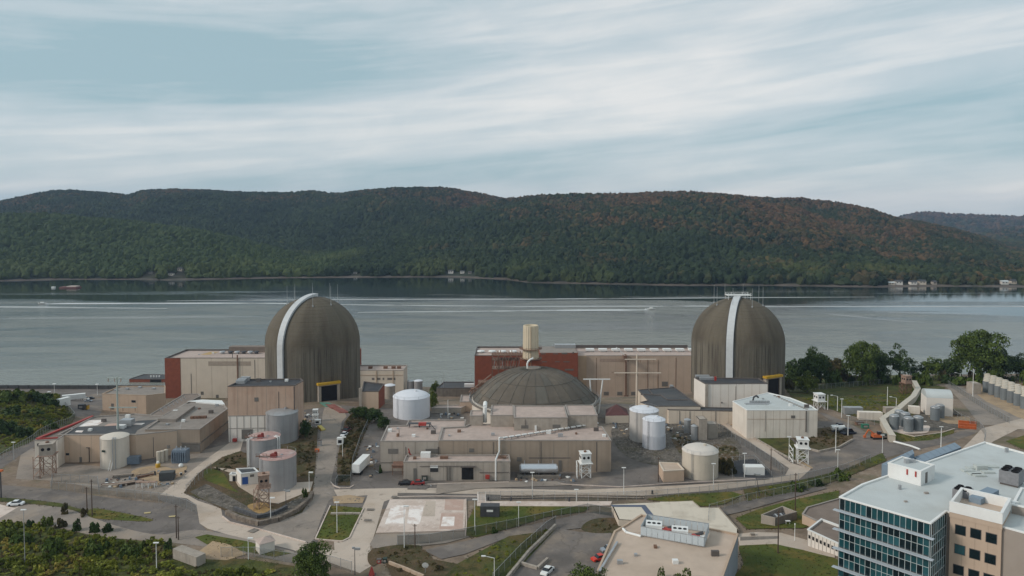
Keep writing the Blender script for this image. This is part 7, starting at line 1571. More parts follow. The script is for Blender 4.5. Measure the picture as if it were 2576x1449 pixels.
# ------------------------------------------------------------------ foliage builders
def leaf_cloud(seed, n_clump, n_leaf, size, flat=.85, low=-.75):
    """unit crown: leaf quads on the skins of many sub-clumps, radius about 1, base at z=0"""
    r = np.random.default_rng(seed); cs = []
    while len(cs) < n_clump:
        v = r.normal(size=3); v /= np.linalg.norm(v)
        if v[2] < low: continue
        cs.append(v*r.uniform(.30, .92)*np.array([1, 1, flat]))
    cs = np.array(cs); cr = r.uniform(.20, .38, n_clump)
    i = r.integers(0, n_clump, n_leaf); d = r.normal(size=(n_leaf, 3)); d /= np.linalg.norm(d, axis=1)[:, None]
    d[:, 2] = np.where(d[:, 2] < -.3, -d[:, 2], d[:, 2])
    p = cs[i] + d*(cr[i]*r.uniform(.7, 1.08, n_leaf))[:, None]
    nrm = d + r.normal(size=(n_leaf, 3))*.55; nrm /= np.linalg.norm(nrm, axis=1)[:, None]
    t1 = np.cross(nrm, r.normal(size=(n_leaf, 3))); t1 /= np.linalg.norm(t1, axis=1)[:, None]; t2 = np.cross(nrm, t1)
    s = (size*r.uniform(.6, 1.3, n_leaf))[:, None]
    V = np.stack([p-t1*s-t2*s*.6, p+t1*s*.3-t2*s, p+t1*s+t2*s*.6, p-t1*s*.3+t2*s], 1).reshape(-1, 3)
    V[:, 2] -= V[:, 2].min(); V[:, 2] /= V[:, 2].max()
    return V, np.arange(len(V)).reshape(-1, 4)
def crown_mesh(name, seed, ncl, nl, size, mat, **k):
    V, F = leaf_cloud(seed, ncl, nl, size, **k); o = numpy_mesh(name, V, F, mat); me = o.data; bpy.data.objects.remove(o); return me
CRM = {}
for key, mat in (('dark', leaf_dark), ('mid', leaf_mid), ('yel', leaf_yel), ('brown', leaf_brown)):
    CRM[key] = [crown_mesh('crown', 10*i+len(key), 46, 3800, .050, mat) for i in range(2)]
CRM['big'] = [crown_mesh('crown', 77, 58, 9500, .030, leaf_mid)]
CRM['bigd'] = [crown_mesh('crown', 78, 50, 8000, .034, leaf_dark)]
CRM['sparse'] = [crown_mesh('crown', 79, 26, 2600, .045, leaf_dark, flat=1.2)]
for key, mat in (('sdark', leaf_dark), ('smid', leaf_mid), ('syel', leaf_yel), ('sbrown', leaf_brown)):
    CRM[key] = [crown_mesh('foliage', 33+len(key), 14, 520, .12, mat, low=-.2)]
def tree(label, px, ybase, ytop, wpx, kind, name='tree', cat='tree', trunk=.22, zb=None, group=None, Y=None):
    f = G(px, ybase) if zb is None else W(px, ybase, zb)
    if Y: f = WY(px, ybase, Y); f.z = tz(f.x, f.y)
    zt = WY(px, ytop, f.y).z; H_ = zt-f.z; w = wpx/FOC*f.y/2; T = thing(name, label, cat, tuple(f), group=group)
    cb = H_*trunk; b = MB(); r0 = max(.12, H_*.022)
    b.tube((f.x,f.y,f.z-.4), (f.x+w*.05,f.y,f.z+cb), r0*1.3, 8, r0); b.tube((f.x+w*.05,f.y,f.z+cb), (f.x,f.y,f.z+H_*.75), r0, 7, r0*.35)
    for k in range(7):
        a = k*2.4; z0 = f.z+cb+(H_*.45)*k/7; b.tube((f.x,f.y,z0), (f.x+math.cos(a)*w*.62, f.y+math.sin(a)*w*.62, z0+H_*.17), r0*.5, 5, r0*.12)
    b.build('trunk', bark, T)
    ms = CRM[kind]; me = ms[random.randrange(len(ms))]; o = bpy.data.objects.new('crown', me); col.objects.link(o); o.parent = T
    hh = (H_-cb*.6); bush = cat in ('bush', 'shrub'); o.location = (0, 0, -.35*H_ if bush else cb*.6); hh = H_*1.35 if bush else hh; o.scale = (w*1.02, w*1.02, hh); o.rotation_euler = (0, 0, random.uniform(0, 6.28)); return T
for a in [('tallest tree, with a broad ragged crown above the cask rows',2462,958,828,128,'big'),('tree forming the right shoulder of the tallest tree',2512,958,868,70,'bigd'),('dark tree at the right frame edge behind the casks',2568,958,888,80,'bigd'),
    ('low tree left of the tallest tree',2352,956,898,60,'mid'),('darker low tree tucked against the tallest tree at its left',2392,957,900,56,'dark'),
    ('big rounded green tree in the middle of the riverside trees',2166,968,856,86,'big'),('dark tree behind the right side of the big rounded tree',2205,962,866,66,'bigd'),('airy tree with visible trunks right of the big rounded tree',2262,958,862,72,'sparse'),
    ('thin low tree at the gap in the riverside trees',2305,955,908,40,'sparse'),('dark oak-like tree nearest the right dome',2050,975,870,88,'bigd'),('dark tree touching the right edge of the right dome',1998,970,902,52,'dark'),
    ('brownish-green tree between the oak-like tree and the big rounded one',2102,965,898,62,'brown'),('bright yellow-green small tree beside the right dome',2030,988,930,56,'yel'),('reddish-brown bush beside the right dome hatch',1984,986,952,34,'brown')]:
    tree(*a, trunk=.12, group=None)
for k, x in enumerate(range(1985, 2640, 27)):
    tree('understorey shrub below the riverside trees, '+['behind the hatch of the right dome','beside the reddish-brown bush','below the tree touching the right dome','below the bright yellow-green tree','right of the bright yellow-green tree','under the left of the dark oak-like tree','under the right of the dark oak-like tree','below the brownish-green tree','left under the big rounded green tree','under the middle of the big rounded green tree','right under the big rounded green tree','below the dark tree behind the big rounded one','left of the trunks of the airy tree','among the trunks of the airy tree','right of the trunks of the airy tree','at the gap left of the brown watchtower','at the gap behind the brown watchtower','left under the low tree beside the tallest','under the low tree beside the tallest','under the darker low tree','under the left edge of the tallest tree','under the trunk of the tallest tree','under the right half of the tallest tree','at the right shoulder of the tallest tree','left under the dark tree at the frame edge'][min(k,24)], x+random.uniform(-10,10), 964+6*math.sin(k*2.1), 934+11*math.sin(k*1.3), 40+22*math.sin(k*1.7), ['sdark','smid','sbrown'][k%3], name='shrub', cat='shrub', trunk=.03, group='understorey shrubs along the riverside trees')
tree('round dark green tree in front of the lower road junction',786,1475,1364,98,'big',trunk=.10)
tree('green tree top at the bottom edge in front of the lower car park',1486,1560,1424,116,'big',trunk=.1)
tree('left of two green tree tops at the bottom edge in front of the tan roof',1662,1560,1425,62,'mid',trunk=.1); tree('right of two green tree tops at the bottom edge in front of the tan roof',1716,1560,1424,70,'mid',trunk=.1)
for a in [('yellow-green tree beside the bright white domed tank',1085,1030,974,34,'yel'),('dark shrubby tree below the brick annex by the left dome',905,1050,1022,50,'dark'),('dark tree left of the bright white domed tank',942,1062,1026,46,'dark'),('second dark tree at the foot of the bright white domed tank',965,1080,1045,34,'dark'),
    ('yellowish tree behind the riverside shed',1098,990,957,26,'yel'),('small tree on the verge beside the uphill road right of the tall grey tank',768,1100,1055,30,'dark')]: tree(*a, trunk=.08)
for k, (px, yb, yt, w, kd, lab) in enumerate([(20,1010,978,60,'smid','yellowish bush at the left frame edge on the hillside crest'),(60,1008,980,56,'syel','bright bush second from the left on the hillside crest'),(100,1012,982,60,'sdark','dark bush on the hillside crest by the car park'),(132,1020,990,46,'sdark','dark bush at the right end of the hillside crest'),
    (30,1045,1020,60,'sdark','dark bush low on the left hillside'),(85,1040,1025,50,'smid','small green bush in the middle of the left hillside'),(10,1090,1050,70,'sdark','large dark bush at the left frame edge below the crest'),(55,1100,1068,60,'sdark','dark bush near the slope road on the left hillside'),(120,1075,1055,50,'smid','green bush near the red roof edging'),
    (121,1322,1296,30,'syel','bright yellow bush standing up from the lower left scrub'),(153,1328,1302,26,'sbrown','brown bush right of the bright yellow bush'),(196,1334,1305,32,'sdark','dark bush left of the pair in the lower left scrub'),(235,1338,1310,36,'sdark','dark bush in the middle of the lower left scrub edge'),(268,1338,1314,34,'sdark','dark bush at the right end of the lower left scrub edge'),(75,1325,1305,26,'sdark','small dark bush behind the tall floodlight post'),
    (240,1400,1355,60,'smid','largest rounded bush in the lower left scrub'),(140,1390,1345,60,'smid','rounded green bush in the lower left scrub'),(60,1370,1335,60,'smid','green bush low in the lower left scrub'),(330,1400,1368,56,'smid','green bush left of the lamp post in the scrub'),(20,1350,1322,50,'syel','yellow-green bush at the left frame edge in the scrub'),(425,1385,1355,30,'sdark','dark bush behind the grey container'),
    (164,1292,1262,18,'sbrown','small bush on the verge left of the wooden poles'),(212,1298,1275,18,'sbrown','grey-brown bush at the foot of the wooden poles'),(768,1250,1225,16,'smid','small green bush at the right end of the gravel slope'),(735,1075,1050,40,'sdark','dark shrub behind the tall grey tank on its right'),(1828,1190,1150,40,'sbrown','greyish leafless bush right of the squat cream tank'),(1800,1180,1150,34,'sbrown','second greyish bush touching the squat cream tank'),
    (958,1205-15,1168,12,'sdark','round bush at the corner of the central left wing'),(2110,1185+20,1180,50,'smid','bush left on the verge below the right road'),(2010,1232,1212,50,'smid','bush by the tall wooden pole above the lawn'),(2050,1222,1200,50,'sdark','dark bush in the hedge above the lawn'),(1245,1340,1325,24,'sdark','small dark bush beside the track'),(1105,1435,1420,22,'sbrown','reddish bush at the bottom below the track')]):
    tree(lab, px, yb, yt, w, kd, name='bush', cat='bush', trunk=.04)

# ------------------------------------------------------------------ scrub, weeds and tufts (nobody could count them)
def srccol(name, meshes):
    c = bpy.data.collections.new(name)
    for m in meshes: c.objects.link(bpy.data.objects.new(name, m))
    return c
scr1 = [crown_mesh('scrub_clump', 200+i, 9, 260, .17, leaf_scrub, low=-.1) for i in range(4)]
scr2 = [crown_mesh('scrub_clump', 300+i, 8, 200, .17, leaf_scrub2, low=-.1) for i in range(4)]
tuft_m = leaf_mat('dry_grass_blades', (.045,.055,.016), (.10,.095,.035), (.16,.12,.06), scale=.2)
def tuftmesh(seed):
    r = np.random.default_rng(seed); n = 40; p = np.c_[r.normal(size=(n,2))*.45, np.zeros(n)]; t = np.c_[r.normal(size=(n,2))*.35, r.uniform(.5,1.1,n)]; s = np.c_[r.normal(size=(n,2)), np.zeros(n)]; s = s/np.linalg.norm(s,axis=1)[:,None]*.14
    V = np.stack([p-s, p+s, p+t], 1).reshape(-1,3); o = numpy_mesh('grass_tuft', V, np.arange(len(V)).reshape(-1,3), tuft_m); me = o.data; bpy.data.objects.remove(o); return me
CS1, CS2, CT = srccol('scrub_sources', scr1), srccol('weed_sources', scr2), srccol('tuft_sources', [tuftmesh(i) for i in range(4)])
def inside(px, py, poly):
    r = np.zeros(len(px), bool); n = len(poly)
    for i in range(n):
        (x0, y0), (x1, y1) = poly[i], poly[(i+1) % n]
        c = ((y0 > py) != (y1 > py)) & (px < (x1-x0)*(py-y0)/((y1-y0) if y1 != y0 else 1e-9)+x0); r ^= c
    return r
def cover(name, polys, dens, src, s0, s1, label, zoff=-.1):
    P = []
    for poly in polys:
        g_ = [G(*p) for p in poly]; xs = [p.x for p in g_]; ys = [p.y for p in g_]; ar = (max(xs)-min(xs))*(max(ys)-min(ys)); n = int(ar*dens)
        x = rng.uniform(min(xs), max(xs), n); y = rng.uniform(min(ys), max(ys), n); k = inside(x, y, [(p.x,p.y) for p in g_])
        P += [(a, c, tz(a, c)+zoff) for a, c in zip(x[k], y[k])]
    o = wood_obj(name, np.array(P), src, s0, s1, label); o['category'] = 'vegetation'; return o
cover('scrub', [[(-40,1318),(100,1322),(250,1356),(400,1368),(432,1372),(430,1425),(470,1436),(520,1440),(640,1436),(735,1440),(735,1500),(-40,1500)]], .24, CS1, .5, 1.9, 'tangled green and brown scrub filling the lower left corner')
cover('hillside_scrub', [[(-60,992),(60,988),(146,995),(152,1016),(182,1048),(172,1062),(96,1092),(50,1116),(-10,1136),(-60,1150)]], .16, CS1, .6, 1.7, 'green scrub over the left hillside')
cover('embankment_weeds', [[(872,1062),(905,1024),(932,1032),(936,1045),(902,1120),(888,1168),(878,1212),(854,1214),(851,1160),(862,1100)]], .55, CS2, .5, 1.2, 'brown weeds on the embankment beside the truck yard')
cover('bank_weeds', [[(520,1182),(560,1158),(605,1140),(622,1150),(600,1176),(560,1184)],[(740,1100),(790,1082),(792,1150),(785,1205),(750,1205),(752,1150)],[(940,1388),(1000,1376),(1055,1378),(1036,1393),(975,1398),(940,1420)],[(965,1402),(1040,1384),(1070,1388),(1088,1408),(1100,1445),(1000,1455)],[(1465,1332),(1492,1310),(1548,1308),(1562,1320),(1545,1336)],
    [(1700,1100),(1760,1118),(1848,1128),(1846,1160),(1800,1172),(1722,1146)],[(2022,1088),(2090,1079),(2130,1090),(2140,1105),(2108,1120),(2050,1130),(2012,1112)]], .30, CS2, .35, .9, 'brown weeds over the bare banks')
cover('verge_scrub', [[(1870,1236),(2000,1216),(2130,1184),(2216,1146),(2222,1160),(2130,1196),(2060,1222),(1960,1246),(1880,1264)],[(1282,1352),(1340,1344),(1388,1332),(1392,1338),(1275,1460),(1120,1460),(1150,1424)],[(1985,1002),(2060,1003),(2100,1004),(2250,990),(2320,972),(2295,1010),(2225,1062),(2190,1056),(2120,1036),(2060,1018)]], .22, CS1, .3, .8, 'green scrub along the verges and the right hillside')
cover('grass_tufts', [[(1175,1346),(1177,1320),(1199,1276),(1480,1279),(1380,1298),(1300,1322),(1200,1350)],[(795,1355),(823,1296),(833,1275),(911,1281),(876,1352),(860,1360)],[(1855,1307),(1980,1265),(2108,1238),(2108,1298),(2020,1328),(1884,1330)],[(1866,1374),(1940,1370),(2020,1387),(2106,1412),(2106,1480),(1866,1480)],
    [(2246,1086),(2300,1099),(2370,1089),(2398,1082),(2340,1106),(2270,1110)],[(222,1290),(260,1284),(380,1308),(280,1306)],[(1640,1256),(1700,1247),(1860,1244),(1770,1273)],[(495,1354),(520,1348),(700,1387),(690,1400),(600,1383)]], .9, CT, .15, .38, 'rough blades on the mown lawns', 0.)

# loose rock on the mounds
rock_m = pm('loose_rock', (.20,.185,.165), .3, 1.2, rough=.95, dirt=.5, dc=(.10,.09,.08))
rocks = []
for k in range(4):
    bm = bmesh.new(); bmesh.ops.create_icosphere(bm, subdivisions=1, radius=1.)
    for v in bm.verts: v.co *= 1+mnoise.noise(v.co*1.5+Vector((k*5,0,0)))*.7; v.co.z *= .6
    me = bpy.data.meshes.new('rock'); bm.to_mesh(me); bm.free(); me.materials.append(rock_m); rocks.append(me)
CR_ = srccol('rock_sources', rocks)
cover('loose_rock', [[(1550,1074),(1604,1054),(1700,1054),(1800,1066),(1846,1100),(1862,1156),(1800,1184),(1700,1170),(1620,1160),(1570,1138),(1545,1100)],[(482,1238),(520,1220),(600,1264),(650,1292),(700,1282),(768,1242),(772,1250),(740,1283),(690,1303),(640,1303),(580,1283)],[(838,1252),(916,1254),(910,1264),(842,1266)]], .9, CR_, .12, .5, 'broken grey rock spread over the mounds', 0.)
cover('yard_rubble', [[(260,1205),(400,1212),(440,1190),(480,1180),(440,1235),(260,1228)],[(150,1240),(470,1268),(495,1290),(420,1282),(150,1250)],[(948,1348),(1165,1342),(1110,1366),(940,1378)],[(1000,1222),(1120,1212),(1110,1226),(1000,1230)]], .45, CR_, .08, .32, 'scattered rubble over the left and front yards', 0.)

cover('low_weeds', [[(-40,1318),(100,1322),(250,1356),(400,1368),(432,1372),(436,1416),(520,1432),(640,1436),(735,1440),(735,1500),(-40,1500)],[(-60,992),(60,988),(146,995),(152,1016),(182,1048),(172,1062),(96,1092),(50,1116),(-60,1150)]], .35, CS2, .3, .9, 'low brown and olive weeds between the bushes')
def edge_cover(name, rings, per_m, jit, src, s0, s1, label, zoff=0.):
    P = []
    for g_ in rings:
        for a, c in zip(g_, g_[1:]+g_[:1]):
            Ln = math.hypot(c.x-a.x, c.y-a.y)
            for _ in range(int(Ln*per_m)):
                if mnoise.noise(Vector((a.x*.07+_*.02, a.y*.07, 5.))) < -.15: continue
                u = rng.random(); P.append((a.x+(c.x-a.x)*u+rng.normal()*jit, a.y+(c.y-a.y)*u+rng.normal()*jit))
    P = [(x, y, tz(x, y)+zoff) for x, y in P if GX0+5 < x < GX1-5 and 65 < y < 470]
    o = wood_obj(name, np.array(P), src, s0, s1, label); o['category'] = 'vegetation'; return o
edge_cover('edge_weeds', EDGES, 2.0, .45, CS2, .10, .28, 'ragged weeds growing along the edges of lawns and banks', -.05)
deb = []
for k, (sx, sy, sz, mm) in enumerate([(1.4,.25,.25,rust),(.9,.9,.5,timber),(2.6,.2,.2,steel),(.7,.7,.9,bluegrey),(1.2,.8,.3,white),(.6,.6,.6,darksteel)]):
    b = MB(); b.box(-sx/2,sx/2,-sy/2,sy/2,0,sz); b.box(-sx*.3,sx*.2,-sy*.9,-sy*.6,0,sz*.6); o = b.build('debris_piece', mm); deb.append(o.data); bpy.data.objects.remove(o)
CD = srccol('debris_sources', deb)
cover('yard_debris', [[(262,1200),(330,1192),(455,1180),(470,1190),(430,1226),(270,1230)],[(1672,1070),(1720,1066),(1755,1100),(1745,1118),(1690,1105)],[(1095,1040),(1165,1042),(1165,1056),(1100,1056)],[(1286,1200),(1440,1200),(1460,1216),(1290,1214)],[(1000,1212),(1090,1212),(1090,1222),(990,1224)],[(920,1120),(952,1120),(950,1200),(925,1205)],[(1530,1060),(1580,1075),(1590,1100),(1550,1090)],[(1955,1085),(2050,1075),(2060,1090),(1975,1100)],[(2270,1046),(2320,1050),(2330,1062),(2280,1062)],[(745,1040),(800,1040),(800,1060),(760,1066)]], .18, CD, .5, 1.3, 'loose beams, pallets and boxes lying about the yards', 0.)

# ------------------------------------------------------------------ fences
mesh_m = bpy.data.materials.new('chain_link'); mesh_m.use_nodes = True; t = mesh_m.node_tree; b = t.nodes['Principled BSDF']; b.inputs['Base Color'].default_value = (.16,.18,.18,1); b.inputs['Metallic'].default_value = .4; b.inputs['Roughness'].default_value = .5; b.inputs['Alpha'].default_value = .26
mesh_m2 = mesh_m.copy(); mesh_m2.name = 'dark_screened_chain_link'; mesh_m2.node_tree.nodes['Principled BSDF'].inputs['Base Color'].default_value = (.06,.085,.08,1); mesh_m2.node_tree.nodes['Principled BSDF'].inputs['Alpha'].default_value = .50
postmesh = {}
def fence(label, px, h=2.6, mat=None, step=3.2, pm_=None):
    mat = mat or mesh_m; pm_ = pm_ or steel
    g_ = [G(*p) for p in px]; T = thing('chain_link_fence', label, 'fence', tuple(g_[0])); pts = []
    for a, c in zip(g_[:-1], g_[1:]):
        n = max(1, int(round(math.hypot(c.x-a.x, c.y-a.y)/step)))
        pts += [(a.x+(c.x-a.x)*k/n, a.y+(c.y-a.y)*k/n) for k in range(n)]
    pts.append((g_[-1].x, g_[-1].y)); P = [Vector((x, y, tz(x, y))) for x, y in pts]; loc = Vector(T.location)
    key = (h, pm_.name)
    if key not in postmesh:
        b = MB(); b.tube((0,0,-.4), (0,0,h+.25), .055, 6); o = b.build('post', pm_); postmesh[key] = o.data; bpy.data.objects.remove(o)
    for p in P: o = bpy.data.objects.new('post', postmesh[key]); col.objects.link(o); o.parent = T; o.location = p-loc
    for a, c in zip(P[:-1], P[1:]):
        b = MB(); b.add([a+Vector((0,0,.05)), c+Vector((0,0,.05)), c+Vector((0,0,h)), a+Vector((0,0,h))], [(0,1,2,3)]); b.build('mesh_panel', mat, T)
    b = MB()
    for a, c in zip(P[:-1], P[1:]): b.beam(a+Vector((0,0,h)), c+Vector((0,0,h)), .06)
    b.build('top_rail', pm_, T); return T
fence('chain link fence across the bottom from the grey container to the road junction', [(556,1402),(640,1402),(740,1418),(830,1424),(885,1440)])
fence('dark screened fence along the lawn and track right of the white pad', [(1000,1372),(1080,1368),(1170,1353),(1300,1328),(1390,1308),(1478,1289),(1540,1300)], mat=mesh_m2)
fence('chain link fence between the left road and the sandy yard', [(128,1232),(250,1244),(340,1254),(420,1264),(470,1280),(494,1292)])
fence('chain link fence round the left side of the sandy yard', [(130,1228),(132,1212),(246,1218),(248,1236)])
fence('chain link fence along the lower edge of the main road at centre right', [(1205,1260),(1340,1256),(1480,1262),(1625,1256),(1760,1246)])
fence('chain link fence along the main road below the ramp at the right', [(1760,1246),(1900,1228),(2030,1208),(2120,1188),(2190,1162)])
fence('chain link fence behind the lawn of the walled enclosure', [(1782,1322),(1784,1292),(1880,1264),(1990,1242),(2070,1222),(2108,1212)])
fence('fence on the bank beside the concrete ramp at the tank island', [(531,1184),(500,1210),(468,1240)])
fence('fence down the hill road at the far right', [(2385,970),(2430,1000),(2480,1032),(2540,1066)])
fence('fence round the corner of the compound by the orange barriers', [(2408,1052),(2428,1062),(2466,1078),(2480,1100),(2476,1120)])
fence('fence climbing the left hillside slope road', [(0,1160),(40,1136),(80,1112),(96,1098),(176,1064),(188,1050),(172,1032),(154,1016)])
fence('dark screened fence round the foot of the brown embankment', [(845,1222),(850,1212),(882,1212),(888,1165),(905,1115),(925,1070)], mat=mesh_m2, h=2.2)
fence('fence along the ramp road below the concrete boxes', [(1800,1078),(1850,1108),(1900,1140),(1950,1172),(1972,1196)])
fence('fence in front of the riverside trees', [(1990,985),(2080,978),(2180,970),(2300,958),(2440,955),(2590,955)])
fence('fence round the dark gravel pit of the white cabin', [(1842,1204),(1842,1162),(1898,1158),(1940,1200)], h=1.8)
fence('fence along the low wall of the lower car park', [(1240,1470),(1310,1395),(1375,1336),(1398,1322)], mat=mesh_m2)
fence('fence in front of the white container walls on the hill', [(2118,1052),(2160,1064),(2220,1072),(2262,1046)], h=2.)

# ------------------------------------------------------------------ low walls and kerbs
def lowwall(name, label, px, h, t_, mat, cat='wall', step=2.4, part='block'):
    g_ = [G(*p) for p in px]; T = thing(name, label, cat, tuple(g_[0]))
    for a, c in zip(g_[:-1], g_[1:]):
        n = max(1, int(round((c-a).length/step)))
        for k in range(n):
            q0 = a.lerp(c, k/n+.006); q1 = a.lerp(c, (k+1)/n-.006); d = Vector((q1.x-q0.x, q1.y-q0.y, 0)).normalized(); nn_ = Vector((d.y,-d.x,0)); m = (q0+q1)/2
            zb_ = min(tz(q0.x,q0.y), tz(q1.x,q1.y)); zt_ = (tz(q0.x,q0.y)+tz(q1.x,q1.y))/2+h; b = MB(); b.obox(m, d, math.hypot(q1.x-q0.x,q1.y-q0.y)/2, nn_, t_/2, zb_-.3, zt_+random.uniform(-.02,.02)); b.build(part, mat, T)
    return T
lowwall('car_park_wall', 'long low concrete wall running diagonally along the lower car park', [(1268,1470),(1330,1394),(1398,1327)], 1.1, .6, concrete)
lowwall('l_shaped_wall', 'L-shaped low wall in the lower car park beside the white car', [(1307,1421),(1352,1434),(1378,1411)], .9, .6, concrete)
lowwall('beige_low_wall', 'low beige wall at the bottom left of the dark weeds', [(979,1420),(1020,1436),(1066,1456)], .9, .5, beige)
lowwall('dark_retaining_wall', 'dark low wall at the point of the gravel slope below the tank island', [(590,1284),(650,1305),(690,1296),(722,1280)], 1.1, .7, pm('dark_gravel_wall', (.10,.10,.105), .2, 1.5, bump=.4), step=1.6)
lowwall('stone_retaining_wall', 'retaining wall of pale and dark stones curving round the tip of the tank island', [(570,1294),(600,1308),(652,1322),(700,1312),(745,1290),(778,1262),(786,1246)], 1.3, 1.0, pm('mixed_stone', (.17,.145,.12), .35, .9, bump=.5, dirt=.5, dc=(.34,.29,.24), dscale=.4), step=1.2, part='stone')
lowwall('concrete_edging', 'concrete edging across the middle of the lawn strip', [(832,1294),(906,1294)], .5, .8, concrete)
lowwall('sea_wall', 'dark sea wall along the river at the left', [(-30,978),(100,978),(200,978),(300,978),(412,978)], 2.4, 1.2, pm('wet_dark_concrete', (.07,.07,.068), .15, .5), step=6)
lowwall('ramp_wall', 'concrete kerb wall along the ramp road at the right', [(1820,1064),(1880,1092),(1960,1140),(2040,1183)], .5, .5, concrete)
lowwall('terrace_wall', 'curved wall at the edge of the right hand road by the weed bank', [(2010,1125),(2060,1138),(2110,1128),(2145,1108)], .7, .5, concrete)
def kerb(px, smooth=False):
    if smooth: px = smooth_poly(px)
    g_ = [G(*p) for p in px]; b = MB()
    for a, c in zip(g_[:-1], g_[1:]):
        n = max(1, int((c-a).length/4))
        for k in range(n):
            q0, q1 = a.lerp(c, k/n), a.lerp(c, (k+1)/n); q0.z = tz(q0.x,q0.y)+.14; q1.z = tz(q1.x,q1.y)+.14; b.beam(q0, q1, .30, .30)
    b.build('kerb', concpale_m, kind='structure')
kerb([(793,1357),(821,1295),(831,1273)]); kerb([(915,1279),(899,1312),(879,1354),(861,1363),(820,1360),(793,1357)]); kerb([(1171,1350),(1173,1320),(1172,1257)]); kerb([(946,1342),(1169,1336)]); kerb([(1200,1274),(1482,1275)])
kerb([(1000,1251),(1100,1249),(1200,1250)]); kerb([(560,1300),(579,1315),(654,1333),(769,1365)]); kerb([(1030,1221),(1150,1217),(1280,1214)]); kerb([(1410,1219),(1560,1226),(1700,1217),(1900,1206)])
kerb([(832,1214),(840,1223),(856,1229),(880,1228),(890,1222)]); kerb([(2243,1085),(2300,1099),(2370,1089),(2402,1079)])
# pipes on the ground along the main road, and a footbridge-like gate frame
T = thing('ground_pipes', 'pair of long pipes lying beside the main road at centre right', 'pipes', tuple(G(1450,1246))); b = MB()
for dy in (0, 5): b.path([G(1260,1250+dy)+Vector((0,0,.3)), G(1440,1247+dy)+Vector((0,0,.3)), G(1620,1250+dy)+Vector((0,0,.3))], .22, 6)
b.build('pipe', stone, T)
T = thing('handrail', 'white handrail beside the pale footpath left of the black container', 'railing', tuple(G(1202,1272)))
for x in (1202, 1222):
    b = MB(); q = [G(x, y) for y in (1246, 1255, 1264, 1272)]
    for a, c in zip(q[:-1], q[1:]): b.beam(a+Vector((0,0,1.1)), c+Vector((0,0,1.1)), .09)
    b.build('rail', white, T)
    for a in q: b = MB(); b.beam(a, a+Vector((0,0,1.1)), .09); b.build('post', white, T)
# bollards / barrels
for k, (px, py, lab) in enumerate([(1228,1260,'left dark bollard on the footpath edge'),(1285,1261,'middle dark bollard on the footpath edge'),(1432,1262,'right dark bollard on the footpath edge'),(1641,1243,'dark bollard beside the main road below the squat tank')]):
    p = G(px, py); T = thing('bollard', lab, 'bollard', tuple(p), group='dark bollards along the footpath'); b = MB(); b.lathe(p.x,p.y,[(.3,p.z-.1),(.3,p.z+1.1),(.2,p.z+1.25),(0,p.z+1.3)],8); b.build('shaft', darksteel, T); b = MB(); b.lathe(p.x,p.y,[(.42,p.z-.1),(.42,p.z+.15),(.3,p.z+.2)],8); b.build('base', darkconc, T)
# traffic cone and satellite dish at the bottom
f = G(943,1452); f = G(935,1447); T = thing('traffic_cone', 'red cone-shaped barrier at the bottom junction', 'cone', tuple(f)); b = MB(); b.lathe(f.x,f.y,[(.8,f.z),(.15,f.z+2.0),(0,f.z+2.0)],12); b.build('cone', red, T); b = MB(); b.box(f.x-.9,f.x+.9,f.y-.9,f.y+.9,f.z-.05,f.z+.12); b.build('foot', darksteel, T)
f = G(1070,1442); T = thing('satellite_dish', 'small white dish on a post at the bottom edge', 'dish', tuple(f)); b = MB(); b.beam(f, f+Vector((0,0,1.6)), .12); b.build('post', steel, T); b = MB(); b.tube(f+Vector((0,-.1,2.)), f+Vector((0,.25,2.1)), .8, 14, .25); b.build('dish', white, T)

# ------------------------------------------------------------------ wakes, boats, barge, far houses
foam = bpy.data.materials.new('foam'); foam.use_nodes = True; t = foam.node_tree; b = t.nodes['Principled BSDF']; b.inputs['Base Color'].default_value = (.62,.64,.64,1); b.inputs['Roughness'].default_value = .8
tc_ = N(t, 'ShaderNodeNewGeometry'); pos = tc_.outputs['Position']
L(t, mrange(wn(.05, .25, 1.4, 5, .6), .30, .52, .25, .95), b.inputs['Alpha'])
foam2 = foam.copy(); foam2.name = 'thin_foam'
for n_ in foam2.node_tree.nodes:
    if n_.type == 'MAP_RANGE': n_.inputs[4].default_value = .62; n_.inputs[3].default_value = .10
foam3 = foam.copy(); foam3.name = 'fading_foam'
for n_ in foam3.node_tree.nodes:
    if n_.type == 'MAP_RANGE': n_.inputs[4].default_value = .26; n_.inputs[3].default_value = .0
WK = [0]
def wake(px, wd, mat, label):
    P = [W(x, y, .06) for x, y in px]; b = MB(); V_ = []
    for i, p in enumerate(P):
        w_ = (wd[i] if isinstance(wd, list) else wd)*1.35; V_ += [(p.x, p.y-w_/2, .08+.012*WK[0]), (p.x, p.y+w_/2, .08+.012*WK[0])]
    WK[0] += 1
    b.add(V_, [(2*i,2*i+2,2*i+3,2*i+1) for i in range(len(P)-1)]); b.build('boat_wake', mat, kind='stuff', label=label)
wake([(112,764.5),(160,763.6),(300,763.2),(520,762.6),(760,763)], [3,9,9,9,6], foam, 'bright foam trailing behind the left speedboat')
wake([(700,764),(1000,768),(1300,771),(1700,770),(2200,771),(2640,771)], [3,7,8,8,9,10], foam2, 'long wake line crossing the river to the right edge')
wake([(420,757),(727,754.4),(1000,753),(1280,752.6),(1700,750),(2000,748),(2200,747)], [3,8,8,9,8,6,2], foam2, 'far wake line across the calm water')
wake([(-60,771.5),(80,772.5),(200,774),(420,776)], [10,11,9,3], foam2, 'wake line at the left edge')
wake([(1632,779.5),(1560,780),(1400,780.5),(1200,783)], [3,10,9,3], foam, 'bright foam trailing behind the right speedboat')
wake([(1400,781),(1100,784),(900,786)], [6,8,4], foam2, 'fading wake between the domes')
wake([(0,801),(250,800),(530,797),(690,797)], [8,13,13,6], foam3, 'soft wake line left of the left dome')
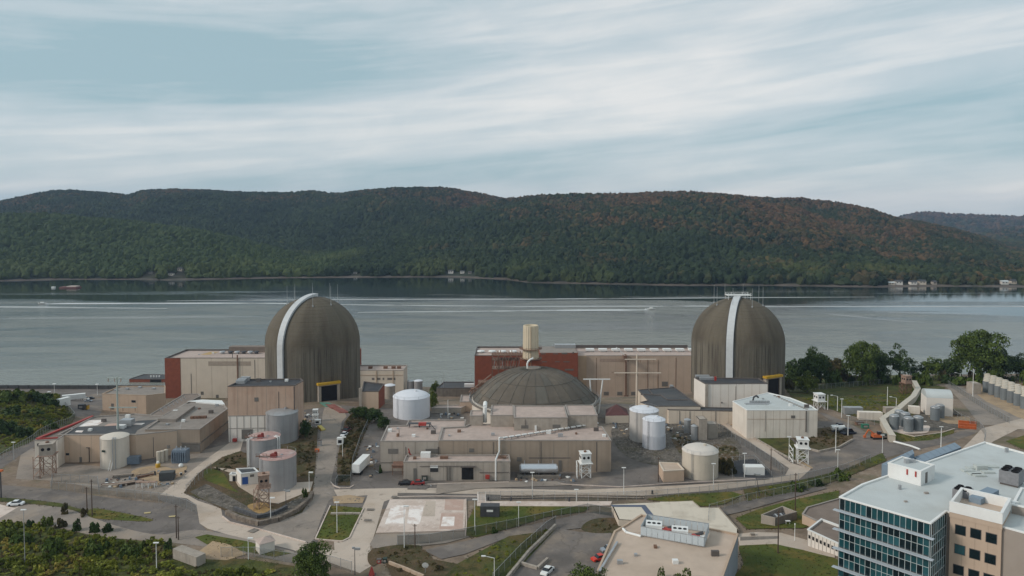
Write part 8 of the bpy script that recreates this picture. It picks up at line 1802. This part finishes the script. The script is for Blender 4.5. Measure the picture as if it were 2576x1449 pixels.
wake([(2080,790),(2160,797),(2240,806),(2330,812)], [14,16,12,5], foam3, 'curling wake right of the right dome')
wake([(2200,785),(2330,788),(2480,790)], [8,14,7], foam3, 'faint wake near the right edge')
for (px, py, d, lab) in [(106,764.8,-1,'white speedboat heading left across the river'),(1638,778.8,1,'white speedboat heading right between the domes')]:
    p = W(px, py, 0.); T = thing('speedboat', lab, 'speedboat', (p.x,p.y,0)); b = MB(); s_ = 1.25
    sec = [(-4.2,.9,.1),(-1,1.3,0.),(2.2,1.1,.1),(4.6,.08,.7)]; V_ = []
    for (x, w_, z) in sec: V_ += [(p.x+d*x*s_,p.y-w_*s_,1.25*s_),(p.x+d*x*s_,p.y-w_*.5*s_,z),(p.x+d*x*s_,p.y+w_*.5*s_,z),(p.x+d*x*s_,p.y+w_*s_,1.25*s_)]
    b.add(V_, [(4*k+i,4*k+(i+1)%4,4*k+4+(i+1)%4,4*k+4+i) for k in range(3) for i in range(4)]+[(0,1,2,3)]); b.build('hull', white, T)
    b = MB(); b.box(p.x-1.6*s_,p.x+1.6*s_,p.y-.8*s_,p.y+.8*s_,1.2*s_,2.2*s_); b.build('cabin', white, T); b = MB(); b.box(p.x+d*1.62*s_-.05,p.x+d*1.62*s_+.05,p.y-.7*s_,p.y+.7*s_,1.5*s_,2.1*s_); b.build('windscreen', darkpane, T)
    b = MB(); b.lathe(p.x-d*5.4*s_, p.y, [(1.9,0),(1.3,.8),(.4,1.5),(0,1.6)], 10); b.build('spray', foam, T)
a = W(145,726,0.); c = W(208,723,0.); T = thing('barge', 'low reddish barge with a pale deck moored off the far bank at the left', 'barge', (a.x,a.y,0)); Y = (a.y+c.y)/2
b = MB(); b.box(a.x,c.x,Y-7,Y+7,-.5,2.2); b.build('hull', pm('barge_red', (.16,.07,.06), .2, .2), T); b = MB(); b.box(a.x+12,c.x-2,Y-6,Y+6,2.2,3.6); b.build('deck_load', pm('pale_load', (.50,.44,.40), .1, .2), T)
b = MB(); b.box(a.x-16,a.x-11,Y-2,Y+2,-.3,2.4); b.build('tender', white, T)
hc = [whitewall, cream, concrete]
for k, (px, py, w_, h_, rm, lab) in enumerate([(431,692,13,5,'slate','white house right above the water on the far left bank'),(454,682,14,8,'slate','white house higher up behind the waterside one on the left bank'),(381,688,10,3,'slate','small grey cabin left of the two far white houses'),
    (1134,688,15,8,'slate','white far house left of the three at the centre bank'),(1163,687,12,6,'slate','white far house in the middle of the centre bank'),(1182,688,9,4,'slate','small far house right of the centre bank pair'),(894,689,9,4,'slate','small pale hut on the far bank above the left dome'),
    (2240,717,16,6,'white','left white boathouse on the far right bank'),(2259,716,18,10,'slate','tall white house beside the left boathouse on the far right bank'),(2296,716,16,8,'slate','white gabled house in the middle of the far right row'),(2318,716,18,10,'slate','largest white house in the far right row'),(2349,716,9,8,'slate','narrow white house right of the largest one'),
    (2525,715,18,8,'white','pale blue-grey house near the right edge of the far bank'),(2547,714,14,9,'slate','cream house nearest the right edge on the far bank'),(2438,672,12,5,'slate','lone house on the slope above the far right row'),(2388,671,6,3,'slate','tiny white hut left of the lone slope house')]):
    f = Vector(HOUSES[k])
    w_ = w_*.34; h_ *= .80; T = thing('far_house', lab, 'house', tuple(f), group='white houses along the far bank'); z0 = f.z-1; z1 = f.z+1.2+h_*.55; b = MB(); b.box(f.x-w_,f.x+w_,f.y-4,f.y+4,z0-4,z1); b.build('wall', hc[k%3] if k%4 else whitewall, T)
    b = MB(); b.add([(f.x-w_-.4,f.y-4.6,z1),(f.x+w_+.4,f.y-4.6,z1),(f.x+w_+.4,f.y+4.6,z1),(f.x-w_-.4,f.y+4.6,z1),(f.x-w_-.4,f.y,z1+h_*.35),(f.x+w_+.4,f.y,z1+h_*.35)],[(0,1,5,4),(2,3,4,5),(0,4,3),(1,2,5),(3,2,1,0)]); b.build('roof', roof_slate if rm == 'slate' else roof_white, T)
    for q in (-.5, .35): b = MB(); b.box(f.x+q*w_-.9,f.x+q*w_+.9,f.y-4.1,f.y-3.95,z1-2.4,z1-.8); b.build('window', darkpane, T)
# pale rocky bank along the far waterline
b = MB(); V_ = []; F_ = []
for i, px in enumerate(np.arange(-150, 2700, 25)):
    Y = float(np.interp(px, hpx, SH[:,0])); x = (px-1288)/FOC*Y; wv = .15+.5*math.sin(px*.021)+.4*math.sin(px*.057); V_ += [(x, Y-6, -.3), (x, Y-3, max(.3, wv)), (x, Y+9, 2.2)]
for i in range(len(V_)//3-1): F_ += [(3*i,3*i+3,3*i+4,3*i+1),(3*i+1,3*i+4,3*i+5,3*i+2)]
b.add(V_, F_); b.build('rocky_bank', pm('bank_rock', (.10,.085,.07), .3, .05, dirt=.8, dc=(.035,.04,.03), dscale=.012), kind='structure')
